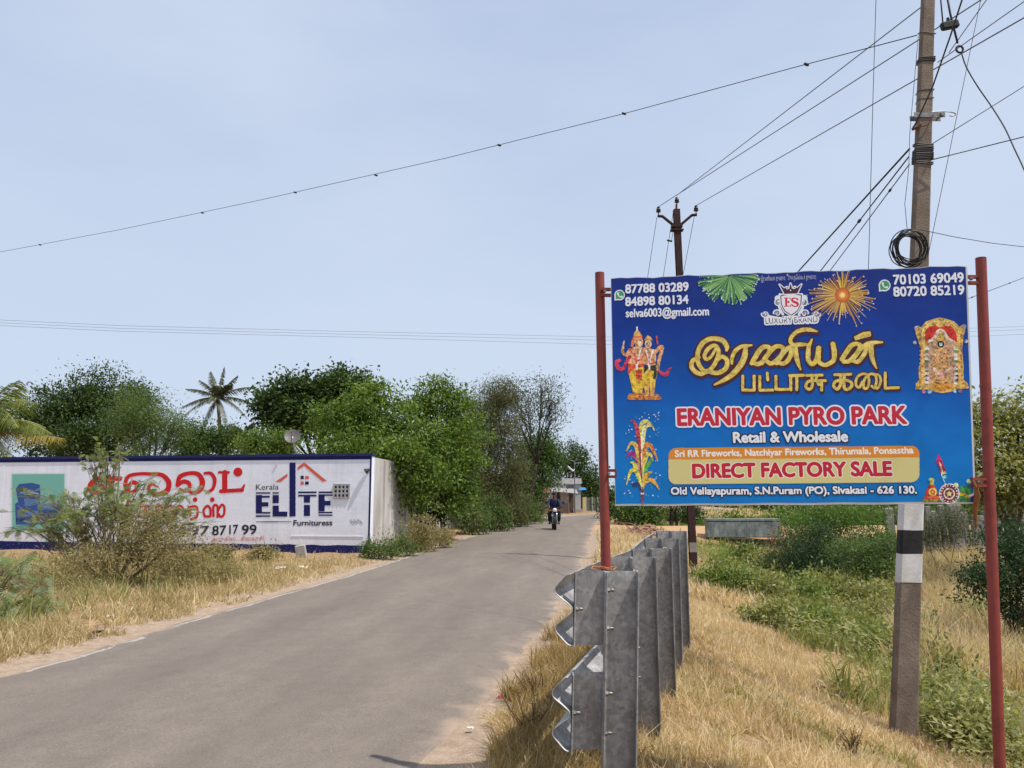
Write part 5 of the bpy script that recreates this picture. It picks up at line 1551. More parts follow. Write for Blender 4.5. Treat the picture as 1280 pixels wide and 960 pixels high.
# ------------------------------------------------------------ marker stone, litter, brick
st = hit(377, 697)
mb = MB(); mb.box((st.x, st.y, .1), (.235, .1, .52), Matrix.Rotation(R(-9), 3, 'Y') @ Matrix.Rotation(R(8), 3, 'X'), .012)
tag(mb.build('marker_stone', rough_mat('stone_white', col(182, 180, 178), col(150, 146, 140), 10, .85, 0, .3), None), 'small leaning whitish marker stone in dry grass before the painted wall', 'marker stone')
PAPER = rough_mat('paper_white', col(222, 220, 216), col(200, 196, 188), 30, .8)
def scrap(px, py, w, label, name='litter_scrap', mat=PAPER, cat='litter', rz=0.0):
    p = hit(px, py)
    r_ = random.Random(int(px * 7 + py))
    n = 5
    Vs, Fs = [], []
    for j in range(n):
        for i in range(n):
            Vs.append((p.x + (i / (n - 1) - .5) * w * math.cos(rz) + r_.uniform(-.02, .02) * w * 5, p.y + (j / (n - 1) - .5) * w * .8, p.z + .03 + r_.uniform(0, .35) * w))
    for j in range(n - 1):
        for i in range(n - 1): Fs.append((j * n + i, j * n + i + 1, (j + 1) * n + i + 1, (j + 1) * n + i))
    mb = MB(); mb.add(Vs, Fs)
    o = tag(mb.build(name, mat, None), label, cat)
    s_ = o.modifiers.new('sheet', 'SOLIDIFY'); s_.thickness = .002
    return o
scrap(350, 714, .2, 'crumpled white paper on the dirt edge below the marker stone')
scrap(378, 712, .16, 'small white scrap on the verge just right of the crumpled paper')
scrap(138, 776, .12, 'white scrap at the edge of the dry grass below the big thorny bush')
scrap(170, 765, .08, 'grey white wrapper in the grass by the road, under the thorny bush')
scrap(121, 795, .1, 'dark leaf-like scrap lying on the sandy left shoulder', mat=rough_mat('dark_scrap', col(74, 60, 52), None, 20, .9))
scrap(1257, 910, .14, 'white plastic scrap in green weeds beside the right red post')
scrap(588, 917, .04, 'tiny white scrap on the sandy right shoulder', mat=PAPER)
mb = MB(); bp = hit(626, 873); mb.box((bp.x, bp.y, bp.z + .012), (.056, .03, .022), Matrix.Rotation(R(4), 3, 'Z'), .003)
bk = empty('cigarette_pack', (bp.x, bp.y, bp.z), 'flat red and white packet lying on the right sandy shoulder', 'packet')
mb.build('box', PAPER, bk); mb = MB(); mb.box((bp.x, bp.y - .001, bp.z + .0125), (.046, .0302, .0226), Matrix.Rotation(R(4), 3, 'Z')); mb.build('label', plain('red_label', col(206, 80, 84), .6), bk)
# ------------------------------------------------------------ culvert parapet, stone fence, side-track rubble
MOSS = None
m, nt, b = new_mat('mossy_concrete')
v = obj_vec(nt); n1 = noise(nt, 2.2, 7, .68, v); vs2 = obj_vec(nt, (4, 4, .8)); n2 = noise(nt, 1.6, 6, .7, vs2)
r1 = ramp(nt, [(.3, col(84, 92, 92)), (.5, col(128, 134, 132)), (.7, col(156, 158, 150))]); nt.links.new(n1.outputs['Fac'], r1.inputs[0])
r2 = ramp(nt, [(.45, (0, 0, 0)), (.7, (1, 1, 1))]); nt.links.new(n2.outputs['Fac'], r2.inputs[0])
nt.links.new(mixc(nt, mth(nt, 'MULTIPLY', r2.outputs[0], .75), r1.outputs[0], col(58, 62, 60)), b.inputs['Base Color']); b.inputs['Roughness'].default_value = .95
bump(nt, b, n1.outputs['Fac'], .5, .05)
pa, pb2 = at(884, 672, 35.2), at(977, 671, 35.2)
rc_ = empty('culvert_parapet', ((pa.x + pb2.x) / 2, 35.3, pa.z), 'mossy grey concrete culvert parapet beyond the ditch', 'parapet')
mb = MB(); mb.box(((pa.x + pb2.x) / 2, 35.4, (pa.z + at(930, 652, 35.2).z) / 2 - .0), (pb2.x - pa.x, .35, at(930, 652, 35.2).z - pa.z), None, .03); mb.build('wall', m, rc_)
mb = MB(); zt = at(930, 652, 35.2).z; mb.box(((pa.x + pb2.x) / 2, 35.4, zt + .075), (pb2.x - pa.x + .03, .38, .12), None, .02); mb.build('coping', m, rc_)
mb = MB(); mb.box(((pa.x + pb2.x) / 2 - 2.6, 35.9, pa.z - .5), (2.4, .5, 1.1), None, .05); mb.box(((pa.x + pb2.x) / 2, 35.7, pa.z - .7), (pb2.x - pa.x + .6, .5, 1.2), None, .05)
mb.build('abutment', rough_mat('rubble_masonry', col(104, 90, 80), col(66, 56, 52), 9, .95, 0, .8), rc_)
mb = MB()
rs_ = random.Random(12)
STN = rough_mat('field_stone', col(150, 144, 138), col(104, 98, 92), 6, .95, 0, .6)
rf_ = empty('stone_fence', (at(1200, 640, 30).x, 30, -.5), 'low grey stone slab fence in the far field behind the right red post', 'fence')
x = at(1105, 640, 30).x
while x < at(1330, 640, 30).x:
    w = rs_.uniform(.25, .6); q = MB(); h = rs_.uniform(.75, 1.2)
    q.box((x + w / 2, 30 + rs_.uniform(-.1, .1), -.65 + h / 2 + .35), (w - .06, .16, h + .6), Matrix.Rotation(rs_.uniform(-.08, .08), 3, 'Y'), .03)
    q.build('slab', STN, rf_); x += w
# heap of red earth, twigs and broken pieces by the side track
hp = at(812, 664, 30)
mb = MB()
rh = random.Random(5)
for k in range(60):
    a = rh.uniform(0, 6.28); rr2 = rh.uniform(0, 1) ** .6
    x, y = hp.x + math.cos(a) * 1.15 * rr2, 30 + math.sin(a) * 1.0 * rr2
    s_ = rh.uniform(.06, .22)
    mb.box((x, y, gz(x, y) + .45 * (1 - rr2) + .05), (s_, s_ * rh.uniform(.5, 1), s_ * rh.uniform(.3, .8)), Matrix.Rotation(rh.uniform(0, 3), 3, 'Z') @ Matrix.Rotation(rh.uniform(-.5, .5), 3, 'X'), .02)
n = 20
Vs = [(hp.x + 1.35 * math.cos(t) * r_, 30 + 1.2 * math.sin(t) * r_, gz(hp.x + 1.35 * math.cos(t) * r_, 30 + 1.2 * math.sin(t) * r_) - .05 + .55 * (1 - r_) ** .8 + rh.uniform(-.05, .05)) for r_ in (.02, .3, .6, .85, 1.0) for t in np.linspace(0, 2 * math.pi, n, endpoint=False)]
mb.add(Vs, [(k * n + i, (k + 1) * n + i, (k + 1) * n + (i + 1) % n, k * n + (i + 1) % n) for k in range(4) for i in range(n)])
tag(mb.build('rubble_heap', rough_mat('red_rubble', col(158, 122, 98), col(118, 90, 72), 5, .95, 0, .6), None), 'heap of reddish earth and broken pieces beyond the guardrail by the side track', 'rubble heap')
rbp = empty('brush_pile', (hp.x, 29.6, gz(hp.x, 29.6)), 'pile of cut dry branches on the red heap beyond the guardrail', 'brush pile')
DBR = rough_mat('dry_branch', col(170, 136, 110), col(120, 90, 72), 9, .9)
for k in range(34):
    x, y = hp.x + rh.uniform(-.9, 1.1), 29.6 + rh.uniform(-1, 1); z = gz(x, y) + .25
    d = Vector((rh.uniform(-1, 1), rh.uniform(-.4, .4), rh.uniform(.0, .5))) * rh.uniform(.35, .8)
    mb = MB(); mb.tube([(x, y, z), Vector((x, y, z)) + d * .5 + Vector((0, 0, rh.uniform(0, .1))), Vector((x, y, z)) + d], [.025, .018, .008], 5)
    mb.build('branch', DBR, rbp)

# ------------------------------------------------------------ the village at the bend: shop, store room, lamp, gate
SHY = 70.0
def sx(px, Y=SHY): return at(px, 620, Y).x
def szz(py, Y=SHY): return at(700, py, Y).z
rs = empty('shop_building', (sx(712), SHY, 0), 'small whitewashed roadside shop with tin awning at the road bend', 'shop')
SHW = rough_mat('shop_white', col(196, 194, 196), col(168, 162, 156), 1.5, .85, 0, .1)
SHG = rough_mat('shop_grey', col(176, 178, 180), col(150, 150, 150), 1.5, .85, 0, .1)
def bx(name, x0, x1, y0, y1, z0, z1, mat, parent, bev=0.0):
    mb = MB(); mb.box(((x0 + x1) / 2, (y0 + y1) / 2, (z0 + z1) / 2), (x1 - x0, y1 - y0, z1 - z0), None, bev)
    return mb.build(name, mat, parent)
w1 = bx('wall', sx(691), sx(719), SHY, SHY + 6, -.3, szz(600), SHW, rs)
bx('parapet', sx(690.5), sx(727), SHY - .12, SHY + 6.1, szz(605) + .003, szz(598), SHW, w1)
bx('side_wall', sx(719) + .003, sx(726), SHY + .1, SHY + 6, -.3, szz(605), SHG, rs)
bx('shutter', sx(708), sx(718), SHY - .03, SHY - .004, szz(613.5), szz(606), plain('dark_board', col(96, 96, 106), .6), rs)
bx('door', sx(696), sx(700), SHY - .04, SHY - .004, 0, szz(615), plain('dark_door', col(60, 54, 54), .7), rs)
bx('doorway', sx(711), sx(717), SHY - .04, SHY - .004, 0, szz(616), plain('brown_door', col(96, 76, 66), .7), rs)
mb = MB()
TIN = rough_mat('tin_sheet', col(186, 186, 188), col(150, 140, 132), 3, .5, .4)
x0, x1 = sx(687), sx(720)
mb.add([(x0, SHY - 2.4, szz(613.5, 67.6)), (x1, SHY - 2.4, szz(616.5, 67.6)), (x1, SHY, szz(611)), (x0, SHY, szz(609)), (x0, SHY - 2.4, szz(613.5, 67.6) - .05), (x1, SHY - 2.4, szz(616.5, 67.6) - .05), (x1, SHY, szz(611) - .05), (x0, SHY, szz(609) - .05)],
       [(0, 1, 2, 3), (7, 6, 5, 4), (0, 4, 5, 1), (1, 5, 6, 2), (2, 6, 7, 3), (3, 7, 4, 0)])
mb.build('awning', TIN, rs)
for px_ in (689, 703, 710, 718):
    q = MB(); q.tube([(sx(px_, 67.7), SHY - 2.3, -.1), (sx(px_, 67.7), SHY - 2.3, szz(616, 67.7) - .06)], .05, 6); q.build('awning_post', plain('post_wood', col(120, 106, 94), .8), rs)
bx('counter', sx(704, 68), sx(712, 68), SHY - 2, SHY - 1.3, 0, .9, rough_mat('counter_grey', col(150, 142, 134), col(120, 110, 100), 2, .85), rs)
rt = empty('brown_shed', (sx(684, 66), 66, 0), 'low brown tiled shed half hidden by the hedge left of the shop', 'shed')
w_ = bx('wall', sx(679, 66), sx(686.3, 66), 66, 69, -.3, szz(617, 66), rough_mat('tan_wall', col(150, 130, 106), None, 2, .9), rt)
mb = MB(); xa, xb = sx(678, 66), sx(687, 66); mb.add([(xa, 65.5, szz(616, 66)), (xb, 65.5, szz(616, 66)), (xb, 67.5, szz(608, 66)), (xa, 67.5, szz(608, 66)), (xa, 69.3, szz(616, 66)), (xb, 69.3, szz(616, 66))], [(0, 1, 2, 3), (3, 2, 5, 4), (0, 3, 4), (1, 5, 2), (0, 4, 5, 1)]); mb.build('roof', rough_mat('roof_tile', col(150, 96, 74), col(116, 76, 62), 4, .9), rt)
rb_ = empty('blue_store', (sx(724, 72), 72, 0), 'low store room with blue tarpaulin eave and cream pillar beside the white shop', 'store room')
bx('wall', sx(720, 72) , sx(731, 72), 72, 76, -.3, szz(622, 72), rough_mat('store_wall', col(120, 100, 92), None, 2, .9), rb_)
mb = MB(); mb.add([(sx(720.5, 70), 70, szz(613, 70)), (sx(733, 70), 70, szz(612, 70)), (sx(732, 72), 72, szz(609.5, 72)), (sx(720.5, 72), 72, szz(609, 72))], [(0, 1, 2, 3)])
tp = mb.build('tarpaulin', plain('blue_tarp', col(50, 130, 196), .5), rb_); so = tp.modifiers.new('sheet', 'SOLIDIFY'); so.thickness = .04
bx('pillar', sx(728.3, 70.5), sx(732.2, 70.5), 70.5, 71.2, -.3, szz(621.5, 70.5), rough_mat('cream_paint', col(216, 196, 136), col(190, 170, 116), 2, .8), rb_)
bx('opening', sx(721, 72), sx(727, 72), 71.95, 71.996, 0, szz(621, 72), plain('dark_red_door', col(80, 44, 42), .8), rb_)
bx('plinth', sx(716, 70), sx(728, 70), 69.6, 70.4, -.2, .35, rough_mat('plinth_grey', col(170, 162, 152), None, 2, .9), rb_)
rg = empty('field_gate', (sx(741, 74), 74, 0), 'greyish green sheet gate at the far end of the road, left of the red post', 'gate')
GT = rough_mat('gate_green', col(118, 120, 104), col(92, 90, 80), 2, .7)
for k, (a_, b2) in enumerate(((732.5, 739.6), (740, 746.5), (747, 756), (756.5, 766))):
    bx('gate_panel', sx(a_, 74), sx(b2, 74), 74, 74.06, .1, szz(622, 74), GT, rg)
for a_ in (732, 739.8, 746.7, 756.2, 766.2):
    q = MB(); q.tube([(sx(a_, 74), 73.95, -.2), (sx(a_, 74), 73.95, szz(621, 74))], .07, 6); q.build('gate_post', plain('gate_post_grey', col(150, 156, 150), .7), rg)
# street lamp by the shop
rl = empty('street_lamp', (sx(718.5, 66), 66, 0), 'slim street lamp pole with tube lamp in front of the white shop', 'street lamp')
mb = MB(); mb.tube([(sx(718.5, 66), 66, -.3), (sx(718.5, 66), 66, szz(576, 66))], [.06, .045], 8); mb.build('pole', plain('lamp_pole', col(110, 110, 108), .6), rl)
mb = MB(); mb.tube([(sx(718.5, 66), 66, szz(577, 66)), (sx(706, 66), 65.7, szz(573, 66))], .03, 6); mb.tube([(sx(718.5, 66), 66, szz(579, 66)), (sx(727, 66), 66.2, szz(578.5, 66))], .03, 6); mb.build('arm', plain('lamp_arm', col(130, 130, 128), .6), rl)
mb = MB(); a_, b2 = Vector((sx(709.5, 66), 65.6, szz(583, 66))), Vector((sx(716.5, 66), 65.8, szz(589, 66))); mb.tube([a_, b2], .075, 8); mb.tube([b2, (sx(718.5, 66), 66, szz(586, 66))], .025, 6); mb.build('lamp_head', plain('lamp_white', col(226, 228, 230), .4), rl)
r3_ = empty('far_pole', (sx(745, 90), 90, 0), 'distant dark pole above the trees beside the left red post', 'power pole')
mb = MB(); mb.tube([(sx(745.3, 90), 90, -.3), (sx(745.3, 90), 90, szz(582, 90))], .09, 8); mb.build('shaft', plain('far_pole_grey', col(90, 86, 86), .8), r3_)
mb = MB(); mb.box((sx(745.3, 90), 89.9, szz(586, 90)), (.9, .1, .1)); mb.build('crossarm', plain('far_arm', col(90, 86, 86), .8), r3_)
# ------------------------------------------------------------ motorcycle and rider coming up the road
MB_Y = 34.5
mpos = foot(692.5, MB_Y); mpos.z = .02
BLKM = plain('bike_black', col(36, 36, 40), .35, .2, .5)
TYRE = plain('tyre_rubber', col(34, 33, 34), .85)
CHR = plain('chrome', col(190, 190, 194), .2, .9)
rm_ = empty('motorcycle', mpos, 'black motorcycle with round white headlight riding up the road', 'motorcycle')
X0, Y0, Z0_ = mpos
def mp_(x, y, z): return Vector((X0 + x, Y0 + y, Z0_ + z))      # x across, y backwards (front is -y)
def wheel(y, r, w):
    mb = MB(); n = 24
    mb.lathe([(r - .07, -w * .3), (r - .03, -w / 2), (r - .005, -w * .3), (r, 0), (r - .005, w * .3), (r - .03, w / 2), (r - .07, w * .3)], mp_(0, y, r), (1, 0, 0), n)
    o = mb.build('wheel', TYRE, rm_, 50)
    q = MB(); q.lathe([(r - .1, -w * .31), (r - .072, -w * .34), (r - .072, w * .34), (r - .1, w * .31)], mp_(0, y, r), (1, 0, 0), n); q.lathe([(.05, -.07), (.05, .07)], mp_(0, y, r), (1, 0, 0), 10)
    for k in range(5):
        a = k * 2 * math.pi / 5
        q.tube([mp_(0, y, r), mp_(0, y + (r - .09) * math.sin(a), r + (r - .09) * math.cos(a))], .014, 5)
    q.build('rim', STEEL, o)
wheel(-.64, .30, .10); wheel(.66, .30, .13)
mb = MB()
for s_ in (-1, 1): mb.tube([mp_(s_ * .085, -.64, .30), mp_(s_ * .085, -.40, .92)], [.026, .022], 8)
mb.build('fork', CHR, rm_, True)
mb = MB(); pts = [(-.9, .42), (-.82, .56), (-.66, .63), (-.48, .60), (-.36, .46)]
mb.sweep([(-.07, -.03), (-.05, 0), (.05, 0), (.07, -.03)], [mp_(0, y, z) for y, z in pts], [(1, 0, 0)] * 5); o = mb.build('front_mudguard', BLKM, rm_); s_ = o.modifiers.new('t', 'SOLIDIFY'); s_.thickness = .006
mb = MB(); mb.lathe([(.02, .10), (.07, .09), (.09, .04), (.095, 0), (.09, -.012)], mp_(0, -.56, .88), (0, 1, 0), 18); hl = mb.build('headlight', BLKM, rm_, 50)
mb = MB(); mb.lathe([(.086, 0), (.084, -.01), (.06, -.022), (.01, -.03)], mp_(0, -.573, .88), (0, 1, 0), 18); mb.build('lens', plain('lens_white', col(232, 234, 236), .15, .0, .6), hl, 50)
mb = MB(); mb.tube(spline([mp_(*p) for p in ((-.38, -.28, .99), (-.26, -.36, 1.0), (-.1, -.42, .96), (.1, -.42, .96), (.26, -.36, 1.0), (.38, -.28, .99))], 4), .013, 6)
hb_ = mb.build('handlebar', BLKM, rm_, True)
for s_ in (-1, 1):
    mb = MB(); mb.tube([mp_(s_ * .26, -.355, 1.0), mp_(s_ * .38, -.285, .99)], .019, 8); mb.build('grip', TYRE, hb_)
    mb = MB(); mb.tube([mp_(s_ * .27, -.36, 1.01), mp_(s_ * .36, -.38, 1.17)], .007, 5); mb.lathe([(.02, .012), (.055, .006), (.06, -.004), (.01, -.008)], mp_(s_ * .375, -.39, 1.19), (0, 1, 0), 12); mb.build('mirror', BLKM, rm_, 50)
    mb = MB(); mb.tube([mp_(s_ * .1, -.5, .86), mp_(s_ * .19, -.52, .86)], .01, 5); mb.lathe([(.015, -.03), (.03, -.02), (.03, .02), (.015, .03)], mp_(s_ * .21, -.52, .86), (0, 1, 0), 10); mb.build('indicator', plain('amber', col(196, 110, 40), .3), rm_, 50)
mb = MB()
def loft(secs, n=14):
    V_ = []; 
    for (y, zc, rx, rz_) in secs:
        for k in range(n):
            a = 2 * math.pi * k / n
            V_.append(mp_(rx * math.copysign(abs(math.cos(a)) ** .7, math.cos(a)), y, zc + rz_ * math.copysign(abs(math.sin(a)) ** .8, math.sin(a))))
    F_ = [(i * n + k, i * n + (k + 1) % n, (i + 1) * n + (k + 1) % n, (i + 1) * n + k) for i in range(len(secs) - 1) for k in range(n)]
    F_ += [tuple(range(n - 1, -1, -1)), tuple(range((len(secs) - 1) * n, len(secs) * n))]
    return V_, F_
mb.add(*loft([(-.38, .84, .05, .05), (-.33, .84, .13, .10), (-.2, .84, .165, .125), (0, .82, .15, .11), (.12, .79, .10, .07)])); mb.build('tank', BLKM, rm_, True)
mb = MB(); mb.add(*loft([(.08, .77, .08, .04), (.2, .77, .13, .05), (.45, .78, .14, .05), (.75, .82, .12, .05), (.9, .85, .07, .03)])); mb.build('seat', TYRE, rm_, True)
mb = MB(); mb.add(*loft([(-.2, .42, .10, .12), (-.1, .45, .15, .2), (.15, .43, .16, .18), (.3, .4, .1, .1)])); mb.box(mp_(0, -.16, .56), (.17, .16, .2), None, .02); mb.build('engine', STEEL, rm_, 40)
mb = MB(); mb.tube([mp_(.1, -.22, .5), mp_(.14, -.26, .32), mp_(.17, 0, .25), mp_(.19, .4, .3), mp_(.2, .8, .36)], [.022, .022, .025, .045, .05], 8); mb.build('exhaust', CHR, rm_, True)
mb = MB(); mb.tube([mp_(0, -.38, .86), mp_(0, -.28, .5), mp_(0, -.1, .24), mp_(0, .3, .26)], .028, 6); mb.tube([mp_(0, -.36, .82), mp_(0, .2, .68), mp_(0, .85, .76)], .028, 6)
for s_ in (-1, 1): mb.tube([mp_(s_ * .09, .2, .3), mp_(s_ * .09, .66, .30)], .025, 6); mb.tube([mp_(s_ * .12, .64, .33), mp_(s_ * .11, .52, .7)], .026, 6); mb.tube([mp_(s_ * .1, -.0, .3), mp_(s_ * .26, .02, .3)], .012, 5)
mb.build('frame', BLKM, rm_)
mb = MB(); 
for s_ in (-1, 1): mb.box(mp_(s_ * .2, .42, .55), (.1, .34, .24), None, .04)
mb.build('side_pannier', BLKM, rm_)
mb = MB(); mb.box(mp_(0, -.69, .66), (.14, .008, .09), None, .0); mb.build('number_plate', plain('plate', col(60, 60, 64), .5), rm_)
mb = MB(); mb.tube([mp_(-.24, -.3, .45), mp_(-.25, -.3, .62), mp_(0, -.34, .7), mp_(.25, -.3, .62), mp_(.24, -.3, .45)], .014, 6); mb.build('crash_bar', BLKM, rm_)

# the rider: one skinned figure, clothes over it
def skin_mesh(name, verts, edges, radii, mat, parent=None, sub=2, root=0):
    me = bpy.data.meshes.new(name)
    me.from_pydata([tuple(v) for v in verts], edges, [])
    o = bpy.data.objects.new(name, me); COL.objects.link(o)
    s1 = o.modifiers.new('skin', 'SKIN'); s1.use_smooth_shade = True
    for i, r in enumerate(radii):
        v_ = me.skin_vertices[0].data[i]
        v_.radius = r if isinstance(r, tuple) else (r, r); v_.use_root = (i == root)
    s2 = o.modifiers.new('sub', 'SUBSURF'); s2.levels = sub; s2.render_levels = sub
    dg = bpy.context.evaluated_depsgraph_get()
    m2 = bpy.data.meshes.new_from_object(o.evaluated_get(dg))
    bpy.data.objects.remove(o); bpy.data.meshes.remove(me)
    m2.name = name; m2.materials.clear(); m2.materials.append(mat)
    m2.polygons.foreach_set('use_smooth', [True] * len(m2.polygons))
    o2 = bpy.data.objects.new(name, m2); COL.objects.link(o2)
    if parent is not None:
        o2.parent = parent
        m2.transform(Matrix.Translation(-parent.location))
    return o2
RSKIN = plain('brown_skin', col(104, 72, 58), .6)
J = dict(pel=(0, .30, .86), waist=(0, .27, 1.0), chest=(0, .2, 1.2), neckb=(0, .15, 1.36), neck=(0, .13, 1.42), head=(0, .10, 1.5), crown=(0, .11, 1.6))
bv = [J['pel'], J['waist'], J['chest'], J['neckb'], J['neck'], J['head'], J['crown']]
br = [(.15, .12), (.135, .11), (.16, .115), (.075, .07), (.052, .055), (.072, .085), (.05, .06)]
be = [(i, i + 1) for i in range(6)]
def chain(start, pts, rad):
    p_ = start
    for q, r in zip(pts, rad):
        bv.append(q); br.append(r); be.append((p_, len(bv) - 1)); p_ = len(bv) - 1
for s_ in (-1, 1):
    chain(2, [(s_ * .19, .18, 1.28), (s_ * .27, .04, 1.08), (s_ * .32, -.16, .99), (s_ * .33, -.27, 1.0), (s_ * .33, -.31, .99)], [.062, .05, .038, .034, .03])
    chain(0, [(s_ * .12, .24, .82), (s_ * .22, -.12, .74), (s_ * .22, -.08, .5), (s_ * .2, .02, .33), (s_ * .2, -.12, .31)], [.1, .078, .056, .044, .04])
V_ = [mp_(*p) for p in bv]
pr = skin_mesh('person', V_, be, br, RSKIN)
tag(pr, 'rider in dark blue clothes sitting on the black motorcycle', 'person')
HEADC = mp_(0, .10, 1.52)
# face, in the same mesh: brow, nose, lips, ears, eyes
fb = MB(); fb.m = 0
fb.lathe([(.004, .0), (.014, .012), (.017, .03), (.01, .05)], HEADC + Vector((0, -.105, .012)), (0, .25, -1), 8)
fb.box(HEADC + Vector((0, -.083, -.052)), (.05, .02, .014), None, .005)
for s_ in (-1, 1): fb.lathe([(.006, 0), (.022, .004), (.024, .012), (.008, .018)], HEADC + Vector((s_ * .078, .005, -.005)), (s_, 0, 0), 8)
fb.m = 1
for s_ in (-1, 1): fb.lathe([(.002, 0), (.012, .003), (.013, .01)], HEADC + Vector((s_ * .03, -.092, .012)), (0, 1, 0), 8)
for s_ in (-1, 1): fb.box(HEADC + Vector((s_ * .031, -.088, .03)), (.035, .012, .008))
import bmesh
bm_ = bmesh.new(); bm_.from_mesh(pr.data)
vv = [bm_.verts.new(v) for v in fb.v]
for f, mi in zip(fb.f, fb.mi):
    try:
        q = bm_.faces.new([vv[i] for i in f]); q.material_index = mi; q.smooth = True
    except ValueError: pass
bm_.to_mesh(pr.data); bm_.free(); pr.data.materials.append(plain('dark_eye', col(24, 20, 20), .4))
SHIRT = rough_mat('navy_shirt', col(46, 48, 84), col(34, 36, 64), 18, .85, 0, .2)
sv = [mp_(*p) for p in ((0, .3, .9), (0, .27, 1.02), (0, .2, 1.2), (0, .16, 1.33))]; sr = [(.18, .165), (.175, .16), (.2, .165), (.12, .115)]; se = [(0, 1), (1, 2), (2, 3)]
for s_ in (-1, 1):
    n0 = len(sv); sv += [mp_(s_ * .195, .18, 1.285), mp_(s_ * .25, .085, 1.16), mp_(s_ * .27, .04, 1.08), mp_(s_ * .3, -.1, 1.01)]; sr += [.082, .072, .066, .055]; se += [(2, n0), (n0, n0 + 1), (n0 + 1, n0 + 2), (n0 + 2, n0 + 3)]
sh_ = skin_mesh('shirt', sv, se, sr, SHIRT); sh_.parent = pr
TRO = rough_mat('dark_trousers', col(42, 42, 52), col(30, 30, 38), 16, .85, 0, .2)
sv = [mp_(0, .3, .87)]; sr = [(.16, .13)]; se = []
for s_ in (-1, 1):
    n0 = len(sv); sv += [mp_(s_ * .12, .24, .825), mp_(s_ * .22, -.12, .74), mp_(s_ * .22, -.08, .5), mp_(s_ * .2, .01, .36)]; sr += [.113, .09, .07, .062]; se += [(0, n0), (n0, n0 + 1), (n0 + 1, n0 + 2), (n0 + 2, n0 + 3)]
t_ = skin_mesh('trousers', sv, se, sr, TRO); t_.parent = pr
hr = MB(); hr.lathe([(.05, .085), (.07, .07), (.087, .03), (.09, 0), (.08, -.03)], HEADC + Vector((0, .018, .045)), (0, -.12, 1), 16); h_ = hr.build('hair', plain('black_hair', col(26, 24, 26), .7), None, True); h_.parent = pr
for s_ in (-1, 1):
    sm = MB(); sm.add(*[([Vector(v) for v in loft([(.06, .31, .035, .03), (-.02, .31, .045, .035), (-.12, .3, .048, .03), (-.18, .29, .03, .018)])[0]]), loft([(.06, .31, .035, .03), (-.02, .31, .045, .035), (-.12, .3, .048, .03), (-.18, .29, .03, .018)])[1]])
    sm.v = [(v[0] + s_ * .2, v[1], v[2] - .02) for v in sm.v]
    o = sm.build('shoe', TYRE, None, True); o.parent = pr
# hands: palm is in the arms; four fingers and a thumb close round each grip
for s_ in (-1, 1):
    for k in range(5):
        gx0 = s_ * (.285 + .02 * k) if k < 4 else s_ * .272
        g0 = mp_(gx0, -.285, 1.012) if k < 4 else mp_(gx0, -.27, 1.0)
        pts = [g0, mp_(gx0, -.345, 1.018), mp_(gx0, -.36, .985), mp_(gx0, -.335, .966)] if k < 4 else [g0, mp_(gx0 - s_ * .01, -.29, .975), mp_(gx0 + s_ * .005, -.325, .968)]
        f = MB(); f.tube(pts, [.0105, .010, .009, .007][:len(pts)], 6); o = f.build('finger', RSKIN, None, True); o.parent = pr

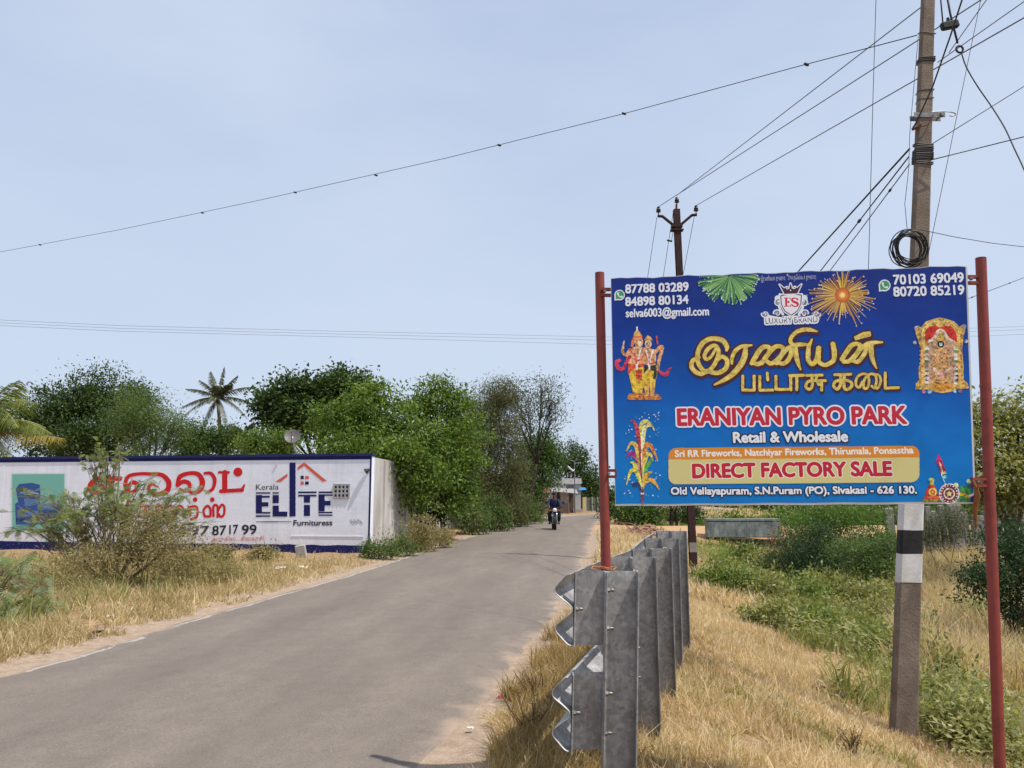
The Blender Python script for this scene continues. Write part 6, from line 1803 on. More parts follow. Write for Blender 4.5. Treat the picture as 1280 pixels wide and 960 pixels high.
# ------------------------------------------------------------ foliage
def rand_dirs(n, g=rng):
    v = g.normal(size=(n, 3)); return v / np.linalg.norm(v, axis=1, keepdims=True)
def leaf_faces(C, D, Nn, L, W_):
    """rhombic folded leaves: base C, direction D, face normal Nn"""
    side = np.cross(D, Nn); side /= np.linalg.norm(side, axis=1, keepdims=True) + 1e-9
    up = np.cross(side, D)
    L = L[:, None]; W_ = W_[:, None]
    mid = C + D * L * .45 + up * L * .06
    V = np.stack([C, mid + side * W_ * .5 - up * W_ * .12, C + D * L, mid - side * W_ * .5 - up * W_ * .12], 1).reshape(-1, 3)
    F = np.arange(len(V)).reshape(-1, 4)
    return V, F
def crown_mesh(name, parent, mat, blobs, n_leaf, L, asp=.45, clump=40, spread=.22, shell=.45, droop=.25, twigs=.15, seed=1, jit=.35, flat=.75, lumps=7):
    """leaves gathered in twig-sized clumps through the blobs' volume, ragged at the rim"""
    g = np.random.default_rng(seed)
    # every big lobe breaks up into smaller boughs with gaps of shade between them
    par = np.arange(len(blobs))
    if n_leaf >= 8000 and lumps:
        nb2, par = [], []
        for i, b_ in enumerate(blobs):
            nb2.append((*b_[:3], *(np.array(b_[3:6]) * .86))); par.append(i)
            dd_ = rand_dirs(lumps, g)
            for q_ in dd_:
                r_ = g.uniform(.6, .95); s_ = g.uniform(.24, .42)
                c_ = np.array(b_[:3]) + q_ * np.array(b_[3:6]) * r_
                nb2.append((*c_, b_[3] * s_ * 1.25, b_[4] * s_ * 1.25, b_[5] * s_ * .85)); par.append(i)
        blobs = nb2; par = np.array(par)
    vol = np.array([b[3] * b[4] * b[5] for b in blobs]) ** .6
    pk = vol / vol.sum()
    nc = max(4, n_leaf // clump)
    bi = g.choice(len(blobs), nc, p=pk)
    d = rand_dirs(nc, g)
    rad = g.random(nc) ** shell
    out = g.random(nc) < twigs
    rad[out] = g.uniform(.95, 1.13, out.sum())
    Bc = np.array([b[:3] for b in blobs])[bi]; Br = np.array([b[3:6] for b in blobs])[bi]
    wob = 1 + .28 * vnoise(d[:, 0] * 2.3 + bi * 3.1, d[:, 2] * 2.3 + d[:, 1] * 1.7, seed)[:, None]
    CC = Bc + d * rad[:, None] * Br * wob
    per = np.maximum(3, (clump * g.uniform(.35, 1.5, nc)).astype(int))
    per[out] = np.maximum(3, per[out] // 2)
    ci = np.repeat(np.arange(nc), per)
    N = len(ci)
    sp_ = spread * g.uniform(.6, 1.4, nc)[ci]
    P = CC[ci] + g.normal(size=(N, 3)) * sp_[:, None] * np.array((1, 1, flat))
    D = d[ci] * .6 + rand_dirs(N, g) * .9; D[:, 2] -= droop
    D /= np.linalg.norm(D, axis=1, keepdims=True)
    Nn = rand_dirs(N, g) * .8; Nn[:, 2] += .8
    LL = L * g.uniform(1 - jit, 1 + jit, N)
    V, F = leaf_faces(P, D, Nn, LL, LL * asp)
    keep = V.reshape(-1, 4, 3)[:, :, 2].min(1) > terrain(P[:, 0], P[:, 1]) - .02
    V = V.reshape(-1, 4, 3)[keep].reshape(-1, 3); F = np.arange(len(V)).reshape(-1, 4)
    o = np_mesh(name, V, [F], mat, parent)
    return o, CC, par[bi]
BARK = rough_mat('grey_bark', col(120, 106, 94), col(80, 68, 60), 9, .95, 0, .8, 30, (1, 1, .25))
BARKD = rough_mat('dark_bark', col(74, 62, 54), col(48, 40, 36), 9, .95, 0, .8, 30, (1, 1, .25))
def limbs_mesh(parent, base, fork_h, r0, blobs, CC, bi, mat, n_twigs=60, seed=1, lean=(0, 0), stems=1, name='trunk'):
    g = random.Random(seed)
    mb = MB()
    base = Vector(base)
    for st_ in range(stems):
        b0 = base + Vector((g.uniform(-.35, .35), g.uniform(-.3, .3), 0)) * (st_ > 0)
        fk = b0 + Vector((lean[0] + g.uniform(-.1, .1), lean[1] + g.uniform(-.1, .1), fork_h * g.uniform(.85, 1.15)))
        rr = r0 * (1 if st_ == 0 else g.uniform(.5, .8))
        mb.tube(spline(np.array([b0 - Vector((0, 0, .3)), b0 + Vector((0, 0, .1)), b0.lerp(fk, .5) + Vector((g.uniform(-.08, .08), 0, 0)), fk]), 3), np.linspace(rr * 1.15, rr * .75, 10), 8)
        for i, b in enumerate(blobs):
            if stems > 1 and i % stems != st_: continue
            c = Vector(b[:3]); mid = fk.lerp(c, .55) + Vector((g.uniform(-.2, .2), g.uniform(-.2, .2), g.uniform(-.1, .25)))
            mb.tube(spline(np.array([fk - Vector((0, 0, .05)), mid, c]), 4), np.linspace(rr * .55, rr * .22, 9), 6)
            ids = [k for k in range(len(CC)) if bi[k] == i]
            g.shuffle(ids)
            for k in ids[:max(2, n_twigs // len(blobs))]:
                q = Vector(CC[k]); s0 = fk.lerp(c, g.uniform(.5, 1.0))
                mb.tube([s0, s0.lerp(q, .5) + Vector((g.uniform(-.12, .12), g.uniform(-.12, .12), g.uniform(-.05, .15))), q], [rr * .2, rr * .12, rr * .05 + .003], 4)
    return mb.build(name, mat, parent, True)
def PB(px, py, Y, rx, ry, rd=None):
    """a crown lobe given by its place and size in the photo at depth Y"""
    c = at(px, py, Y); k = Y / 960
    return (c.x, c.y, c.z, rx * k, (rd if rd else (rx + ry) / 2) * k, ry * k)
def tree(name, label, px, Y, blobs, mat, n_leaf, L, r0=.12, fork=1.5, bark=BARK, group=None, cat='tree', trunkname='trunk', stems=1, seed=1, n_twigs=60, lean=(0, 0), **kw):
    b = foot(px, Y)
    root = empty(name, b, label, cat, group)
    o, CC, bi = crown_mesh('crown' if cat == 'tree' else 'foliage', root, mat, blobs, n_leaf, L, seed=seed, **kw)
    limbs_mesh(root, b, fork, r0, blobs, CC, bi, bark, n_twigs, seed, lean, stems, trunkname)
    return root
L_BRIGHT = leaf_mat('leaf_bright', [(.05, (.035, .062, .014)), (.35, (.092, .155, .026)), (.65, (.15, .22, .036)), (.95, (.24, .30, .06))], .36)
L_DARK = leaf_mat('leaf_dark', [(.05, (.022, .040, .012)), (.4, (.045, .078, .021)), (.75, (.075, .115, .030)), (.97, (.12, .155, .05))], .34)
L_MID = leaf_mat('leaf_mid', [(.05, (.03, .055, .016)), (.4, (.06, .105, .026)), (.75, (.095, .15, .036)), (.97, (.15, .20, .06))], .38)
L_OLIVE = leaf_mat('leaf_olive', [(.05, (.055, .058, .022)), (.4, (.088, .09, .034)), (.75, (.13, .128, .05)), (.97, (.19, .175, .075))], .3)
L_FEATH = leaf_mat('leaf_feathery', [(.05, (.05, .08, .028)), (.4, (.095, .145, .045)), (.75, (.15, .205, .065)), (.97, (.23, .27, .1))], .42)
L_GREY = leaf_mat('leaf_grey', [(.05, (.05, .062, .036)), (.5, (.10, .118, .068)), (.95, (.17, .185, .11))], .3)
L_WEED = leaf_mat('leaf_weed', [(.05, (.10, .115, .035)), (.35, (.22, .225, .075)), (.65, (.35, .335, .14)), (.97, (.54, .49, .27))], .42, .5, 2.0)
L_FRESH = leaf_mat('leaf_fresh', [(.05, (.045, .09, .02)), (.5, (.10, .18, .035)), (.95, (.19, .27, .065))], .4)
# behind the white wall, from the left
tree('broadleaf_tree', 'large dark leafy tree rising behind the left half of the white wall', 112, 33, [PB(70, 510, 33, 40, 40), PB(100, 489, 32.5, 38, 27), PB(135, 494, 33.5, 38, 34), PB(165, 510, 33, 34, 38), PB(110, 535, 32, 66, 44), PB(55, 545, 32.5, 36, 34), PB(150, 545, 32, 45, 34)], L_DARK, 36000, .14, .2, 1.8, BARKD, seed=3, spread=.26, twigs=.1, clump=40)
tree('feathery_tree', 'light green feathery tree before the large dark one behind the wall', 185, 28, [PB(160, 520, 28, 34, 30), PB(190, 505, 28, 30, 22), PB(190, 540, 27.5, 42, 32), PB(214, 540, 28, 18, 26)], L_FEATH, 17000, .10, .1, 1.6, BARK, seed=4, spread=.24, asp=.3, twigs=.16)
tree('broadleaf_tree', 'low mid green tree under the coconut palm behind the wall', 268, 34, [PB(255, 548, 34, 28, 22), PB(285, 550, 34.5, 26, 20), PB(240, 560, 33.5, 22, 18)], L_MID, 9000, .14, .1, 1.2, BARK, seed=5, spread=.25)
tree('broadleaf_tree', 'small green tree between the coconut palm and the satellite dish', 330, 30, [PB(312, 556, 30, 20, 18), PB(335, 552, 30.5, 26, 20), PB(356, 558, 30, 16, 18)], L_BRIGHT, 8000, .12, .1, 1.2, BARK, seed=6, spread=.22)
tree('almond_tree', 'dark tree with broad leaves in tiers above the house emblem on the wall', 395, 36, [PB(350, 500, 36, 32, 20), PB(375, 485, 36, 40, 20), PB(430, 480, 36.5, 36, 20), PB(345, 525, 36, 24, 14), PB(400, 515, 36, 55, 30), PB(450, 490, 36.5, 20, 16)], L_DARK, 21000, .2, .18, 2.5, BARKD, seed=7, spread=.3, asp=.6, twigs=.12, clump=30)
tree('roadside_tree', 'large bright green tree overhanging the right end of the white wall', 500, 25.5, [PB(440, 530, 25, 50, 36), PB(480, 508, 25.5, 50, 26), PB(530, 505, 26, 48, 24), PB(570, 530, 26, 32, 42), PB(500, 550, 24.5, 56, 40), PB(555, 570, 25.5, 42, 46), PB(420, 560, 24.2, 42, 28), PB(515, 595, 25.5, 40, 34), PB(575, 600, 26.5, 22, 36), PB(488, 566, 23.2, 22, 20), PB(516, 586, 23.2, 24, 28), PB(538, 604, 23.8, 26, 34), PB(502, 562, 22.6, 20, 18), PB(560, 625, 26, 24, 22), PB(585, 560, 28, 24, 44), PB(545, 480, 26, 24, 12), PB(455, 492, 25.5, 24, 12)], L_BRIGHT, 52000, .13, .15, 1.5, BARKD, seed=8, spread=.24, twigs=.16, stems=3, n_twigs=140, clump=60, shell=.45, flat=.6)
tree('young_tree', 'thin multi stemmed young tree at the road edge under the large bright tree', 553, 27, [PB(545, 600, 27, 24, 40), PB(572, 590, 27, 18, 48), PB(540, 640, 27, 16, 14)], L_MID, 9000, .11, .045, 1.3, BARK, seed=9, spread=.2, stems=5, twigs=.2)
tree('olive_tree', 'tall brownish olive tree with fine hanging leaves in the roadside row', 612, 36, [PB(612, 505, 36, 30, 28), PB(600, 540, 36, 30, 42), PB(632, 530, 36.5, 26, 48), PB(612, 590, 35.5, 34, 44), PB(640, 590, 36.5, 24, 40), PB(588, 540, 36, 24, 50), PB(600, 620, 35, 36, 30), PB(628, 490, 36.5, 20, 22)], L_OLIVE, 64000, .13, .12, 2.6, BARK, seed=10, spread=.26, asp=.22, droop=.7, twigs=.22, stems=3)
tree('wispy_tree', 'thin wispy grey leaved tree leaning out above the roadside row', 655, 42, [PB(660, 505, 42, 26, 26), PB(690, 500, 42, 18, 28), PB(678, 485, 42.5, 22, 16), PB(690, 525, 42, 18, 16), PB(650, 530, 42, 20, 30), PB(640, 488, 42, 20, 14)], L_GREY, 7000, .13, .1, 3.2, BARKD, seed=11, spread=.3, asp=.4, twigs=.35, clump=12, lean=(.6, 0), shell=.6, n_twigs=110)
tree('dense_tree', 'dark green dense tree in the row just left of the village shop', 668, 46, [PB(660, 580, 46, 28, 40), PB(680, 590, 46, 24, 36), PB(672, 560, 46.5, 24, 26), PB(650, 610, 45, 22, 26), PB(690, 575, 47, 14, 24)], L_MID, 21000, .16, .14, 1.8, BARKD, seed=12, spread=.32, asp=.4)
tree('far_tree', 'dark rounded tree behind the village shop', 712, 84, [PB(706, 582, 84, 14, 18), PB(722, 578, 84, 14, 18), PB(733, 592, 84, 12, 18), PB(715, 560, 84.5, 7, 8), PB(744, 605, 84, 12, 16), PB(728, 610, 83, 26, 16)], L_DARK, 9000, .3, .2, 2.5, BARKD, seed=13, spread=.5)
# hedge bushes along the left edge of the road
hedge = [(590, 30.5, 22, 30, 'pale'), (618, 33, 20, 28, 'mid'), (640, 37.5, 20, 24, 'olive'), (655, 41, 18, 24, 'pale'), (668, 45.5, 14, 20, 'mid')]
for i, (px, Y, rx, ry, kd) in enumerate(hedge):
    yb = 480 + 0
    g0 = foot(px, Y)
    k = Y / 960
    bl = [(g0.x, g0.y, g0.z + ry * k * .8, rx * k, rx * k * .8, ry * k), (g0.x + rx * k * .5, g0.y, g0.z + ry * k * .5, rx * k * .6, rx * k * .6, ry * k * .7), (g0.x - rx * k * .5, g0.y - .2, g0.z + ry * k * .6, rx * k * .6, rx * k * .6, ry * k * .7)]
    tree('hedge_bush', ['pale green leafy bush nearest the white wall in the roadside row', 'second leafy bush in the roadside row, below the brownish olive tree', 'olive tinted bush at the road edge below the wispy leaning tree', 'pale green bush in the roadside row beside the motorcycle', 'last green bush of the roadside row before the village shop'][i], px, Y, bl, {'pale': L_FEATH, 'mid': L_MID, 'olive': L_OLIVE}[kd], 5200, .10, .03, .3, BARK, 'bushes along the left road edge', 'bush', 'stem', stems=3, seed=20 + i, spread=.18, asp=.35, n_twigs=40)
# right of the road
tree('broadleaf_tree', 'yellow green leafy tree at the right edge behind the red post', 1262, 22, [PB(1240, 530, 22, 32, 30), PB(1275, 515, 22, 40, 34), PB(1300, 560, 22, 50, 50), PB(1245, 580, 21.5, 36, 40), PB(1280, 610, 21.5, 44, 36), PB(1228, 610, 22, 22, 26)], L_WEED, 16000, .15, .12, 1.4, BARK, seed=31, spread=.27, twigs=.2)
tree('thorn_bush', 'dark green rounded bush at the right edge beside the red post', 1262, 12.5, [PB(1245, 735, 12.5, 44, 34), PB(1280, 700, 12.5, 50, 46), PB(1225, 722, 12.3, 26, 18), PB(1290, 760, 12.3, 50, 36), PB(1262, 680, 12.8, 30, 28)], leaf_mat('leaf_deep', [(.05, (.014, .032, .014)), (.45, (.028, .060, .022)), (.8, (.045, .088, .03)), (.97, (.08, .13, .045))], .28), 17000, .055, .04, .4, BARK, None, 'bush', 'stem', stems=4, seed=32, spread=.12, asp=.42)
tree('leafy_bush', 'bright green bush beyond the ditch in the middle under the blue sign', 1010, 27, [PB(1000, 665, 27, 30, 26), PB(1035, 655, 27, 36, 26), PB(1070, 650, 27.5, 34, 22), PB(1090, 670, 27, 26, 26), PB(1040, 690, 26.5, 50, 22)], L_FRESH, 15000, .10, .05, .5, BARK, None, 'bush', 'stem', stems=4, seed=33, spread=.22, asp=.4)
tree('thorn_bush', 'dark feathery thorn bush beside the culvert parapet beyond the ditch', 1010, 22, [PB(985, 696, 22, 32, 22), PB(1020, 684, 22, 42, 30), PB(1056, 700, 22, 36, 26), PB(1015, 708, 21.6, 50, 18), PB(1090, 690, 22.4, 30, 26)], leaf_mat('leaf_thorn', [(.05, (.016, .034, .020)), (.5, (.032, .066, .030)), (.95, (.085, .14, .055))], .35), 24000, .075, .04, .3, BARKD, None, 'bush', 'stem', stems=4, seed=34, spread=.16, asp=.25)
tree('leafy_bush', 'mid green spreading bush between the thorn bush and the banded pole', 1090, 20, [PB(1075, 695, 20, 30, 18), PB(1105, 690, 20, 24, 24), PB(1095, 715, 19.8, 34, 16)], L_FEATH, 9000, .08, .03, .3, BARK, None, 'bush', 'stem', stems=3, seed=35, spread=.16, asp=.35)
tree('grey_bush', 'grey green scrub bush to the right of the banded concrete pole', 1180, 26, [PB(1170, 660, 26, 34, 18), PB(1195, 655, 26, 28, 18), PB(1150, 668, 26, 20, 14)], L_GREY, 8000, .08, .03, .3, BARK, None, 'bush', 'stem', stems=3, seed=36, spread=.2, asp=.3)
fb_ = [(795, 41, 26, 16, L_MID, 'round green bush left of the dark forked trunk beyond the culvert track'), (850, 60, 22, 16, L_DARK, 'dark bush behind the dark forked trunk beyond the track'), (905, 44, 34, 16, L_FRESH, 'bright green thicket behind the culvert parapet'), (965, 46, 36, 18, L_FRESH, 'bright green thicket right of the culvert parapet'), (1040, 48, 40, 18, L_MID, 'mid green thicket in the far field under the middle of the sign'), (1120, 50, 40, 18, L_MID, 'far green thicket just left of the banded pole'), (770, 52, 14, 18, L_DARK, 'dark bush right behind the left red post'), (1190, 52, 40, 20, L_MID, 'far green thicket behind the stone slab fence')]
for i, (px, Y, rx, ry, mt, lb) in enumerate(fb_):
    g0 = foot(px, Y); k = Y / 960
    bl = [(g0.x + dx * rx * k, g0.y + dy * rx * k, g0.z + ry * k * hz_, rx * k * q, rx * k * .7, ry * k * q2) for dx, dy, hz_, q, q2 in ((-.5, 0, .9, .6, 1.0), (.4, .1, 1.1, .65, 1.1), (0, -.3, .7, .7, .8), (.8, 0, .8, .4, .8))]
    tree('thicket' if i > 1 else 'leafy_bush', lb, px, Y, bl, mt, 7000, .17, .05, .4, BARKD, 'bushes beyond the side track', 'bush', 'stem', stems=3, seed=40 + i, spread=.3, asp=.45, n_twigs=30)
tree('forked_tree', 'small tree with dark forked trunk beyond the culvert track', 838, 42, [PB(815, 612, 42, 26, 16), PB(850, 605, 42, 28, 16)], L_MID, 5000, .16, .12, 1.2, BARKD, None, 'tree', 'trunk', stems=2, seed=52, spread=.3)
# a far wood closes the horizon
def far_wood(name, x0, x1, y, h, n, seed, mat, label):
    g = np.random.default_rng(seed)
    xs = g.uniform(x0, x1, n); ys = y + g.uniform(-6, 6, n)
    hh = h * (.75 + .3 * vnoise(xs * .07, xs * 0, seed)) * (1 - .5 * g.random(n) ** 3)
    P = np.stack([xs, ys, terrain(xs, ys) + hh * g.random(n) ** .6], 1)
    D = rand_dirs(n, g); D[:, 2] -= .2; D /= np.linalg.norm(D, axis=1, keepdims=True)
    V_, F_ = leaf_faces(P, D, rand_dirs(n, g) + np.array((0, -.6, .6)), g.uniform(.5, 1.0, n), g.uniform(.3, .6, n))
    return tag(np_mesh(name, V_, [F_], mat), label, kind='stuff')
far_wood('far_wood', -140, 190, 118, 5.2, 26000, 71, L_DARK, 'far dark line of trees along the horizon')

# ------------------------------------------------------------ coconut palms
def frond_arrays(base, d, length, droop, n=26, ll=.55, g=None, hang=.6, w=.035):
    """a palm leaf: curved midrib and two rows of drooping leaflets"""
    base = np.array(base, float); d = np.array(d, float); d /= np.linalg.norm(d)
    ts = np.linspace(0, 1, n)
    pts = base + d * length * ts[:, None] + np.array((0, 0, -1)) * droop * length * (ts ** 2)[:, None]
    tg = np.gradient(pts, axis=0); tg /= np.linalg.norm(tg, axis=1, keepdims=True)
    sd_ = np.cross(tg, np.array((0, 0, 1.0))); sd_ /= np.linalg.norm(sd_, axis=1, keepdims=True) + 1e-6
    Vs, Fs = [], []
    k = 0
    for rep in range(2):
        for i in range(2, n):
            for s_ in (-1, 1):
                L = ll * (math.sin(math.pi * min(1, .18 + .82 * ts[i])) ** .6) * g.uniform(.8, 1.15)
                dd_ = sd_[i] * s_ * .8 + tg[i] * .55 + np.array((0, 0, -hang * g.uniform(.5, 1.3)))
                dd_ /= np.linalg.norm(dd_)
                p = pts[i] - tg[i] * length / n * .5 * rep
                wv_ = tg[i] * w
                m_ = p + dd_ * L * .5 + np.array((0, 0, .03)); e = p + dd_ * L + np.array((0, 0, -.12 * L))
                Vs += [p - wv_ * .5, p + wv_ * .5, m_ + wv_ * .5, m_ - wv_ * .5, e]
                Fs += [(k, k + 1, k + 2, k + 3), (k + 3, k + 2, k + 4)]
                k += 5
    return pts, Vs, Fs
L_PALM = leaf_mat('leaf_palm', [(.05, (.06, .085, .018)), (.45, (.13, .165, .03)), (.8, (.22, .245, .05)), (.97, (.34, .31, .08))], .3, .45, .6, .4)
L_PALMD = leaf_mat('leaf_palm_far', [(.05, (.030, .040, .022)), (.5, (.062, .076, .040)), (.95, (.115, .125, .075))], .25, .45, .6, .35)
L_PALMY = leaf_mat('leaf_palm_dying', [(.05, (.16, .13, .03)), (.5, (.30, .23, .045)), (.95, (.42, .33, .08))], .3, .5)
MIDRIB = plain('palm_midrib', col(150, 140, 90), .6)
def palm(label, crown_at, base, nf, flen, ll, seed, matl, yellow=(), n=26, w=.035, dirs=None):
    g = np.random.default_rng(seed)
    root = empty('coconut_palm', base, label, 'palm')
    c = Vector(crown_at); b = Vector(base)
    mb = MB(); pts = spline(np.array([b - Vector((0, 0, .2)), b + Vector((.1, 0, 1.0)), b.lerp(c, .6) + Vector((.12, 0, 0)), c]), 5)
    mb.tube([Vector(p) for p in pts], np.linspace(.17, .11, len(pts)), 8); mb.build('trunk', BARK, root, True)
    for i in range(nf):
        if dirs and i < len(dirs):
            d, dr, fl, yl = dirs[i]
        else:
            a = i * 2.39996 + g.uniform(-.3, .3); el_ = g.uniform(-.25, 1.15)
            d = (math.cos(a) * math.cos(el_), math.sin(a) * math.cos(el_), math.sin(el_)); dr = g.uniform(.3, .6); fl = flen * g.uniform(.8, 1.1); yl = i in yellow
        pp, Vs, Fs = frond_arrays(c, d, fl, dr, n, ll, g, w=w)
        quads = np.array([f for f in Fs if len(f) == 4]); tris = np.array([f for f in Fs if len(f) == 3])
        fr = np_mesh('frond', np.array(Vs), [quads, tris], L_PALMY if yl else matl, root)
        mb = MB(); mb.tube([Vector(p) for p in pp[::3]], np.linspace(.035, .008, len(pp[::3])), 5); mb.build('midrib', MIDRIB, fr)
    return root
palm('coconut palm standing alone against the sky behind the wall', at(272, 497, 50), foot(279, 50), 17, 2.2, .52, 5, L_PALMD, w=.05, dirs=[((.15, 0, 1), .1, 2.3, False), ((-.3, .1, 1), .15, 2.2, False), ((-.65, .1, .9), .3, 2.3, False), ((.55, 0, .9), .25, 2.4, False), ((.9, 0, .6), .3, 2.7, False), ((-.9, 0, .55), .3, 2.5, False), ((1, .1, .15), .35, 2.6, False), ((-1, 0, .1), .4, 2.4, False), ((.9, -.2, -.05), .6, 2.3, False), ((-.9, -.3, -.1), .6, 2.2, False), ((.4, -.3, -.5), .5, 1.7, False), ((-.45, .2, -.5), .5, 1.8, False), ((.1, -.5, .7), .5, 2.0, False)])
palm('green coconut palm at the left edge with one yellow dying frond over the wall', at(-34, 540, 23.5), foot(-40, 23.5), 16, 2.7, .85, 6, L_PALM, n=34, w=.03, dirs=[((.75, -.2, .85), .5, 3.4, False), ((.95, -.15, .5), .5, 3.1, False), ((.5, -.1, .95), .4, 3.2, False), ((.62, -.3, .8), .75, 3.4, False), ((.98, -.2, .02), .1, 3.3, True), ((.9, -.4, .2), .75, 2.2, False), ((.85, .3, .6), .6, 2.4, False), ((.6, -.5, .1), .8, 2.0, False)])
palm('small coconut palm half hidden between the lone palm and the dish', at(303, 545, 40), foot(304, 40), 12, 1.3, .4, 8, L_PALMD)

# ------------------------------------------------------------ thorn scrub with feathery leaves before the wall
def feather_bush(name, label, base, blobs, n_frond, mat, fl=.3, seed=1, twig_n=150, twig_mat=BARK, group=None, cat='bush', lw=.012, pairs=9, dry=None):
    g = np.random.default_rng(seed); rg_ = random.Random(seed)
    root = empty(name, base, label, cat, group)
    vol = np.array([b[3] * b[4] * b[5] for b in blobs]) ** .7; pk = vol / vol.sum()
    bi = g.choice(len(blobs), n_frond, p=pk)
    Bc = np.array([b[:3] for b in blobs])[bi]; Br = np.array([b[3:6] for b in blobs])[bi]
    # boughs first: fronds hang along arching twigs
    nb_ = twig_n
    ti = g.choice(len(blobs), nb_, p=pk)
    dirs = rand_dirs(nb_, g); dirs[:, 2] = np.abs(dirs[:, 2]) * .55 + g.uniform(-.25, .2, nb_)
    dirs /= np.linalg.norm(dirs, axis=1, keepdims=True)
    mb = MB(); b = np.array(base)
    P0, D0 = [], []
    for k in range(nb_):
        bc = np.array(blobs[ti[k]][:3]); brd = np.array(blobs[ti[k]][3:6])
        s0 = b + (bc - b) * rg_.uniform(.25, .8) + g.normal(size=3) * brd * .15
        e = bc + dirs[k] * brd * rg_.uniform(.65, 1.15)
        m_ = (s0 + e) / 2 + np.array((0, 0, .18 * np.linalg.norm(e - s0)))
        cur = spline(np.array([s0, m_, e]), 7)
        mb.tube([Vector(p) for p in cur], np.linspace(.009, .0025, len(cur)), 4)
        nf = max(1, n_frond // nb_)
        for j in range(nf):
            t = .3 + .7 * (j + rg_.random()) / nf
            i = min(int(t * (len(cur) - 1)), len(cur) - 2)
            P0.append(cur[i] + (cur[i + 1] - cur[i]) * rg_.random()); D0.append((cur[i + 1] - cur[i]) / (np.linalg.norm(cur[i + 1] - cur[i]) + 1e-6))
    for k in range(len(blobs)):
        c = Vector(blobs[k][:3]); mb.tube(spline(np.array([Vector(base) - Vector((0, 0, .1)), Vector(base).lerp(c, .5) + Vector((rg_.uniform(-.1, .1), rg_.uniform(-.1, .1), 0)), c]), 4), np.linspace(.035, .01, 9), 5)
    mb.build('stem', twig_mat, root, True)
    P0 = np.array(P0); D0 = np.array(D0); N = len(P0)
    D = D0 * .5 + rand_dirs(N, g) * .8; D[:, 2] -= .1; D /= np.linalg.norm(D, axis=1, keepdims=True)
    sd_ = np.cross(D, rand_dirs(N, g) * .5 + np.array((0, 0, 1))); sd_ /= np.linalg.norm(sd_, axis=1, keepdims=True) + 1e-6
    L = fl * g.uniform(.6, 1.3, N)
    Vs = []
    for j in range(pairs):
        t = (j + .6) / pairs
        p = P0 + D * (L * t)[:, None] - np.array((0, 0, 1)) * (.25 * L * t * t)[:, None]
        ln = (fl * .30 * math.sin(math.pi * (.15 + .8 * t)))
        for s_ in (-1, 1):
            q = p + (sd_ * s_ * .9 + D * .45) * ln
            w_ = D * lw
            Vs.append(np.stack([p - w_, p + w_, q + w_ * .6, q - w_ * .6], 1))
    V_ = np.stack(Vs, 1).reshape(-1, 3)
    np_mesh('foliage', V_, [np.arange(len(V_)).reshape(-1, 4)], mat, root)
    if dry is not None:
        dry(root, blobs, g)
    return root
L_MESQ = leaf_mat('leaf_mesquite', [(.05, (.085, .115, .05)), (.4, (.18, .22, .10)), (.75, (.27, .31, .15)), (.97, (.36, .38, .2))], .5, .6, 2.5)
L_MESQ2 = leaf_mat('leaf_mesquite_blue', [(.05, (.17, .21, .13)), (.5, (.29, .345, .21)), (.95, (.40, .45, .30))], .5, .6, 2.5)
L_DRYB = leaf_mat('leaf_dry_scrub', [(.05, (.15, .115, .055)), (.4, (.27, .22, .10)), (.75, (.36, .31, .15)), (.97, (.46, .40, .22))], .35, .7, 2.5)
B1 = foot(150, 13.2)
TWIGB = rough_mat('pale_twig', col(136, 118, 98), col(104, 88, 72), 20, .9)
feather_bush('mesquite_bush', 'large thorny mesquite bush with feathery leaves before the red lettering of the wall', B1, [PB(160, 622, 13.2, 70, 26), PB(110, 648, 13.2, 66, 26), PB(200, 645, 13.0, 50, 30), PB(50, 668, 13.4, 66, 16), PB(165, 598, 13.4, 36, 12), PB(220, 616, 13.2, 46, 18), PB(236, 660, 13.2, 36, 22), PB(75, 620, 13.4, 50, 12), PB(45, 645, 13.4, 50, 12)], 1000, L_MESQ, .2, 61, 150, TWIGB, lw=.007)
feather_bush('mesquite_bush', 'pale blue green feathery thorn bush at the lower left corner of the verge', foot(-5, 9.4), [PB(-10, 735, 9.4, 60, 40), PB(35, 770, 9.3, 30, 36), PB(10, 705, 9.5, 46, 18), PB(-40, 780, 9.2, 60, 40), PB(55, 740, 9.5, 26, 24)], 290, L_MESQ2, .2, 62, 55, TWIGB, lw=.007)
tree('dry_bush', 'brown half dry scrub bush below the large thorny mesquite', 165, 12.6, [PB(165, 690, 12.6, 66, 36), PB(210, 680, 12.6, 44, 40), PB(115, 708, 12.6, 50, 30), PB(180, 652, 12.7, 50, 28), PB(225, 720, 12.5, 36, 24)], L_DRYB, 17000, .05, .02, .25, TWIGB, None, 'bush', 'stem', stems=5, seed=63, spread=.13, asp=.3, n_twigs=160, twigs=.2)
feather_bush('mesquite_bush', 'small green thorn bush hanging above the wall top, left of the red letters', foot(135, 19.0), [PB(135, 566, 19, 26, 20), PB(118, 580, 19, 22, 14), PB(150, 556, 19, 14, 10)], 150, L_MESQ, .22, 64, 26, TWIGB, lw=.009)
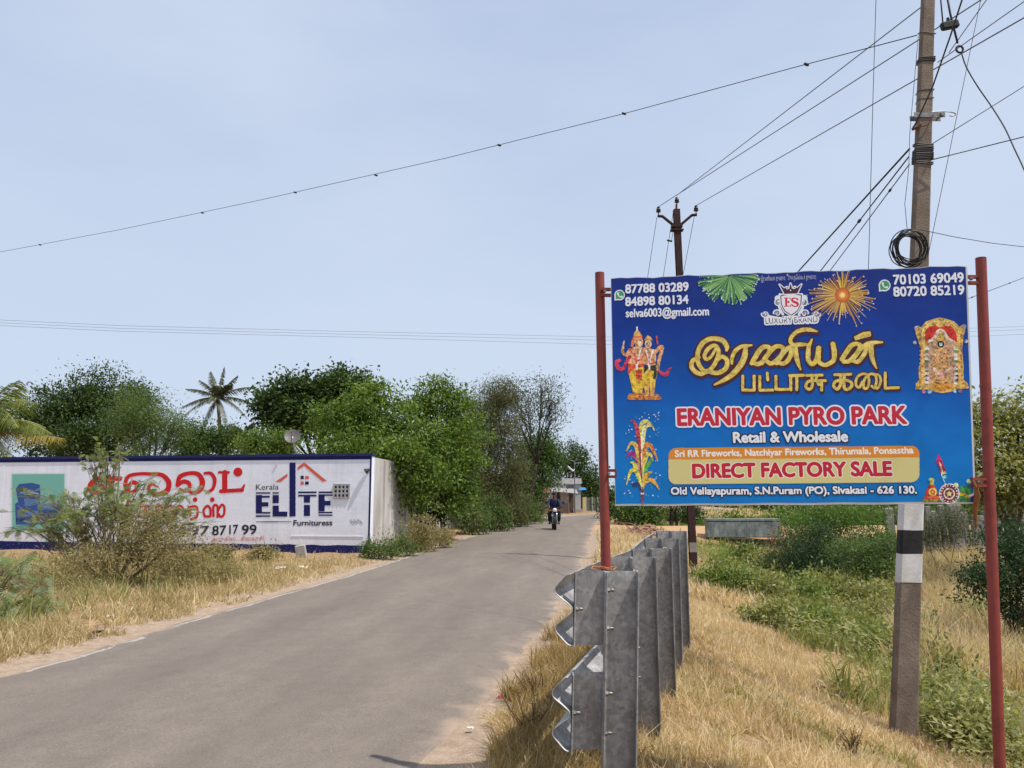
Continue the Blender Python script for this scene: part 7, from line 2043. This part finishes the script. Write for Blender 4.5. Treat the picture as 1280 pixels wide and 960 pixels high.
# leafy weed clumps in the ditch
L_WGREEN = leaf_mat('leaf_weed_green', [(.05, (.07, .105, .028)), (.4, (.15, .20, .05)), (.75, (.24, .29, .08)), (.97, (.38, .40, .15))], .42, .5, 2.0)
wp_ = [(1140, 830, 18, 20, 'green'), (905, 728, 30, 20, 'green'), (948, 742, 30, 18, 'weed'), (990, 742, 34, 18, 'green'), (1035, 748, 34, 20, 'weed'), (1080, 752, 32, 20, 'weed'), (965, 778, 26, 16, 'weed'), (1010, 786, 34, 20, 'green'), (1060, 796, 34, 22, 'weed'), (1096, 815, 26, 22, 'green'), (1158, 800, 16, 20, 'weed'), (1180, 850, 22, 22, 'weed'), (1210, 915, 30, 20, 'weed'), (1225, 775, 24, 18, 'green'), (1262, 850, 30, 22, 'weed'), (925, 702, 28, 18, 'green'), (965, 716, 28, 18, 'weed'), (1050, 732, 30, 16, 'weed'), (1108, 742, 24, 18, 'weed'), (1110, 775, 24, 20, 'weed')]
wl_ = ['just right of the shaft below the canes', 'beside the rusty pole foot', 'just right of the rusty pole, behind the dry bank', 'in front of the dark thorn bush', 'below the middle of the thorn bush', 'close left of the painted bands of the pole', 'at the edge of the dry bank below the thorn bush', 'in the middle of the ditch', 'left of the concrete shaft', 'against the left side of the concrete shaft', 'close right of the concrete shaft', 'by the dead canes right of the shaft', 'at the foot of the right post', 'under the dark bush left of the right post', 'right of the right post at the picture edge', 'below the left end of the parapet', 'left of the thorn bush, below the parapet', 'under the right half of the thorn bush', 'close beside the lower white band of the pole', 'left of the pole just under its painted bands']
for i, ((px, py, rx, ry, kd), lb) in enumerate(zip(wp_, wl_)):
    h_ = hit(px, py + ry * .7); Y = h_.y; k = Y / 960
    tree('ditch_weed', ('yellow green' if kd == 'weed' else 'mid green') + ' leafy weed clump ' + lb, px, Y, [(h_.x + dx * rx * k * 1.2, h_.y + dy, h_.z + ry * k * hz_ * 1.3, rx * k * .7, rx * k * .6, ry * k * 1.1) for dx, dy, hz_ in ((-.5, 0, .5), (.45, .1, .6), (0, -.1, .4))], L_WEED if kd == 'weed' else L_WGREEN, 3400, .05 + .0025 * Y, .01, .1, TWIGB, 'weed clumps in the ditch', 'weed', 'stem', stems=3, seed=120 + i, spread=.07 + .004 * Y, asp=.42, n_twigs=40, droop=0)
tree('dry_bush', 'reddish dead vine tangle on the right end of the culvert parapet', 995, 33, [PB(985, 668, 33, 22, 10), PB(1005, 675, 33, 22, 12), PB(970, 685, 32.5, 14, 12)], leaf_mat('leaf_dead_vine', [(.05, (.14, .07, .04)), (.5, (.26, .15, .085)), (.95, (.42, .28, .16))], .3), 3000, .09, .02, .2, BARKD, None, 'bush', 'stem', stems=3, seed=141, spread=.16, asp=.3, n_twigs=60)
for lb, px, Y, bl in (('olive brown dry scrub low at the left edge behind the blue green bush', 62, 11.4, [PB(40, 735, 11.4, 50, 26), PB(85, 745, 11.3, 40, 24), PB(10, 725, 11.5, 40, 22)]), ('small tan dry scrub right of the large thorny bush', 255, 13.6, [PB(250, 712, 13.6, 34, 22), PB(280, 718, 13.6, 26, 16)])):
    tree('dry_bush', lb, px, Y, bl, L_DRYB, 6500, .045, .015, .2, TWIGB, None, 'bush', 'stem', stems=4, seed=int(px), spread=.12, asp=.3, n_twigs=80, twigs=.22, lumps=0)
# weeds by the wall corner and along its foot
for i, (px, Y, rx, ry, mt, lb) in enumerate(((500, 19.6, 22, 16, L_FEATH, 'green leafy weed clump at the right corner of the white wall'), (475, 18.6, 24, 12, L_FEATH, 'pale weed clump in dry grass before the wall corner band'), (520, 21.5, 20, 14, L_DRYB, 'brown dry shrub between the wall corner and the young tree'), (528, 21.0, 18, 30, L_DRYB, 'tall brown dry shrub against the side wall past the corner'), (545, 22.5, 24, 18, L_DRYB, 'brown twiggy shrub at the foot of the young tree'), (330, 17.8, 18, 9, L_DRYB, 'low dry shrub at the wall foot left of the marker stone'), (280, 17.0, 20, 10, L_DRYB, 'low dry twiggy shrub under the phone number on the wall'))):
    g0 = foot(px, Y); k = Y / 960
    tree('roadside_weed', lb, px, Y, [(g0.x + dx * rx * k, g0.y, g0.z + ry * k * .7, rx * k * .6, rx * k * .5, ry * k * .9) for dx in (-.45, .4)], mt, 2400, .07, .012, .12, BARK, 'weeds at the wall corner', 'weed', 'stem', stems=3, seed=80 + i, spread=.1, asp=.35, n_twigs=40)

# ------------------------------------------------------------ grass: far too many blades to count
def grass(name, label, xy, h, mat, seed, width=.006, lean=.5, hvar=.5):
    g = np.random.default_rng(seed)
    if h > .12:
        xy = xy[((xy[:, 0] - pb.x) ** 2 + (xy[:, 1] - pb.y + .7) ** 2 > 1.1) & ~((np.abs(xy[:, 0] - pb.x * .9) < .5) & (xy[:, 1] < pb.y) & (xy[:, 1] > 4.2))]
    n = len(xy)
    z = terrain(xy[:, 0], xy[:, 1])
    B = np.stack([xy[:, 0], xy[:, 1], z - .01], 1)
    hh = h * g.uniform(1 - hvar, 1 + hvar, n)
    az = g.uniform(0, 2 * math.pi, n); ln = lean * g.random(n) ** .7
    dirv = np.stack([np.cos(az) * ln, np.sin(az) * ln, np.ones(n)], 1); dirv /= np.linalg.norm(dirv, axis=1, keepdims=True)
    a2 = g.uniform(0, 2 * math.pi, n)
    wv_ = np.stack([np.cos(a2), np.sin(a2), np.zeros(n)], 1) * (width * g.uniform(.6, 1.4, n))[:, None]
    if hasattr(width, '__len__'): pass
    m_ = B + dirv * hh[:, None] * .55
    tip = B + dirv * hh[:, None] + np.stack([np.cos(az), np.sin(az), -np.ones(n) * .4], 1) * (hh * ln * .45)[:, None]
    V_ = np.stack([B - wv_, B + wv_, m_ + wv_ * .7, m_ - wv_ * .7, tip], 1).reshape(-1, 3)
    k = np.arange(n) * 5
    return tag(np_mesh(name, V_, [np.stack([k, k + 1, k + 2, k + 3], 1), np.stack([k + 3, k + 2, k + 4], 1)], mat), label, kind='stuff')
G_STRAW = leaf_mat('straw_grass', [(.05, (.28, .175, .095)), (.35, (.56, .41, .25)), (.65, (.74, .58, .39)), (.97, (.86, .73, .55))], .35, .7, .9, .15)
G_MIX = leaf_mat('mixed_grass', [(.05, (.14, .12, .05)), (.4, (.32, .25, .11)), (.7, (.48, .37, .19)), (.97, (.64, .5, .3))], .38, .7, .8, .15)
G_GREEN = leaf_mat('green_grass', [(.05, (.09, .12, .03)), (.4, (.22, .24, .075)), (.75, (.38, .36, .15)), (.97, (.60, .52, .29))], .42, .6, 1.4, .2)
g = np.random.default_rng(5)
def scatter(n, y0, y1, side, o0, o1, pw=1.0, mask=None, dens=1.6):
    """points at distance o0..o1 off the road edge, thinning with distance from the viewer"""
    u = g.random(n); y = y0 * (y1 / y0) ** (u ** (1 / 1.0)) if dens == 1 else (y0 ** (1 - dens) + u * (y1 ** (1 - dens) - y0 ** (1 - dens))) ** (1 / (1 - dens))
    o = o0 + (o1 - o0) * g.random(n) ** pw
    x = xr(y) + o if side > 0 else xl(y) - o
    P = np.stack([x, y], 1)
    if mask is not None: P = P[mask(P[:, 0], P[:, 1], o, y)]
    return P
def ragged(lo, amp):
    return lambda x, y, o, yy: (o > lo + amp * (vnoise(x * 1.7, y * 1.7, 21) + .6 * vnoise(x * 6, y * 6, 22))) & (path_mask(x, y) < .3) & (vnoise(x * 2.3, y * 2.3, 23) + .7 * vnoise(x * 7, y * 7, 24) > -.8)
def green_zone(x, y):
    """1 in the green ditch, 0 on the dry shoulder"""
    s = x - xr(y)
    return np.clip((s - 3.1 + .45 * vnoise(x * .8, y * .8, 31) + .3 * vnoise(x * 2.6, y * 2.6, 32)) / .8, 0, 1)
dryz = lambda x, y, o, yy: ragged(.27, .26)(x, y, o, yy) & (green_zone(x, y) < g.random(len(x)))
P = scatter(250000, 2.6, 16, 1, .02, 4.6, 1.0, dryz)
grass('dry_grass', 'short straw coloured grass on the right shoulder', P, .085, G_STRAW, 6, .0036, 1.1)
P = scatter(15000, 2.6, 34, 1, .5, 4.5, 1.0, dryz)
grass('dry_grass', 'longer dry stalks standing in the right shoulder grass', P, .19, G_STRAW, 7, .003, .7)
P = scatter(46000, 12, 60, 1, .15, 12, 1.0, dryz)
grass('dry_grass', 'straw grass further along the right shoulder', P, .22, G_STRAW, 8, .012, .7)
P = scatter(36000, 3.0, 9.5, 1, .03, 1.1, 1.0, lambda x, y, o, yy: o > .26 + .22 * vnoise(x * 3, y * 3, 25))
grass('dry_grass', 'brown dead grass under the guardrail beams', P, .17, leaf_mat('dead_grass', [(.05, (.17, .105, .045)), (.4, (.33, .22, .10)), (.7, (.50, .36, .19)), (.97, (.66, .51, .31))], .35, .7, 1.5, .15), 9, .0038, .9)
lmask = lambda x, y, o, yy: (o > .13 + .17 * (vnoise(x * 1.7, y * 1.7, 21) + .6 * vnoise(x * 6, y * 6, 22))) & (vnoise(x * 1.9, y * 1.9, 26) + .7 * vnoise(x * 6, y * 6, 24) > -.55) & ((A0.y - y) * 1.0 + (x - A0.x) * (-wdir.y / wdir.x) * -1.0 > -9)
def before_wall(x, y): return ((np.stack([x, y], 1) - np.array((A0.x, A0.y))) @ np.array((wn_.x, wn_.y)) > .03) | (x > A0.x + (y - A0.y) * .055 + .15)
def verge(x, y, o):
    """full near the road, thin and bare towards the wall foot"""
    d = (np.stack([x, y], 1) - np.array((A0.x, A0.y))) @ np.array((wn_.x, wn_.y))
    return np.clip((d - .9 + .8 * vnoise(x * .7, y * .7, 27)) / 2.6, .03, 1) * np.clip(1.35 - .5 * np.abs(vnoise(x * .5, y * .5, 28)) - .02 * o, .2, 1)
P = scatter(160000, 6.0, 24, -1, .02, 9, .85, lmask); P = P[before_wall(P[:, 0], P[:, 1])]; P = P[g.random(len(P)) < verge(P[:, 0], P[:, 1], xl(P[:, 1]) - P[:, 0])]
G_STRAWL = leaf_mat('verge_straw', [(.05, (.20, .135, .07)), (.35, (.40, .30, .165)), (.65, (.60, .47, .29)), (.97, (.76, .63, .43))], .35, .7, 1.6, .15)
grass('dry_grass', 'straw coloured grass on the left verge', P, .11, G_STRAWL, 10, .006, 1.1)
P = scatter(50000, 6.0, 24, -1, .45, 9, .9, lmask); P = P[before_wall(P[:, 0], P[:, 1])]; P = P[g.random(len(P)) < verge(P[:, 0], P[:, 1], 0) ** 1.4 * (vnoise(P[:, 0] * .9, P[:, 1] * .9, 29) > -.2)]
grass('dry_grass', 'taller mixed dry grass on the left verge', P, .22, G_STRAWL, 11, .0055, .8)
P = scatter(12000, 6.0, 16, -1, 1.2, 8, 1.0, lmask); P = P[(P[:, 0] < -4.6) & (vnoise(P[:, 0] * .8, P[:, 1] * .8, 30) > -.1)]
grass('green_grass', 'greener grass round the thorn bushes on the left verge', P, .3, G_GREEN, 16, .006, .6)
P = scatter(26000, 22, 62, -1, .35, 2.6, 1.0, lmask); P = P[before_wall(P[:, 0], P[:, 1])]
grass('dry_grass', 'straw grass along the left road edge further on', P, .3, G_STRAW, 12, .016, .6)
# the green ditch: low leafy ground cover and green blades
gm = lambda x, y, o, yy: ((o < 4.6) | ((y > 8) & (x < .5 * y)) | (vnoise(x * .75, y * .75, 38) + .5 * vnoise(x * 2.2, y * 2.2, 39) > .0)) & (green_zone(x, y) > g.random(len(x)) * .9 + .05) & (path_mask(x, y) < .2) & (vnoise(x * .9, y * .9, 33) + .5 * vnoise(x * 3.1, y * 3.1, 34) > -.55)
P = scatter(90000, 5.5, 36, 1, 2.6, 13, 1.3, gm)
grass('green_grass', 'green grass blades in the ditch', P, .3, G_GREEN, 13, .007, .8)
P = scatter(120000, 5.5, 34, 1, 2.7, 11, 1.3, lambda x, y, o, yy: gm(x, y, o, yy) & (vnoise(x * 1.3, y * 1.3, 35) > -.6) & ~((x > .52 * y) & (y > 9) & (y < 26)))
n = len(P); z = terrain(P[:, 0], P[:, 1])
hgt = .03 + .42 * np.clip(.5 + .8 * vnoise(P[:, 0] * 1.1, P[:, 1] * 1.1, 36), .1, 1) * g.random(n)
D = rand_dirs(n, g); D[:, 2] = np.abs(D[:, 2]) * .5; D /= np.linalg.norm(D, axis=1, keepdims=True)
Nn = rand_dirs(n, g) * .6 + np.array((0, 0, 1)); Lw = g.uniform(.03, .085, n) * (.75 + .03 * P[:, 1])
V_, F_ = leaf_faces(np.stack([P[:, 0], P[:, 1], z + hgt], 1), D, Nn, Lw, Lw * .42)
tag(np_mesh('ground_cover', V_, [F_], L_WEED), 'low leafy weeds covering the ditch', kind='stuff')
P = scatter(80000, 9, 32, 1, 3.2, 16, 1.0, lambda x, y, o, yy: (x > .5 * y - .2) & (vnoise(x * .8, y * .8, 37) > -.6))
grass('dry_grass', 'tall tan dead grass beyond the ditch right of the banded pole', P, .6, G_STRAW, 14, .008, .6)
P = scatter(30000, 34, 100, 1, 1.5, 70, 1.0, lambda x, y, o, yy: path_mask(x, y) < .2)
grass('green_grass', 'green field grass in the distance', P, .5, G_GREEN, 15, .06, .7)
P = scatter(40000, 6, 30, 1, 3.0, 12, 1.2, lambda x, y, o, yy: ((x > .5 * y - .3) | ((y < 8) & (x > 3.9))) & (vnoise(x * 1.1, y * 1.1, 61) + .5 * vnoise(x * 3.3, y * 3.3, 62) > -.05) & (path_mask(x, y) < .2))
grass('dry_grass', 'straw stalks standing among the ditch weeds', P, .33, G_STRAW, 18, .006, .6)
# broad leaved plants in the lower right and odd stalks
def leafy_plant(label, p, n, L, h, seed, mat=L_FRESH, group=None):
    g_ = np.random.default_rng(seed); rg_ = random.Random(seed)
    root = empty('leafy_plant', p, label, 'plant', group)
    mb = MB(); Cs, Ds = [], []
    for k in range(n):
        a = rg_.uniform(0, 6.28); e = Vector(p) + Vector((math.cos(a) * h * .7, math.sin(a) * h * .7, h * rg_.uniform(.6, 1.1)))
        mid = Vector(p).lerp(e, .5) + Vector((0, 0, h * .15))
        mb.tube([p, mid, e], [.007, .005, .003], 5)
        for j in range(7):
            t = .35 + .65 * j / 6
            q = Vector(p).lerp(mid, t * 2) if t < .5 else mid.lerp(e, t * 2 - 1)
            b_ = a + (1 if j % 2 else -1) * rg_.uniform(.5, 1.3)
            Cs.append(tuple(q)); Ds.append((math.cos(b_), math.sin(b_), rg_.uniform(-.1, .5)))
    mb.build('stem', rough_mat('green_stem', col(120, 130, 70), None, 10, .7), root, True)
    Cs = np.array(Cs); Ds = np.array(Ds); Ds /= np.linalg.norm(Ds, axis=1, keepdims=True)
    LL = L * g_.uniform(.7, 1.2, len(Cs))
    V_, F_ = leaf_faces(Cs, Ds, rand_dirs(len(Cs), g_) * .3 + np.array((0, 0, 1)), LL, LL * .3)
    np_mesh('foliage', V_, [F_], mat, root)
for i, (px, py, n_, L_, h_, lb) in enumerate(((1222, 812, 10, .2, .45, 'bright long leaved plant left of the right red post in the ditch'), (1268, 800, 12, .22, .5, 'bright long leaved plant right of the red post at the photo edge'), (1276, 835, 9, .16, .35, 'small leafy plant at the right edge below the long leaved one'), (1205, 880, 9, .13, .3, 'small green plant in the ditch left of the red post foot'), (1180, 905, 8, .11, .26, 'small pale plant nearest the foot of the concrete pole'), (1262, 890, 9, .13, .3, 'low green plant right of the red post by the white scrap'), (1090, 830, 9, .11, .3, 'leafy weed left of the concrete pole foot'), (935, 720, 9, .16, .6, 'green weed rising left of the thorn bush by the ditch'), (890, 715, 9, .18, .6, 'green weed clump just right of the rusty pole foot'))):
    leafy_plant(lb, hit(px, py), n_, L_, h_, 90 + i, L_FRESH if i not in (4, 6) else L_WEED, 'leafy plants in the ditch')
# dead cane lying across the ditch
STK = rough_mat('dead_cane', col(200, 178, 138), col(160, 136, 100), 20, .9)
for lb, pts, r in (('long pale dead cane lying across the ditch behind the right red post', ((1168, 840, 0.02), (1200, 834, .06), (1240, 833, .06), (1290, 836, .03)), .011), ('short dead stick propped in a V beside the long pale cane', ((1204, 806, .2), (1209, 818, .12), (1214, 831, .03)), .009), ('dead stick slanting up from the long pale cane to the right', ((1213, 820, .05), (1222, 812, .16), (1232, 803, .28)), .008)):
    q = [hit(px, py) + Vector((0, 0, dz)) for px, py, dz in pts]
    mb = MB(); mb.tube([Vector(p) for p in spline(np.array([tuple(p) for p in q]), 4)], r, 6)
    tag(mb.build('dead_stick', STK, None, True), lb, 'stick')
# dead twiggy weeds by the beam ends
TWG = rough_mat('dead_twig', col(96, 74, 56), col(64, 48, 40), 20, .9)
def twig_weed(label, p, h, seed, n=14):
    rg_ = random.Random(seed); mb = MB()
    p = Vector(p)
    for k in range(n):
        d = Vector((rg_.uniform(-.6, .5), rg_.uniform(-.4, .4), rg_.uniform(.5, 1))).normalized() * h * rg_.uniform(.5, 1.1)
        m_ = p + d * .5 + Vector((rg_.uniform(-.03, .03), 0, .01)); e = p + d
        mb.tube([p - Vector((0, 0, .02)), m_, e], [.004, .003, .0012], 4)
        for j in range(4):
            t = rg_.uniform(.35, 1); q = p.lerp(m_, t * 2) if t < .5 else m_.lerp(e, t * 2 - 1)
            mb.tube([q, q + Vector((rg_.uniform(-1, 1), rg_.uniform(-1, 1), rg_.uniform(.1, .9))) * h * .16], [.002, .0009], 4)
    tag(mb.build('dead_weed', TWG, None), label, 'weed')
twig_weed('dark dead twig weed at the edge of the sandy shoulder, left of the lower beam', hit(672, 880), .3, 3)
twig_weed('small dead weed beside the red and white packet on the shoulder', hit(641, 876), .16, 4, 7)
twig_weed('brown dead weed under the lower guardrail beam end', hit(662, 925), .3, 5)
# greener tufts and clods in the straw of the bank
P = scatter(9000, 4.2, 11, 1, 1.2, 3.0, 1.0, lambda x, y, o, yy: (vnoise(x * 1.1, y * 1.1, 51) + .5 * vnoise(x * 3, y * 3, 52) > .32))
grass('green_grass', 'greenish tufts in the dry grass of the bank', P, .09, G_GREEN, 17, .004, .8)
CLOD = rough_mat('earth_clod', col(96, 74, 56), col(66, 50, 40), 20, .95, 0, .6)
rc2 = random.Random(77)
for px, py, w_, lb in ((1022, 862, .05, 'dark earth clod in the straw grass, farthest from the concrete pole'), (1046, 872, .07, 'dark earth clod in the straw grass, middle one of three left of the pole'), (1075, 889, .06, 'dark earth clod in the straw grass, nearest the concrete pole foot')):
    h_ = hit(px, py); bm2 = bmesh.new(); bmesh.ops.create_icosphere(bm2, subdivisions=2, radius=w_)
    for v_ in bm2.verts: v_.co = Vector((v_.co.x * 1.4, v_.co.y, v_.co.z * .6)) * rc2.uniform(.75, 1.2) + h_ + Vector((0, 0, w_ * .35))
    me_ = bpy.data.meshes.new('earth_clod'); bm2.to_mesh(me_); bm2.free(); me_.materials.append(CLOD); o = bpy.data.objects.new('earth_clod', me_); COL.objects.link(o); tag(o, lb, 'clod')
twig_weed('dry twig weed left of the concrete pole in straw grass', hit(1068, 950), .25, 6)
